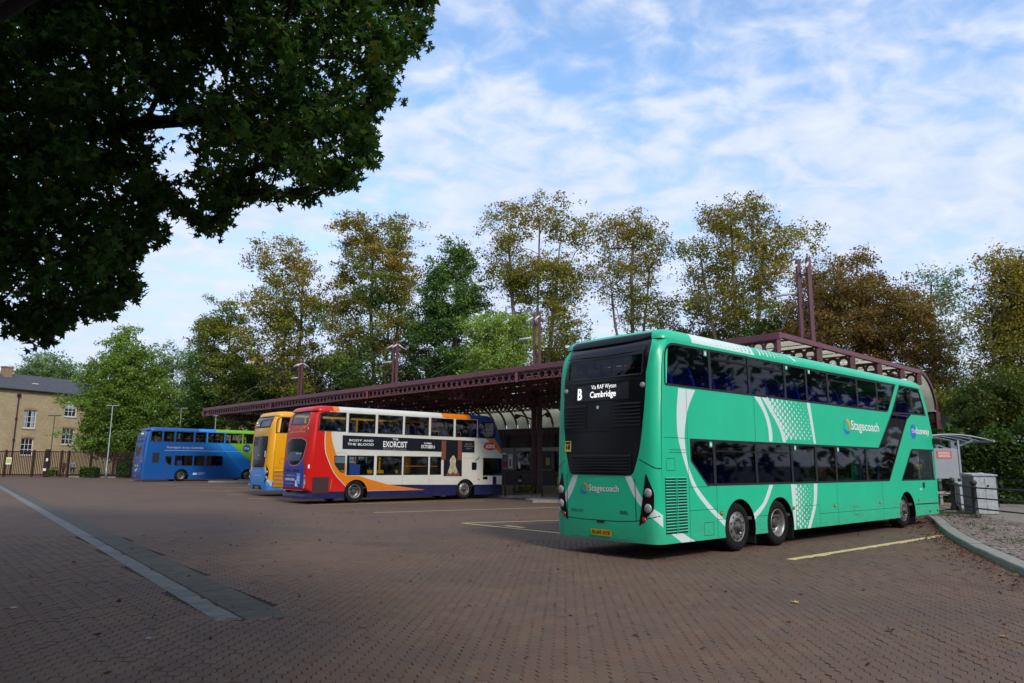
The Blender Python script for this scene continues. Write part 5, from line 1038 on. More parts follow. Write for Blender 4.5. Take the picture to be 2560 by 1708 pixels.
# ------------------------------------------------------------------ blue bus
M_BLU = mat('bus_blue', (.001, .075, .29), .38, grime=.15, bump=.06, bscale=1.6, coat=.45, dirt=.1); M_CYN = mat('bus_light_blue', (.02, .24, .68), .35, coat=.4); M_LIM = mat('bus_lime', (.16, .42, .02), .35, coat=.4)
def lerp_lb(z): return 6.2 + (3.28 - z) * (9.0 - 6.2) / 3.1
def blue_bus():
    b = Bus('double_decker_bus', (-31.488, 61.384), .8178, 'blue and lime double decker with dotted side, at the far left', dict(zb=.18, zr=4.26, rr=.25, rc=.24,
        rear=[(.2, .02), (.6, -.02), (1.5, 0), (3.0, .10), (3.8, .2), (4.26, .38)], front=[(.2, 11.3), (2.0, 11.3), (4.26, 10.6)], arches=[(3.28, .46, .58), (9.08, .46, .58)], lining=(1.2, 2.3, 3.2), floor2=2.4))
    up = [rnd([(.46, 3.30), (1.50, 3.30), (1.46, 4.21), (.5, 4.2)], [.03, 0, 0, .45], 5)] + [rect(a, c, 3.31, 4.205) for a, c in ((1.60, 2.48), (2.60, 4.08), (4.22, 5.14), (5.29, 6.75), (6.90, 8.37), (8.49, 9.9))]
    lo = [rnd([(1.87, 2.12), (2.40, 2.12), (2.40, 1.36), (2.2, 1.36), (1.90, 1.7)], [.03, .03, .03, .1, .1])] + [rect(a, c, 1.31, 2.19) for a, c in ((2.64, 4.14), (4.25, 5.18), (5.29, 6.75))]
    lb = [(6.2, 3.28), (7.39, 3.28), (9.17, 1.81), (9.9, 1.2), (9.9, .18), (9.0, .18)]; lm = [(7.39, 3.28), (12, 3.28), (12, .18), (9.9, .18), (9.9, 1.2), (9.17, 1.81)]; lmt = [(6.82, 4.3), (12, 4.3), (12, 3.2), (7.4, 3.2)]; cyt = [(5.2, 4.3), (6.82, 4.3), (6.82, 3.28), (5.2, 3.28)]
    b.shell([M_BLU, M_CYN, M_LIM], up + lo, [(cyt, 1), (lb, 1), (lm, 2), (lmt, 2)], [], [], lambda c: 0 if c.y < 4.6 else 1 if c.y < 6 else 2, 2)
    for p in up + lo: b.window(p, .04, M_WINC)
    b.decal('side_grille', rect(.84, 1.38, 1.56, 2.39), M_RUB, b.RS, .004)
    D = []
    for i in range(40):
        for j in range(28):
            u = 4.4 + .125 * i; z = 3.22 - .125 * j - (.06 if i % 2 else 0); q = u - (4.7 + (3.2 - z) * 1.0)
            if z < .3 or q < -.1 or u > lerp_lb(z) or any(pip(u, z, h) for h in lo) or (u - 9.08) ** 2 + (z - .46) ** 2 < .4 or (u - 3.28) ** 2 + (z - .46) ** 2 < .4: continue
            D.append((u, z, min(.056, .016 + .034 * q)))
    dots(b, 'dot_pattern', D, M_CYN, b.RS)
    b.text('route_lettering', [('Huntingdon', 1.93, 3.08, 2.73, 2.95), ('St Ives', 3.22, 3.80, 2.77, 2.93), ('Cambridge', 3.92, 4.98, 2.73, 2.95)], b.RS, mat('letter_gold', (.62, .42, .22), .5), .006)
    b.lines('pale_line', [(1.78, 2.60, 9.2, 2.60)], b.RS, mat('line_pale', (.35, .5, .62)), .025, .005); b.decal('name_disc', circ(8.86, 2.90, .36, 20), mat('disc_navy', (.01, .05, .22)), b.RS, .007); b.text('route_name', [('the', 8.62, 9.08, 2.78, 3.05)], b.RS, mat('letter_pale', (.5, .6, .5)), .011)
    b.text('council_name', [('Cambridgeshire', 4.62, 5.25, .66, .74), ('County Council', 4.62, 5.2, .55, .63)], b.RS, M_WP, .006); b.decal('council_mark', [(4.22, .56), (4.28, .76), (4.34, .62), (4.40, .76), (4.46, .62), (4.52, .76), (4.58, .56)], M_WP, b.RS, .006)
    b.lines('panel_seams', [(1.78, 2.3, 2.55, 2.3), (1.78, 2.3, 1.78, 1.3), (2.6, 2.2, 2.6, 1.3)], b.RS, mat('seam_blue', (.01, .03, .1)), .014)
    RE = b.RE; b.decal('destination_display', rnd(rect(-.75, .75, 3.65, 4.22), .05), M_BLK, RE, .005, step=(.2, .2)); b.text('display_lettering', [('Cambridge', -.35, .35, 3.9, 4.06, .015)], RE, M_LED, .010); b.decal('rear_glass', rnd([(-.75, 2.95), (.75, 2.95), (.62, 2.35), (.2, 2.10), (-.2, 2.10), (-.62, 2.35)], .1), M_BLK, RE, .005, step=(.2, .2)); b.decal('vent', rect(-.9, .9, 3.25, 3.5), mat('vent_navy', (.01, .03, .10)), RE, .004, step=(.2, .1))
    b.decal('rear_sticker', rect(-.35, .5, 1.25, 1.38), mat('sticker_yellow'), RE, .005); b.decal('rear_figure', rnd([(-.3, .95), (.3, 1.12), (.5, 1.1), (.2, .8), (-.2, .85)], .03), mat('figure_pale', (.3, .6, .75)), RE, .005); b.decal('number_plate', rect(-.25, .25, .42, .54), M_PLATE, RE, .01); b.text('plate_lettering', [('BU69 XYE', -.2, .2, .445, .515, .015)], RE, M_INK, .014)
    for sg in (-1, 1):
        for z, m in ((1.9, M_LENSR), (1.65, M_LENSA), (.95, M_LENSR)): b.lens(sg * 1.1, z, .07, m, RE, .09, .02, 'tail_lamp')
    b.lens(2.0, .62, .05, M_LENSR, b.RS, .03); b.lens(7.1, .6, .05, M_LENSR, b.RS, .03)
    b.wheel(3.26, 'dish'); b.wheel(9.06, 'flat'); b.seats([.9 + .8 * i for i in range(11)], 2.4, mat('seat_navy'), M_POLEO); MB().bx(.95, 1.15, 2.9, 3.3, 1.0, 1.75).build('engine_cover', mat('cover_blue'), b.root)

blue_bus()
# ================================================================== BUILDING AND FENCE ON THE LEFT
def brick_mat(name, c1, c2, mor, sc=1.0):
    m = bpy.data.materials.new(name); m.use_nodes = True; nt = m.node_tree; N = nt.nodes.new; L = nt.links.new; b = nt.nodes['Principled BSDF']; b.inputs['Roughness'].default_value = .9; b.inputs['Specular IOR Level'].default_value = .2
    tc = N('ShaderNodeTexCoord'); sp = N('ShaderNodeSeparateXYZ'); L(tc.outputs['Object'], sp.inputs[0]); ad = N('ShaderNodeMath'); ad.operation = 'ADD'; L(sp.outputs[0], ad.inputs[0]); L(sp.outputs[1], ad.inputs[1]); cb = N('ShaderNodeCombineXYZ'); L(ad.outputs[0], cb.inputs[0]); L(sp.outputs[2], cb.inputs[1])
    br = N('ShaderNodeTexBrick'); br.inputs['Scale'].default_value = sc; br.inputs['Brick Width'].default_value = .235; br.inputs['Row Height'].default_value = .078; br.inputs['Mortar Size'].default_value = .008; br.inputs['Color1'].default_value = (*c1, 1); br.inputs['Color2'].default_value = (*c2, 1); br.inputs['Mortar'].default_value = (*mor, 1); L(cb.outputs[0], br.inputs['Vector'])
    n = N('ShaderNodeTexNoise'); n.inputs['Scale'].default_value = .8; n.inputs['Detail'].default_value = 8; L(cb.outputs[0], n.inputs['Vector']); r = N('ShaderNodeMapRange'); r.inputs['From Min'].default_value = .4; r.inputs['From Max'].default_value = .7; r.inputs['To Max'].default_value = .5; L(n.outputs[0], r.inputs[0])
    x = N('ShaderNodeMix'); x.data_type = 'RGBA'; L(r.outputs[0], x.inputs['Factor']); L(br.outputs['Color'], x.inputs[6]); x.inputs[7].default_value = (*[c * .62 for c in c1], 1); L(x.outputs[2], b.inputs['Base Color'])
    bp = N('ShaderNodeBump'); bp.invert = True; bp.inputs['Strength'].default_value = .6; bp.inputs['Distance'].default_value = .01; L(br.outputs['Fac'], bp.inputs['Height']); L(bp.outputs[0], b.inputs['Normal']); return m
M_BRK = brick_mat('gault_brick', (.50, .385, .22), (.37, .275, .145), (.44, .37, .26)); M_SLATE = mat('slate', (.075, .075, .085), .75, var=.3, vscale=2.5, bump=.3, bscale=9, stretch=(1, 1, 6)); M_SASH = mat('sash_white', (.72, .72, .70), .5); M_PIPE = mat('downpipe', (.02, .014, .014), .5); M_PANEG = mat('window_glass', (.018, .022, .028), .08, spec=.6); M_CURT = mat('curtain', (.33, .36, .37), .8)
BD = Vector((.4392, .8984, 0)); BNn = Vector((.8984, -.4392, 0))
house = empty('brick_building', (-59.82, 84.0, 0), math.atan2(BD.y, BD.x), 'yellow brick building with slate roof and white sash windows', 'building')
# local x runs along the facade, local -y faces the yard
wins = [(3.03, 5.45, 1.5, 2.25, 0), (7.90, 7.12, 1.58, 2.08, 2), (7.88, 3.62, 1.58, 2.1, 1), (3.07, 2.22, 1.48, 2.12, 1), (-2.0, 5.45, 1.5, 2.25, 0), (-2.0, 2.2, 1.5, 2.1, 1), (13.0, 7.12, 1.58, 2.08, 1), (13.0, 3.62, 1.58, 2.1, 0)]
def archp(x, z, w, h): return [(x, z), (x + w, z), (x + w, z + h - .12), (x + w * .75, z + h - .03), (x + w / 2, z + h), (x + w * .25, z + h - .03), (x, z + h - .12)]
panel('wall', rect(-10, 18, -.1, 10.1), M_BRK, lambda a, b: (a, 0, b), house, [archp(*w[:4]) for w in wins])
MB().bx(-10, 18, .35, 9, -.1, 10.05).build('rear_wall', M_BRK, house)
for x, z, w, h, k in wins:
    P = archp(x, z, w, h); inn = inset(P, .09); f = panel('window', P, M_SASH, lambda a, b: (a, .12, b), house, [inn])
    mb = MB(); n = len(P); mb.add([(a, y, b) for y in (0, .16) for a, b in P], [(i, (i + 1) % n, n + (i + 1) % n, n + i) for i in range(n)]); mb.build('reveal', M_BRK, f)
    for i in range(3):
        for j in range(3):
            x0 = x + .10 + (w - .2) * i / 3; z0 = z + .12 + (h - .3) * j / 3; MB().bx(x0 + .025, x0 + (w - .2) / 3 - .025, .165, .17, z0 + .025, z0 + (h - .3) / 3 + .02).build('pane', M_PANEG, f)
    MB().bx(x + .08, x + w - .08, .173, .18, z + .08, z + h - .12).build('glazing_bars', M_SASH, f)
    if k == 0:
        for a in (.0, .72): MB().bx(x + .12 + a * (w - .3), x + .12 + (a + .26) * (w - .3), .155, .163, z + .15, z + h - .2).build('curtain', M_CURT, f)
    if k == 2: MB().bx(x + .12, x + w - .12, .155, .163, z + h * .5, z + h - .15).build('blind', M_CURT, f)
    for i in (1, 2): MB().bx(x + .10 + (w - .2) * i / 3 - .022, x + .10 + (w - .2) * i / 3 + .022, .13, .152, z + .1, z + h - .1).build('glazing_bar', M_SASH, f)
    for j in (1, 2): MB().bx(x + .1, x + w - .1, .125, .15, z + .12 + (h - .3) * j / 3 - .022, z + .12 + (h - .3) * j / 3 + .03).build('glazing_bar', M_SASH, f)
    MB().bx(x - .08, x + w + .08, -.08, .12, z - .10, z).build('sill', mat('stone_sill', (.36, .33, .27), .8, var=.2), f)
    mb = MB()
    for i in range(9):
        a = x - .12 + (w + .24) * i / 9; t = (a + (w + .24) / 18 - x - w / 2) / (w / 2); zz = z + h - .12 * t * t + .01; mb.bx(a + .008, a + (w + .24) / 9 - .008, -.012, .02, zz, zz + .23)
    mb.build('brick_arch', mat('arch_brick', (.33, .22, .10), .9, var=.3, vscale=8), f)
rf = MB().add([(-10.3, -.35, 10.02), (18.3, -.35, 10.02), (18.3, 4.5, 12.3), (-10.3, 4.5, 12.3), (18.3, 9.3, 10.02), (-10.3, 9.3, 10.02), (-10.3, -.35, 9.94), (18.3, -.35, 9.94)], [(0, 1, 2, 3), (3, 2, 4, 5), (6, 7, 1, 0)]).build('roof', M_SLATE, house)
MB().bx(-10.3, 18.3, -.42, -.30, 9.93, 10.03).build('gutter', M_PIPE, rf); MB().bx(2.0, 2.95, 3.2, 4.0, 11.2, 13.0).build('chimney', mat('chimney_brick', (.30, .19, .11), .9, var=.2, vscale=5), rf); MB().bx(1.93, 3.02, 3.13, 4.07, 12.85, 13.0).build('chimney_cap', mat('chimney_brick'), rf); MB().bx(4.6, 5.2, 1.5, 2.2, 10.98, 11.08).build('rooflight', M_SASH, rf)
dp = MB(); dp.tube([(2.16, -.12, 0), (2.16, -.12, 9.2)], .075, 8); dp.bx(1.98, 2.34, -.24, 0, 9.15, 9.5)
for z in (1.5, 4, 6.5): dp.bx(2.04, 2.28, -.2, 0, z, z + .1)
dp.build('downpipe', M_PIPE, house)
# ------------------------------------------------------------------ paling fence, bar by bar
M_FEN = mat('fence_brown', (.040, .019, .016), .8, var=.3, vscale=6, dirt=.3, dirtcol=(.03, .025, .02))
FA, FB, FCc = Vector((-54.5, 74.6)), Vector((-45.4, 74.9)), Vector((-27.0, 70.2))
fence = empty('paling_fence', (FB.x, FB.y, 0), label='dark brown vertical bar fence in front of the brick building', cat='fence')
bar_me = None; H_ = 2.62
def frun(a, b, first):
    global bar_me
    d = (b - a).normalized(); L = (b - a).length; n = int(L / .175)
    for i in range(n):
        p = a + d * (L * i / n) - FB
        if bar_me is None:
            mb = MB(); mb.box((0, 0, H_ / 2 + .05), (.062, .03, H_ - .1)); bar_me = bpy.data.meshes.new('bar'); bar_me.from_pydata(mb.v, [], mb.f); bar_me.materials.append(M_FEN)
        o = link('bar', bar_me, fence, (p.x, p.y, 0), math.atan2(d.y, d.x) + rng.gauss(0, .04))
    for i in range(int(L / 2.8) + 1):
        p = a + d * min(L, i * 2.8) - FB; MB().box((p.x, p.y, H_ / 2 + .05), (.14, .14, H_ + .1)).build('post', M_FEN, fence)
    for z in (.25, H_ - .06): MB().beam((*(a - FB), z), (*(b - FB), z), .06, .09).build('rail', M_FEN, fence)
frun(FA, FB, True); frun(FB, FCc, False)
lowk = empty('low_wall', (FB.x, FB.y, 0), label='low pale kerb under the paling fence', cat='kerb')
MB().beam((*(Vector((.4, -.12))), .06), (*(FCc - FB + Vector((0, -.12))), .06), .22, .14).build('coping', M_KERB, lowk)
sg = empty('fence_sign', (-51.2, 74.45, 1.5), label='small yellow and white sign on the paling fence', cat='sign'); MB().box((0, 0, .1), (.55, .02, .7)).build('plate', M_WP, sg); MB().box((0, -.014, .12), (.45, .01, .4)).build('yellow_patch', mat('sign_yellow', (.55, .55, .03)), sg)
gp = empty('gate_post', (-47.4, 74.6, 0), label='thick dark gate post with a white patch in the fence', cat='gate post'); MB().box((0, 0, 1.4), (.42, .16, 2.8)).build('post', M_FEN, gp); MB().box((-.1, -.09, .75), (.3, .02, .25)).build('white_patch', M_WP, gp); MB().box((.05, -.09, 1.75), (.2, .02, .3)).build('notice', M_WP, gp)
# ------------------------------------------------------------------ lamp posts with flat T heads
def tlamp(x, y, h, m, label, w=1.0, r=.06):
    t = empty('lamp_post', (x, y, 0), label=label, cat='lamp post', group='T-headed lamp posts behind the fence'); MB().tube([(0, 0, 0), (0, 0, .9), (0, 0, .92), (0, 0, h)], [r * 1.5, r * 1.5, r, r * .7], 8).build('pole', m, t, True)
    for s in (-1, 1): MB().box((s * w * .32, 0, h - .02), (w * .5, .2, .09)).build('lamp_head', m, t, bevel=.02)
M_LG = mat('lamp_grey', (.30, .33, .34), .5, metal=.2); M_LB = mat('lamp_brown', (.07, .055, .055), .6)
tlamp(-48.0, 76.0, 6.35, M_LB, 'dark T-headed lamp post in front of the brick wall', 1.15); tlamp(-40.3, 72.9, 7.2, M_LG, 'pale T-headed lamp post in front of the dense green tree', 1.15); tlamp(-36.6, 80, 7.5, M_LG, 'pale T-headed lamp post above the roof of the blue bus', 1.2); tlamp(-32.7, 80, 6.7, M_LG, 'pale lamp post under the left tip of the canopy', .5)
# chimney and roof of a house beyond the trees
fh = empty('distant_house', tuple(at(580 * K, 935 * K, 112).xy) + (0,), R(20), 'house with a tall yellow brick chimney glimpsed through the trees', 'building'); MB().bx(-6, 9, 0, 8, 0, 11.0).build('wall', M_BRK, fh); MB().add([(-6.4, -.4, 11), (9.4, -.4, 11), (9.4, 4, 14.6), (-6.4, 4, 14.6), (9.4, 8.4, 11), (-6.4, 8.4, 11)], [(0, 1, 2, 3), (3, 2, 4, 5), (0, 3, 5), (1, 4, 2)]).build('roof', M_SLATE, fh)
ch = MB().bx(-1.0, 1.0, 2.6, 4.0, 11, 18.6).build('chimney', mat('chimney_yellow', (.52, .38, .20), .9, var=.15, vscale=3), fh); MB().bx(-1.15, 1.15, 2.45, 4.15, 18.4, 18.8).build('chimney_cap', mat('chimney_yellow'), ch)
for a in (-3, 3, 6): MB().bx(a, a + 1.2, -.03, .0, 6, 8).build('window', M_PANEG, fh)
# ================================================================== TREES
def leaf_material(name, tr=.4):
    m = bpy.data.materials.new(name); m.use_nodes = True; nt = m.node_tree; nt.nodes.clear(); N = nt.nodes.new; L = nt.links.new
    out = N('ShaderNodeOutputMaterial'); a = N('ShaderNodeAttribute'); a.attribute_name = 'tint'; d = N('ShaderNodeBsdfDiffuse'); t = N('ShaderNodeBsdfTranslucent'); g = N('ShaderNodeBsdfGlossy'); g.inputs['Roughness'].default_value = .38; g.inputs[0].default_value = (.9, .9, .9, 1)
    m1 = N('ShaderNodeMixShader'); m1.inputs[0].default_value = tr; m2 = N('ShaderNodeMixShader'); m2.inputs[0].default_value = .012
    L(a.outputs['Color'], d.inputs[0]); hs = N('ShaderNodeHueSaturation'); hs.inputs['Value'].default_value = 1.15; hs.inputs['Saturation'].default_value = 1.1; L(a.outputs['Color'], hs.inputs['Color']); L(hs.outputs[0], t.inputs[0])
    L(d.outputs[0], m1.inputs[1]); L(t.outputs[0], m1.inputs[2]); L(m1.outputs[0], m2.inputs[1]); L(g.outputs[0], m2.inputs[2]); L(m2.outputs[0], out.inputs[0]); return m
M_LEAF = leaf_material('leaf'); M_BARK = mat('bark', (.085, .070, .052), .9, var=.35, vscale=3, bump=.5, bscale=14, stretch=(3, 3, .5)); M_BARKG = mat('bark_pale', (.21, .19, .14), .9, var=.35, vscale=3, bump=.5, bscale=14, stretch=(3, 3, .5))
RHOMB = np.array([(0, -.5, 0), (.30, -.05, .04), (0, .5, 0), (-.30, -.05, .04)])
def star_leaf():
    P = [(0, -.52)]
    for k, (a, r) in enumerate([(-20, .40), (8, .22), (30, .50), (58, .24), (90, .60), (122, .24), (150, .50), (172, .22), (200, .40)]): P.append((r * math.cos(R(a)), r * math.sin(R(a))))
    P[0] = (0, -.16); return np.array([(x, y, .10 * abs(x) - .06 * y * y) for x, y in P])
STAR = star_leaf()
def leaves_mesh(name, pos, tint, size, rs, tmpl=RHOMB, up=.5, matl=None, lobes=None, outv=None):
    n = len(pos); k = len(tmpl)
    nrm = rs.normal(size=(n, 3)); nrm[:, 2] = np.abs(nrm[:, 2]) * .6 + up
    if outv is not None: nrm = nrm * .8 + outv * .7
    nrm /= np.linalg.norm(nrm, axis=1)[:, None]
    t = rs.normal(size=(n, 3)); t[:, 2] -= .5; t -= nrm * (t * nrm).sum(1)[:, None]; t /= np.linalg.norm(t, axis=1)[:, None]; b = np.cross(nrm, t)
    s = (size * rs.uniform(.5, 1.5, n))[:, None, None] if np.isscalar(size) else size[:, None, None]
    V = pos[:, None, :] + s * (tmpl[None, :, 0:1] * b[:, None, :] + tmpl[None, :, 1:2] * t[:, None, :] + tmpl[None, :, 2:3] * nrm[:, None, :])
    V = V.reshape(-1, 3)
    if lobes is None: Fq = np.arange(n * k).reshape(n, k); starts = np.arange(n) * k; tot = np.full(n, k); loops = Fq.ravel(); fcol = tint
    me = bpy.data.meshes.new(name); me.vertices.add(len(V)); me.vertices.foreach_set('co', V.ravel()); me.loops.add(len(loops)); me.loops.foreach_set('vertex_index', loops.astype(np.int32)); me.polygons.add(n); me.polygons.foreach_set('loop_start', starts.astype(np.int32)); me.polygons.foreach_set('loop_total', tot.astype(np.int32))
    me.update(calc_edges=True); at_ = me.attributes.new('tint', 'FLOAT_COLOR', 'FACE'); at_.data.foreach_set('color', np.concatenate([fcol, np.ones((n, 1))], 1).ravel()); me.materials.append(matl or M_LEAF); return me
def palette(rs, n, cols, wts):
    c = np.array(cols)[rs.choice(len(cols), n, p=np.array(wts) / sum(wts))]; return c
def skeleton(mb, trunks, tips, rs, tip_r=.02, seg=5, maxr=.4, sag=.08):
    """joins each tip to the nearest lower wood and swells the limbs with what they carry"""
    nodes = []; par = []
    for tr in trunks:
        last = -1
        for p in tr: nodes.append(np.array(p, float)); par.append(last); last = len(nodes) - 1
    nt = len(nodes); order = sorted(range(len(tips)), key=lambda i: min(np.linalg.norm(tips[i] - nodes[j]) for j in range(nt)))
    for i in order:
        q = tips[i]; A = np.array(nodes); d = q - A; L = np.linalg.norm(d, axis=1); cost = L + 1.4 * np.maximum(0, A[:, 2] - q[2] + .25 * np.linalg.norm(d[:, :2], axis=1)); j = int(cost.argmin()); a = A[j]; l = L[j]; prev = j
        k = 2 if l > 1.2 else 1
        for s in range(1, k + 1):
            t = s / (k + 0.0); p = a + (q - a) * t + rs.normal(size=3) * l * .05 * (t < 1); p[2] += math.sin(math.pi * t) * l * sag; nodes.append(p); par.append(prev); prev = len(nodes) - 1
    n = len(nodes); w = np.zeros(n); child = [[] for _ in range(n)]
    for i, p in enumerate(par):
        if p >= 0: child[p].append(i)
    for i in range(n - 1, -1, -1):
        w[i] = (1 if not child[i] else 0) + sum(w[c] for c in child[i])
    r = np.minimum(tip_r * np.sqrt(w), maxr)
    # trunk radii never shrink downward
    done = set()
    for i in range(n):
        if child[i] and i not in done:
            pass
    segs = []
    starts = [i for i in range(n) if par[i] < 0]
    stack = [(s, None) for s in starts]
    while stack:
        i, pr = stack.pop(); path = [pr, i] if pr is not None else [i]
        while child[path[-1]]:
            cs = sorted(child[path[-1]], key=lambda c: -w[c]); nxt = cs[0]
            for c in cs[1:]: stack.append((c, path[-1]))
            path.append(nxt)
        if len(path) > 1:
            rad = [min(r[k], r[path[1]] * 1.05) if m == 0 and pr is not None else r[k] for m, k in enumerate(path)]; rad[-1] = max(rad[-1] * .6, .006)
            mb.tube([tuple(nodes[k]) for k in path], rad, seg if max(rad) < .12 else 8, caps=False)
def tree(name, label, base, blobs, trunks, seed, nclump=150, nleaf=90, lsize=.24, crad=.75, cols=None, top_cols=None, group=None, bark=None, tip_r=.030, cat='tree', maxr=.38, flat=.65, shell=.45, bright=2.35, dens=1.85, grow=1.1):
    nleaf = nleaf * dens; lsize *= .88; crad *= 1.12; nclump = int(nclump * 1.15); blobs = [(*b[:3], b[3] * grow, b[4] * grow, b[5] * grow) for b in blobs]
    rs = np.random.RandomState(seed); base = Vector(base); t = empty(name, base, label=label, cat=cat, group=group)
    vol = np.array([b[3] * b[4] * b[5] for b in blobs]) ** .75; cl = []
    zmax = max(b[2] + b[5] for b in blobs); zmin = min(b[2] - b[5] for b in blobs)
    for i in rs.choice(len(blobs), nclump, p=vol / vol.sum()):
        b = blobs[i]; d = rs.normal(size=3); d /= np.linalg.norm(d); q = shell + (1 - shell) * rs.uniform() ** .5; q *= rs.uniform(.82, 1.06)
        p = np.array(b[:3]) + d * np.array(b[3:6]) * q
        if p[2] > .3: cl.append(p)
    cl = np.array(cl); mb = MB(); skeleton(mb, trunks, cl, rs, tip_r, maxr=maxr); o = mb.build('trunk', bark or M_BARK, t, True)
    n = len(cl); cnt = rs.poisson(nleaf * rs.uniform(.45, 1.5, n)); idx = np.repeat(np.arange(n), cnt)
    # clumps are made of smaller sprays
    sub = rs.normal(size=(n, 7, 3)) * crad * np.array([.75, .75, .75 * flat]); pick = rs.randint(0, 7, len(idx))
    pos = cl[idx] + sub[idx, pick] + rs.normal(size=(len(idx), 3)) * crad * np.array([.34, .34, .34 * flat]); pos = pos[pos[:, 2] > .15] if (pos[:, 2] <= .15).any() and False else pos
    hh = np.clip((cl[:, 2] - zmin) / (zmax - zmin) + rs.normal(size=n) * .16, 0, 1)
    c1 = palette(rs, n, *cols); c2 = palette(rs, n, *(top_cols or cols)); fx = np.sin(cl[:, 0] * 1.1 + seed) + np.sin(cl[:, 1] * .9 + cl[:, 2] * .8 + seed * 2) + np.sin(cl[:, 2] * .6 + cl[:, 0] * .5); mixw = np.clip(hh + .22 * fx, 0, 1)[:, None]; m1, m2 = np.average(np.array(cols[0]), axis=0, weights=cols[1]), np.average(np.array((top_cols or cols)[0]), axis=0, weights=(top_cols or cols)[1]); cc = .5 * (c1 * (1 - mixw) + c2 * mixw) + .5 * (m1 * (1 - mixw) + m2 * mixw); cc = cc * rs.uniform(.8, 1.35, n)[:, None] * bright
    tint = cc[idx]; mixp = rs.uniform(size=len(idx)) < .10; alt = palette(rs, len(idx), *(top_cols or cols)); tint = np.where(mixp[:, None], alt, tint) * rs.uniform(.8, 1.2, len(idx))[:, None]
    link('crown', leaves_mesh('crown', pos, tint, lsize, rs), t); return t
GRN = ([(.045, .085, .018), (.06, .10, .02), (.035, .065, .018), (.075, .11, .022)], [3, 3, 2, 1]); GRND = ([(.030, .066, .016), (.04, .08, .018), (.024, .05, .014)], [3, 3, 2]); AUT = ([(.135, .098, .018), (.115, .100, .018), (.15, .092, .018), (.095, .098, .018), (.125, .078, .018)], [3, 3, 2, 3, 1.5]); AUTG = ([(.082, .098, .016), (.105, .100, .018), (.062, .088, .015), (.12, .088, .018)], [3, 3, 3, 1.5])
LIME = ([(.12, .17, .03), (.10, .15, .03), (.15, .19, .04)], [2, 2, 1]); BRN = ([(.105, .064, .020), (.090, .060, .018), (.12, .070, .020), (.075, .066, .018)], [3, 3, 2, 2.5]); PALE = ([(.09, .13, .06), (.11, .145, .07), (.075, .11, .045)], [2, 1, 2])
def pxblob(cx, cy, rx, ry, Y, depth=None, bx=0, by=0):
    """crown lobe given by where it shows at distance Y, in metres relative to the tree's foot"""
    c = at(cx * K, cy * K, Y); s = Y / F_PX * K; return (c.x - bx, c.y - by, c.z, rx * s, depth or rx * s, ry * s)
def pxtree(name, label, cx, Y, lobes, seed, stems=None, **kw):
    f = at(cx * K, 1050 * K, Y); bx, by = f.x, f.y; bl = [pxblob(*l[:4], Y + (l[4] if len(l) > 4 else 0), None, bx, by) for l in lobes]
    top = max(b[2] + b[5] for b in bl); tr = []
    rs = random.Random(seed)
    for (dx, k) in (stems or [(0, .82)]):
        n = 8; tx = dx; path = []
        for i in range(n): path.append((tx * (i / (n - 1)) * 2.2 + rs.gauss(0, .12) * (i > 0), rs.gauss(0, .12) * (i > 0), top * k * i / (n - 1)))
        tr.append(path)
    return tree(name, label, (bx, by, 0), bl, tr, seed, **kw)
G_ = 'tall autumn trees behind the canopy'
pxtree('lime_tree', 'sparse brown and green tree left of the tallest pair, above the canopy tip', 655, 78, [(650, 600, 72, 55), (665, 690, 95, 70), (640, 780, 85, 70), (690, 850, 80, 70)], 11, [(-.6, .8), (.5, .85)], nclump=210, nleaf=75, cols=AUTG, top_cols=AUT, group=G_, lsize=.27)
pxtree('lime_tree', 'tall tree with orange brown top right of centre-left gap, behind the second mast', 865, 76, [(815, 535, 52, 42), (900, 545, 62, 45), (870, 640, 105, 75), (860, 740, 110, 80), (850, 840, 100, 70)], 12, [(-.7, .88), (.4, .85), (1.0, .7)], nclump=260, nleaf=95, cols=GRN, top_cols=AUT, group=G_, lsize=.27)
pxtree('lime_tree', 'dark green tree right of the orange-topped one', 1040, 74, [(1035, 605, 50, 42), (1040, 690, 68, 70), (1020, 790, 85, 85), (1050, 860, 70, 50)], 13, [(0, .85)], nclump=200, nleaf=110, cols=GRND, top_cols=GRN, group=G_, lsize=.27)
pxtree('lime_tree', 'tall sparse brown tree behind the middle mast', 1225, 72, [(1175, 515, 58, 48), (1255, 490, 42, 40), (1315, 525, 50, 45), (1170, 610, 50, 70), (1240, 650, 80, 60), (1300, 640, 60, 60), (1250, 760, 90, 70)], 14, [(-1.3, .85), (.2, .92), (1.2, .8)], nclump=250, nleaf=62, cols=AUTG, top_cols=AUT, group=G_, bark=M_BARKG, lsize=.26)
pxtree('lime_tree', 'sparse pale-stemmed tree right of the middle mast', 1450, 72, [(1405, 540, 38, 40), (1460, 530, 45, 35), (1490, 570, 45, 55), (1430, 640, 70, 60), (1490, 720, 70, 45)], 15, [(-.9, .8), (.3, .9), (1.0, .8)], nclump=170, nleaf=52, cols=AUTG, top_cols=AUT, group=G_, bark=M_BARKG, lsize=.25)
pxtree('lime_tree', 'tall golden brown tree above the rear of the green bus', 1705, 66, [(1690, 510, 80, 45), (1775, 555, 60, 50), (1865, 555, 35, 34), (1620, 600, 65, 55), (1720, 620, 90, 65), (1650, 700, 80, 55), (1740, 730, 85, 55)], 16, [(-1.5, .8), (.0, .92), (1.3, .85)], nclump=250, nleaf=66, cols=AUTG, top_cols=AUT, group=G_, bark=M_BARKG, lsize=.25)
pxtree('beech_tree', 'broad rusty brown domed tree behind the right end of the canopy', 1950, 58, [(1935, 650, 110, 65), (1990, 730, 130, 70), (2060, 760, 100, 60), (1900, 760, 120, 60), (2080, 850, 90, 70)], 17, [(-.8, .7), (.8, .75)], nclump=300, nleaf=120, cols=BRN, top_cols=BRN, lsize=.22, crad=.7)
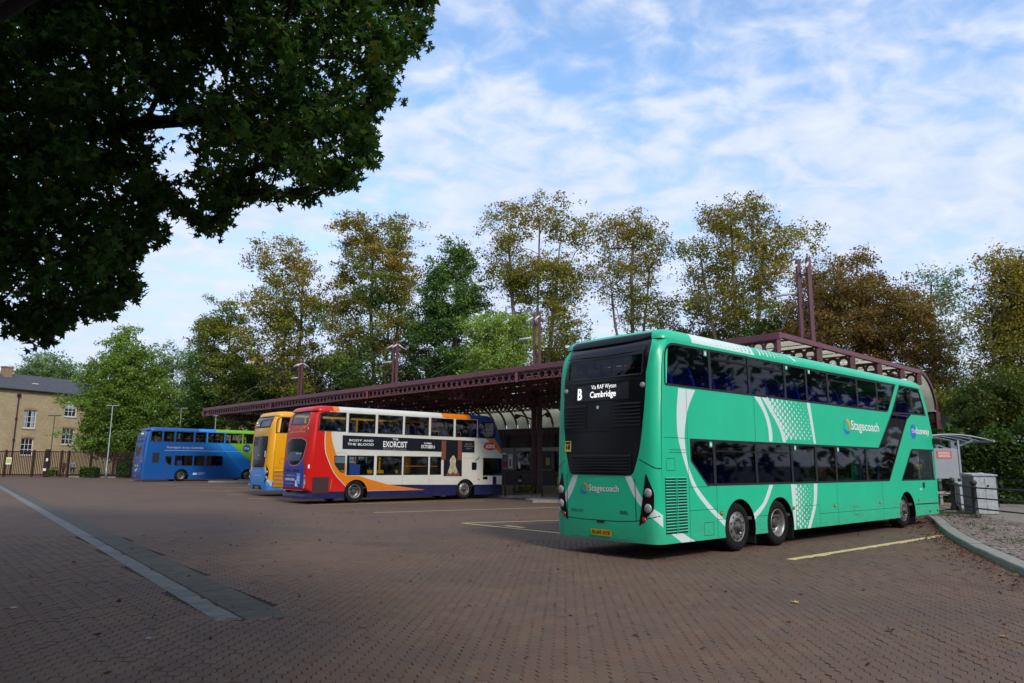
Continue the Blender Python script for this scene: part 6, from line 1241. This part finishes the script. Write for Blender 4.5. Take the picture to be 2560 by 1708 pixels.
pxtree('ash_tree', 'thin pale green tree between the rusty tree and the right edge', 2165, 62, [(2165, 640, 38, 34), (2165, 720, 60, 55), (2180, 830, 70, 70), (2150, 930, 80, 60)], 18, [(0, .9)], nclump=150, nleaf=62, cols=PALE, top_cols=PALE, lsize=.22)
pxtree('lime_tree', 'tall brown and green tree at the right edge of the view', 2325, 52, [(2330, 620, 60, 45), (2310, 700, 70, 65), (2340, 790, 80, 70), (2300, 900, 60, 60), (2380, 700, 80, 90)], 19, [(.3, .9), (-.4, .7)], nclump=230, nleaf=80, cols=AUTG, top_cols=AUT, group=G_, bark=M_BARKG, lsize=.22)
pxtree('hornbeam_tree', 'dark tree with brown patches left of the lime trees', 505, 84, [(510, 725, 40, 36), (500, 790, 60, 55), (510, 870, 75, 65), (520, 930, 70, 50)], 20, [(0, .85)], nclump=220, nleaf=100, cols=GRND, top_cols=AUTG, lsize=.28)
pxtree('ash_tree', 'pale thin green tree behind the dense cone-shaped one', 400, 96, [(395, 820, 50, 36), (410, 870, 55, 50), (430, 930, 50, 50)], 21, [(.4, .85)], nclump=110, nleaf=62, cols=PALE, top_cols=PALE, lsize=.30)
pxtree('hornbeam_tree', 'dense green cone-shaped tree right of the brick building', 285, 79, [(287, 775, 22, 30), (285, 820, 48, 40), (285, 870, 78, 45), (285, 930, 92, 55), (285, 1000, 98, 50), (345, 940, 60, 60)], 22, [(0, .9)], nclump=340, nleaf=120, cols=([(.055, .095, .016), (.075, .115, .018), (.045, .08, .014)], [2, 2, 1]), top_cols=([(.085, .125, .02), (.07, .11, .018)], [1, 1]), lsize=.26, crad=.7)
pxtree('ash_tree', 'rounded green tree rising behind the slate roof', 110, 118, [(105, 845, 50, 30), (70, 875, 45, 25), (150, 870, 45, 28), (110, 900, 80, 30)], 23, [(0, .8)], nclump=130, nleaf=90, cols=GRN, top_cols=PALE, lsize=.36, crad=1.0)
pxtree('maple_tree', 'light green bushy tree in the gap left of the middle mast', 1135, 66, [(1130, 760, 55, 45), (1180, 770, 50, 40), (1140, 830, 70, 50)], 24, [(0, .8)], nclump=150, nleaf=100, cols=LIME, top_cols=LIME, lsize=.22, crad=.6)
pxtree('holly_tree', 'dark bushy tree above the hedge at the right edge', 2290, 42, [(2300, 900, 55, 45), (2280, 950, 70, 50), (2330, 960, 60, 60), (2225, 990, 50, 40)], 25, [(0, .7)], nclump=190, nleaf=120, cols=GRND, top_cols=AUTG, lsize=.17, crad=.5, bright=1.2, dens=1.5)
# lower growth behind the canopy
for k, (cx, Y, w, cy, seed, lab, cols) in enumerate([(620, 88, 90, 890, 31, 'low green growth left of the first mast', GRN), (760, 86, 90, 880, 32, 'low green growth between the first and second masts', GRND), (950, 84, 90, 880, 33, 'low green growth behind the second mast', GRND), (1100, 82, 80, 880, 34, 'low green growth left of the middle mast', GRN), (1290, 80, 70, 850, 35, 'low brown growth right of the middle mast', AUTG), (1600, 72, 110, 800, 36, 'low brown growth behind the rear of the green bus', AUTG), (1800, 64, 80, 790, 37, 'low dark growth left of the last mast', GRND), (440, 90, 60, 960, 38, 'low dark growth above the blue bus', GRND), (2120, 52, 70, 960, 39, 'low growth right of the canopy end', AUTG)]):
    pxtree('understorey_tree', lab, cx, Y, [(cx, cy, w, 55), (cx - 20, cy + 60, w, 60)], seed, [(0, .7)], nclump=150, nleaf=90, cols=cols, top_cols=cols, lsize=.28, crad=.8, group='low growth behind the canopy', bright=1.6)
# ------------------------------------------------------------------ hedge and shrubs
def hedge(name, label, x0, y0, x1, y1, w, h, n, seed, size, cols, cat='hedge'):
    rs = np.random.RandomState(seed); t = empty(name, ((x0 + x1) / 2, (y0 + y1) / 2, .1), label=label, cat=cat); d = Vector((x1 - x0, y1 - y0)); L = d.length; d /= L; nn = Vector((-d.y, d.x))
    u = rs.uniform(-L / 2, L / 2, n); f = rs.uniform(size=n); top = h * (1 + .12 * np.sin(u * 1.3 + seed) + .07 * np.sin(u * 3.7))
    side = rs.choice([-1, 1], n, p=[.75, .25]); a = np.where(f < .72, side * w / 2 * (1 + rs.normal(size=n) * .12 + .12 * np.sin(u * 2.1)), rs.uniform(-w / 2, w / 2, n)); z = np.where(f < .72, rs.uniform(0, 1, n) * top, top * (1 + rs.normal(size=n) * .05))
    pos = np.stack([d.x * u + nn.x * a, d.y * u + nn.y * a, z], 1); cc = palette(rs, n, *cols) * rs.uniform(.6, 1.4, n)[:, None] * (1 + .3 * np.sin(u * 1.7 + z * 2.5))[:, None]; cc = np.clip(cc, .004, 1)
    link('foliage', leaves_mesh('foliage', pos, cc, size, rs), t); mb = MB(); ax = (Vector((d.x, d.y, 0)), Vector((nn.x, nn.y, 0)), Vector((0, 0, 1))); mb.box((0, 0, h * .44), (L, w * .72, h * .88), 0, ax); mb.build('dark_core', mat('core_dark', (.015, .018, .008), .95), t)  # solid dark box fills the hedge inside its leaves
    return t
hedge('hedge', 'tall green hedge behind the shelter and cabinets', 18.6, 34.2, 31, 30.5, 1.8, 3.1, 15000, 41, .17, ([(.055, .10, .02), (.07, .12, .022), (.04, .078, .016)], [3, 2, 2]))
hedge('shrub', 'rough green shrub in front of the paling fence', -42.9, 73.2, -41.2, 73.0, .9, .95, 900, 42, .16, GRN, 'shrub'); hedge('shrub', 'wispy shrub near the tail of the blue bus', -38.8, 72.2, -37.4, 72.0, .6, 1.5, 420, 43, .14, GRN, 'shrub'); hedge('shrub', 'dark shrubbery behind the fence next to the blue bus', -39, 75, -26, 74, 1.2, 2.3, 3000, 44, .22, GRND, 'shrub')
hedge('shrub', 'low weeds at the gate post of the paling fence', -46.9, 74.2, -46.0, 74.2, .4, .7, 200, 45, .12, LIME, 'shrub')
# ------------------------------------------------------------------ the overhanging sweet gum
SIL = [(x / 1.9409, y / 1.9409) for x, y in [(1950, -120), (1945, 0), (1940, 100), (1900, 130), (1915, 220), (1870, 260), (1830, 300), (1740, 250), (1725, 300), (1750, 370), (1700, 400), (1780, 440), (1780, 470), (1720, 500), (1690, 590), (1640, 570), (1600, 600), (1690, 630), (1690, 660), (1640, 690), (1690, 720), (1690, 770), (1550, 790), (1610, 820), (1590, 845), (1510, 830), (1440, 900), (1330, 920), (1240, 900), (1180, 870), (1130, 930), (1060, 900), (1030, 940), (1080, 990), (1030, 1040), (960, 1040), (900, 1000), (850, 950), (780, 940), (745, 880), (725, 930), (700, 1000), (745, 1050), (735, 1090), (640, 1080), (580, 1100), (660, 1130), (650, 1180), (600, 1210), (530, 1205), (600, 1260), (640, 1310), (630, 1345), (480, 1335), (550, 1380), (530, 1410), (470, 1430), (400, 1385), (300, 1360), (220, 1390), (270, 1435), (370, 1440), (350, 1470), (280, 1490), (250, 1540), (210, 1530), (160, 1490), (100, 1440), (50, 1400), (0, 1440), (-600, 1560), (-600, -800), (1950, -800)]]
GAPS = [[((sum(q[0] for q in g) / len(g) * -.5 + 1.5 * x) / 1.9409, (sum(q[1] for q in g) / len(g) * -.5 + 1.5 * y) / 1.9409) for x, y in g] for g in ([(640, 480), (700, 450), (780, 540), (820, 640), (740, 700), (650, 620)], [(800, 640), (930, 640), (1010, 690), (1000, 730), (880, 700)], [(790, 790), (880, 800), (900, 840), (820, 860)], [(740, 760), (780, 770), (780, 860), (735, 850)], [(210, 1370), (330, 1340), (470, 1350), (400, 1395), (280, 1400)], [(430, 1220), (520, 1230), (560, 1270), (480, 1260)])]
def sweetgum():
    rs = np.random.RandomState(77); base = Vector((-10.2, 7.6, 0)); t = empty('sweet_gum_tree', base, label='large dark green star-leaved tree overhanging the top left corner', cat='tree')
    cl = []; tries = 0
    while len(cl) < 930 and tries < 30000:            # the part of the crown above the yard
        tries += 1; x = rs.uniform(-120, 1004); y = rs.uniform(-180, 800); Y = rs.uniform(7.2, 13.0)
        p = at(x * K, y * K, Y); m = .36 * F_PX / Y / K
        if p.z > 14.5 or (p - Vector((-8.8, 8.4, 8.5))).length > 9.5: continue
        if not all(pip(x + ox * m, y + oy * m, SIL) for ox, oy in ((1, 0), (-1, 0), (0, 1), (0, -.8))) or any(pip(x, y, g) for g in GAPS): continue
        cl.append(np.array(p))
    while len(cl) < 1650 and tries < 60000:           # the rest of it, over and behind the viewer's left
        tries += 1; d = rs.normal(size=3); d /= np.linalg.norm(d); q = rs.uniform(.2, 1) ** .45; p = np.array([-9.0, 6.0, 9.2]) + d * q * np.array([8.0, 9.0, 6.4])
        if p[2] < 3.2 or (p[0] > -2.5 and p[1] < 4): continue
        v = Vector(p) - Vector((0, 0, CAM_H)); zf = v.dot(FWD)
        if zf > .3 and abs(v.dot(RIGHT) / zf) < .80 and abs(v.dot(UP) / zf) < .62: continue
        cl.append(p)
    while len(cl) < 3000 and tries < 150000:           # unseen bough added over the viewer to shade the near paving
        tries += 1; d = rs.normal(size=3); d /= np.linalg.norm(d); p = np.array([-3.6, -1.4, 8.4]) + d * rs.uniform(.2, 1) ** .45 * np.array([7.2, 4.8, 4.6])
        v = Vector(p) - Vector((0, 0, CAM_H)); zf = v.dot(FWD)
        if p[2] < 4.2 or (zf > .2 and abs(v.dot(RIGHT) / zf) < .85 and v.dot(UP) / zf < .66): continue
        cl.append(p)
    nmain = len(cl)
    # a fringe of sprays along the silhouette
    for (x0, y0), (x1, y1) in zip(SIL[:68], SIL[1:69]):
        for k in range(5):
            f = k / 5 + rs.uniform(0, .2); x, y = x0 + (x1 - x0) * f, y0 + (y1 - y0) * f; Y = rs.uniform(8.3, 11.5); p = at((x - 22 - rs.uniform(0, 22)) * K, (y - 12 - rs.uniform(0, 16)) * K, Y); cl.append(np.array(p))
    cl = np.array(cl) - np.array(base); mb = MB()
    trunks = [[(0, 0, 0), (.05, 0, 1.5), (.1, .05, 3.2), (.2, .1, 5), (.3, .1, 7), (.5, 0, 9), (.7, 0, 11.5), (.8, 0, 13.5)], [(.15, .05, 3.6), (1.6, .9, 4.9), (3.2, 1.7, 5.9), (4.9, 2.1, 6.5), (6.0, 2.3, 6.7)], [(.2, .1, 4.6), (2.0, 1.0, 6.6), (4.2, 1.4, 8.0), (6.4, 1.6, 9.0)], [(.12, .05, 3.4), (1.6, .2, 4.2), (3.0, .5, 4.5)]]
    skeleton(mb, trunks, cl, rs, .0075, maxr=.12, sag=.12); mb.build('trunk', mat('bark_dark', (.024, .020, .017), .9, var=.3, vscale=4, bump=.5, bscale=18), t, True)
    n = len(cl); cnt = rs.poisson(np.where(np.arange(n) < nmain, 54, 24)); spr = np.where(np.arange(n) < nmain, 1.0, .55); idx = np.repeat(np.arange(n), cnt); sub = rs.normal(size=(n, 5, 3)) * np.array([.15, .15, .11]); pos = cl[idx] + (sub[idx, rs.randint(0, 5, len(idx))] + rs.normal(size=(len(idx), 3)) * .07) * spr[idx][:, None]
    W = pos + np.array(base); v = W - np.array([0, 0, CAM_H]); zf = v @ np.array(FWD); keep = ~((zf > .3) & (np.linalg.norm(v, axis=1) < 4.2)); pos = pos[keep]; idx = idx[keep]
    g = ([(.042, .092, .018), (.052, .11, .02), (.034, .072, .016), (.065, .13, .024), (.15, .12, .015)], [4, 4, 3, 2, .25]); tint = palette(rs, len(pos), *g) * rs.uniform(.75, 1.3, len(pos))[:, None]
    # a few yellowed sprays
    yc = np.array(at(610 / 1.78, 800 / 1.78, 9.6)) - np.array(base); yel = np.linalg.norm(pos - yc, axis=1) < .55; tint[yel & (rs.uniform(size=len(pos)) < .6)] = (.16, .12, .015)
    # the leaves that show largest are objects of their own
    W = pos + np.array(base); v = W - np.array([0, 0, CAM_H]); zf = v @ np.array(FWD); px = 1280 + F_PX * (v @ np.array(RIGHT)) / zf; py = 854 - F_PX * (v @ np.array(UP)) / zf
    inv = (zf > 0) & (px > 0) & (px < 2560) & (py > 0) & (py < 1708); o = np.argsort(np.where(inv, zf, 1e9))[:300]; own = np.zeros(len(pos), bool); own[o] = True
    sz = np.where(inv, .135, .31) * rs.uniform(.7, 1.25, len(pos)); cr = link('crown', leaves_mesh('crown', pos[~own], tint[~own], sz[~own], rs, STAR, .35), t); cr['kind'] = 'stuff'  # leaves out of view are enlarged to block more light
    for i in o: link('leaf', leaves_mesh('leaf', pos[i:i + 1], tint[i:i + 1], .135, rs, STAR, .35), t)
sweetgum()

# ------------------------------------------------------------------ unseen ring of trees, added to darken reflections and ambient light
def belt():
    rs = np.random.RandomState(9); path = [(40, 40), (36, 22), (33, 4), (26, -16), (6, -30), (-18, -30), (-34, -16), (-38, 6), (-44, 26), (-54, 46), (-68, 62)]; P = []
    for (x0, y0), (x1, y1) in zip(path, path[1:]):
        L = math.hypot(x1 - x0, y1 - y0)
        for k in range(int(L / 3.2)):
            f = (k + .5) / int(L / 3.2); c = np.array([x0 + (x1 - x0) * f, y0 + (y1 - y0) * f, 0]) + rs.normal(size=3) * np.array([1.2, 1.2, 0]); h = rs.uniform(9, 14)
            for m in range(26):
                q = c + np.array([rs.normal() * 2.2, rs.normal() * 2.2, rs.uniform(.5, h)]); P.append(q + rs.normal(size=(22, 3)) * np.array([.9, .9, .6]))
    P = np.concatenate(P); P = P[P[:, 2] > 0]; tint = palette(rs, len(P), *GRN) * rs.uniform(.6, 1.3, len(P))[:, None]
    tag(link('added_tree_belt', leaves_mesh('added_tree_belt', P, tint, .75, rs)), 'unseen belt of trees added round the yard to darken reflections', 'trees', kind='stuff')
belt()
# ================================================================== SMALL THINGS
def fallen(x, y, label, col, s=.10, rz=0, curl=.03, z=0.004):
    P = [(0, -.16)] + [(r * math.cos(R(a)), r * math.sin(R(a))) for a, r in [(-20, .40), (8, .22), (30, .50), (58, .24), (90, .60), (122, .24), (150, .50), (172, .22), (200, .40)]]
    mb = MB(); V = [(0, .1, z + .012)] + [(a * s * 1.6, b * s * 1.6, z + .004 + curl * (abs(a) + .4 * abs(b))) for a, b in P]; V[0] = (0, .1 * s, z + .012); n = len(P)
    mb.add(V, [(0, 1 + i, 1 + (i + 1) % n) for i in range(n)]); mb.tube([(0, -.1 * s, z + .008), (.02 * s, -.8 * s, z + .01)], .003, 5)
    o = mb.build('fallen_leaf', mat('leaf_%02d%02d%02d' % tuple(int(c * 99) for c in col), col, .7, var=.3, vscale=30), None, False, (x, y, 0), rz); return tag(o, label, 'leaf', 'single leaves lying on the yard')
p = gnd(1825 * K, 1385 * K); fallen(p.x, p.y, 'bright yellow leaf lying in front of the green bus', (.62, .42, .02), .085, .6, .05)
p = gnd(2045 * K, 1450 * K); fallen(p.x, p.y, 'curled dark brown leaf at the lower right', (.045, .015, .012), .085, 2.1, .08)
p = gnd(2235 * K, 1592 / 1.0 - 0 if False else 1463 * K); fallen(p.x + .3, p.y, 'orange leaf right of the dark curled one', (.40, .20, .04), .06, 1.2)
p = gnd(35, 1522); fallen(p.x, p.y, 'pale tan leaf at the left edge of the yard', (.42, .33, .18), .075, .3)
p = gnd(372, 1599); fallen(p.x, p.y, 'thin grey scrap on the paving at lower left', (.30, .32, .32), .06, 1.9)
p = gnd(392, 1675); fallen(p.x, p.y, 'small red leaf at the bottom left', (.16, .035, .02), .06, .9)
p = gnd(1176, 1454); fallen(p.x, p.y, 'dark leaf in the middle of the yard', (.03, .02, .018), .06, .2)
p = gnd(912, 1569); fallen(p.x, p.y, 'orange-brown leaf in the lower middle', (.22, .10, .03), .06, 2.6)
# litter of leaves along the kerb and over the setts
rs = np.random.RandomState(5); pos = []
for i in range(1200):
    k = rs.uniform(0, 1); y = 7 + 18 * k; x = kerb_x(y) - abs(rs.normal()) * .28 * (1 + .8 * math.sin(y * 1.9) ** 2) - .02
    pos.append((x, y, .012 + rs.uniform(0, .02)))
for i in range(380):
    y = rs.uniform(8, 27); x = kerb_x(y) + .4 + abs(rs.normal()) * 1.5; pos.append((x, y, .135 + rs.uniform(0, .015)))
for i in range(420):
    pos.append((rs.uniform(-9, 11), rs.uniform(5.5, 26), .010)); 
pos = np.array(pos); pos = pos[[not (5 < 0) for _ in pos]]
tint = palette(rs, len(pos), [(.16, .06, .022), (.11, .04, .02), (.22, .10, .03), (.07, .03, .02), (.28, .16, .05)], [4, 4, 2, 3, .6])
tag(link('leaf_litter', leaves_mesh('leaf_litter', pos, tint, .062, rs, RHOMB, 2.5)), 'brown fallen leaves along the kerb and over the setts', 'leaves', kind='stuff')
# tufts of grass in the kerb joints
gp_ = []
for x, y, n, sp in [(13.7, 24.1, 120, .3), (14.4, 24.9, 150, .4), (14.5, 23.2, 140, .22), (14.1, 23.6, 60, .3), (11.9, 18.4, 60, .2), (10.7, 15.6, 70, .22), (12.6, 20.2, 60, .25), (15.0, 25.6, 120, .5)]:
    q = rs.normal(size=(n, 2)) * sp; gp_ += [(x + a, y + b, .15 + rs.uniform(0, .06)) for a, b in q]
gp_ = np.array(gp_); tg = palette(rs, len(gp_), [(.10, .14, .03), (.14, .17, .04), (.08, .11, .025)], [2, 1, 2])
tag(link('grass_tufts', leaves_mesh('grass_tufts', gp_, tg, .11, rs, np.array([(0, -.5, 0), (.06, -.1, 0), (0, .6, .1), (-.06, -.1, 0)]), .1)), 'tufts of grass at the kerb and railing foot', 'grass', kind='stuff')
# weeds on the platform by the mast
q = CC + cp(17.0, 5.0, .2); gq = np.array([(q.x + a * .35, q.y + b * .35, .2 + abs(c) * .15) for a, b, c in rs.normal(size=(160, 3))]); tag(link('weeds', leaves_mesh('weeds', gq, palette(rs, 160, [(.16, .15, .03), (.10, .14, .03)], [1, 2]), .16, rs)), 'patch of weeds on the platform by the maroon mast', 'weeds', kind='stuff')
# ------------------------------------------------------------------ people behind the fence
def person(x, y, rz, label, top, legs, pose='walk', skin=(.35, .22, .16), hair=(.03, .02, .015), h=1.72):
    t = empty('person', (x, y, 0), rz, label, 'person'); k = h / 1.72
    st = .22 if pose == 'walk' else .05
    J = {'pel': (0, 0, .95), 'sp': (0, -.01, 1.15), 'ch': (0, 0, 1.38), 'nk': (0, .01, 1.49), 'hd': (0, .03, 1.60), 'ht': (0, .02, 1.70), 'hl': (-.10, 0, .90), 'hr': (.10, 0, .90), 'kl': (-.11, st * .8, .50), 'kr': (.11, -st * .2, .50), 'al': (-.11, st, .08), 'ar': (.11, -st * 1.3, .10), 'fl': (-.12, st + .16, .03), 'fr': (.12, -st * 1.3 + .15, .03), 'sl': (-.19, 0, 1.41), 'sr': (.19, 0, 1.41), 'el': (-.25, -st * .4, 1.14), 'er': (.25, st * .5, 1.14), 'wl': (-.25, -st * .3 + .08, .90), 'wr': (.24, st + .12, .95), 'pl': (-.25, -st * .3 + .12, .82), 'pr': (.23, st + .2, .92)}
    E_ = [('pel', 'sp'), ('sp', 'ch'), ('ch', 'nk'), ('nk', 'hd'), ('hd', 'ht'), ('pel', 'hl'), ('pel', 'hr'), ('hl', 'kl'), ('hr', 'kr'), ('kl', 'al'), ('kr', 'ar'), ('al', 'fl'), ('ar', 'fr'), ('ch', 'sl'), ('ch', 'sr'), ('sl', 'el'), ('sr', 'er'), ('el', 'wl'), ('er', 'wr'), ('wl', 'pl'), ('wr', 'pr')]
    rad = {'pel': .145, 'sp': .13, 'ch': .145, 'nk': .06, 'hd': .095, 'ht': .075, 'hl': .09, 'hr': .09, 'kl': .062, 'kr': .062, 'al': .042, 'ar': .042, 'fl': .04, 'fr': .04, 'sl': .065, 'sr': .065, 'el': .045, 'er': .045, 'wl': .034, 'wr': .034, 'pl': .04, 'pr': .04}
    nm = list(J); me = bpy.data.meshes.new('body'); me.from_pydata([tuple(c * k for c in J[n]) for n in nm], [(nm.index(a), nm.index(b)) for a, b in E_], []); o = link('body', me, t)
    sk = o.modifiers.new('skin', 'SKIN'); sl = me.skin_vertices[0].data if me.skin_vertices else None
    if sl is None:
        bm = bmesh.new(); bm.from_mesh(me); bm.verts.layers.skin.verify(); bm.to_mesh(me); bm.free(); sl = me.skin_vertices[0].data
    for i, n in enumerate(nm): sl[i].radius = (rad[n] * k, rad[n] * k * (.75 if n in ('pel', 'sp', 'ch') else 1)); sl[i].use_root = n == 'pel'
    sb = o.modifiers.new('sub', 'SUBSURF'); sb.levels = 1; sb.render_levels = 2
    m = bpy.data.materials.new('figure'); m.use_nodes = True; nt = m.node_tree; b = nt.nodes['Principled BSDF']; b.inputs['Roughness'].default_value = .85; tc = nt.nodes.new('ShaderNodeTexCoord'); sp = nt.nodes.new('ShaderNodeSeparateXYZ'); nt.links.new(tc.outputs['Object'], sp.inputs[0])
    mp = nt.nodes.new('ShaderNodeMath'); mp.operation = 'DIVIDE'; mp.inputs[1].default_value = 1.8; nt.links.new(sp.outputs[2], mp.inputs[0]); r = nt.nodes.new('ShaderNodeValToRGB'); r.color_ramp.interpolation = 'CONSTANT'; e = r.color_ramp.elements; e[0].position = 0; e[0].color = (.02, .02, .02, 1); e[1].position = .045; e[1].color = (*legs, 1)
    for ps, c in ((.535 * k, top), (.83 * k, skin), (.925 * k, hair)): x_ = e.new(ps); x_.color = (*c, 1)
    nt.links.new(mp.outputs[0], r.inputs[0]); nt.links.new(r.outputs[0], b.inputs['Base Color']); me.materials.append(m); return t
person(-45.9, 76.6, R(200), 'person in a pale shirt and dark trousers walking behind the fence', (.62, .64, .70), (.03, .035, .06)); person(-47.0, 76.9, R(150), 'person in a dark red top behind the fence', (.20, .03, .03), (.04, .05, .09), 'stand', h=1.66); person(-41.5, 77.5, R(170), 'person in brown clothes behind the fence near the shrub', (.10, .05, .035), (.05, .05, .06), 'stand', h=1.70)
# white parked van glimpsed through the fence
vn = empty('parked_van', (-41.0, 80.5, 0), R(-12), 'white vehicle glimpsed through the paling fence', 'van'); mb = MB(); sec = [(-2.2, .35, 1.0), (-2.2, .35, 1.95), (1.2, .35, 1.95), (1.75, .35, 1.3), (2.3, .35, 1.1), (2.35, .35, .45)]
P2 = [(-2.25, .4), (2.35, .4), (2.35, .95), (1.7, 1.15), (1.2, 1.9), (-2.1, 1.98), (-2.25, 1.5)]; mb.add([(x, y, z) for y in (-.85, .85) for x, z in P2], [tuple(range(7)), tuple(range(13, 6, -1))] + [(i, 7 + i, 7 + (i + 1) % 7, (i + 1) % 7) for i in range(7)]); mb.build('body', mat('van_white', (.65, .65, .66), .35, coat=.3), vn, bevel=.06); MB().add([(-2.0, -.86, 1.3), (1.1, -.86, 1.3), (1.0, -.86, 1.8), (-2.0, -.86, 1.8)], [(0, 1, 2, 3)]).build('window', M_BLK, vn)
for x in (-1.4, 1.5):
    for y in (-.8, .8): MB().lathe([(.0, .0), (.3, 0), (.33, -.05), (.33, -.18), (0, -.2)], 20, (x, y, .33), 1, sgn=-1 if y < 0 else 1).build('wheel', M_TYRE, vn, True)
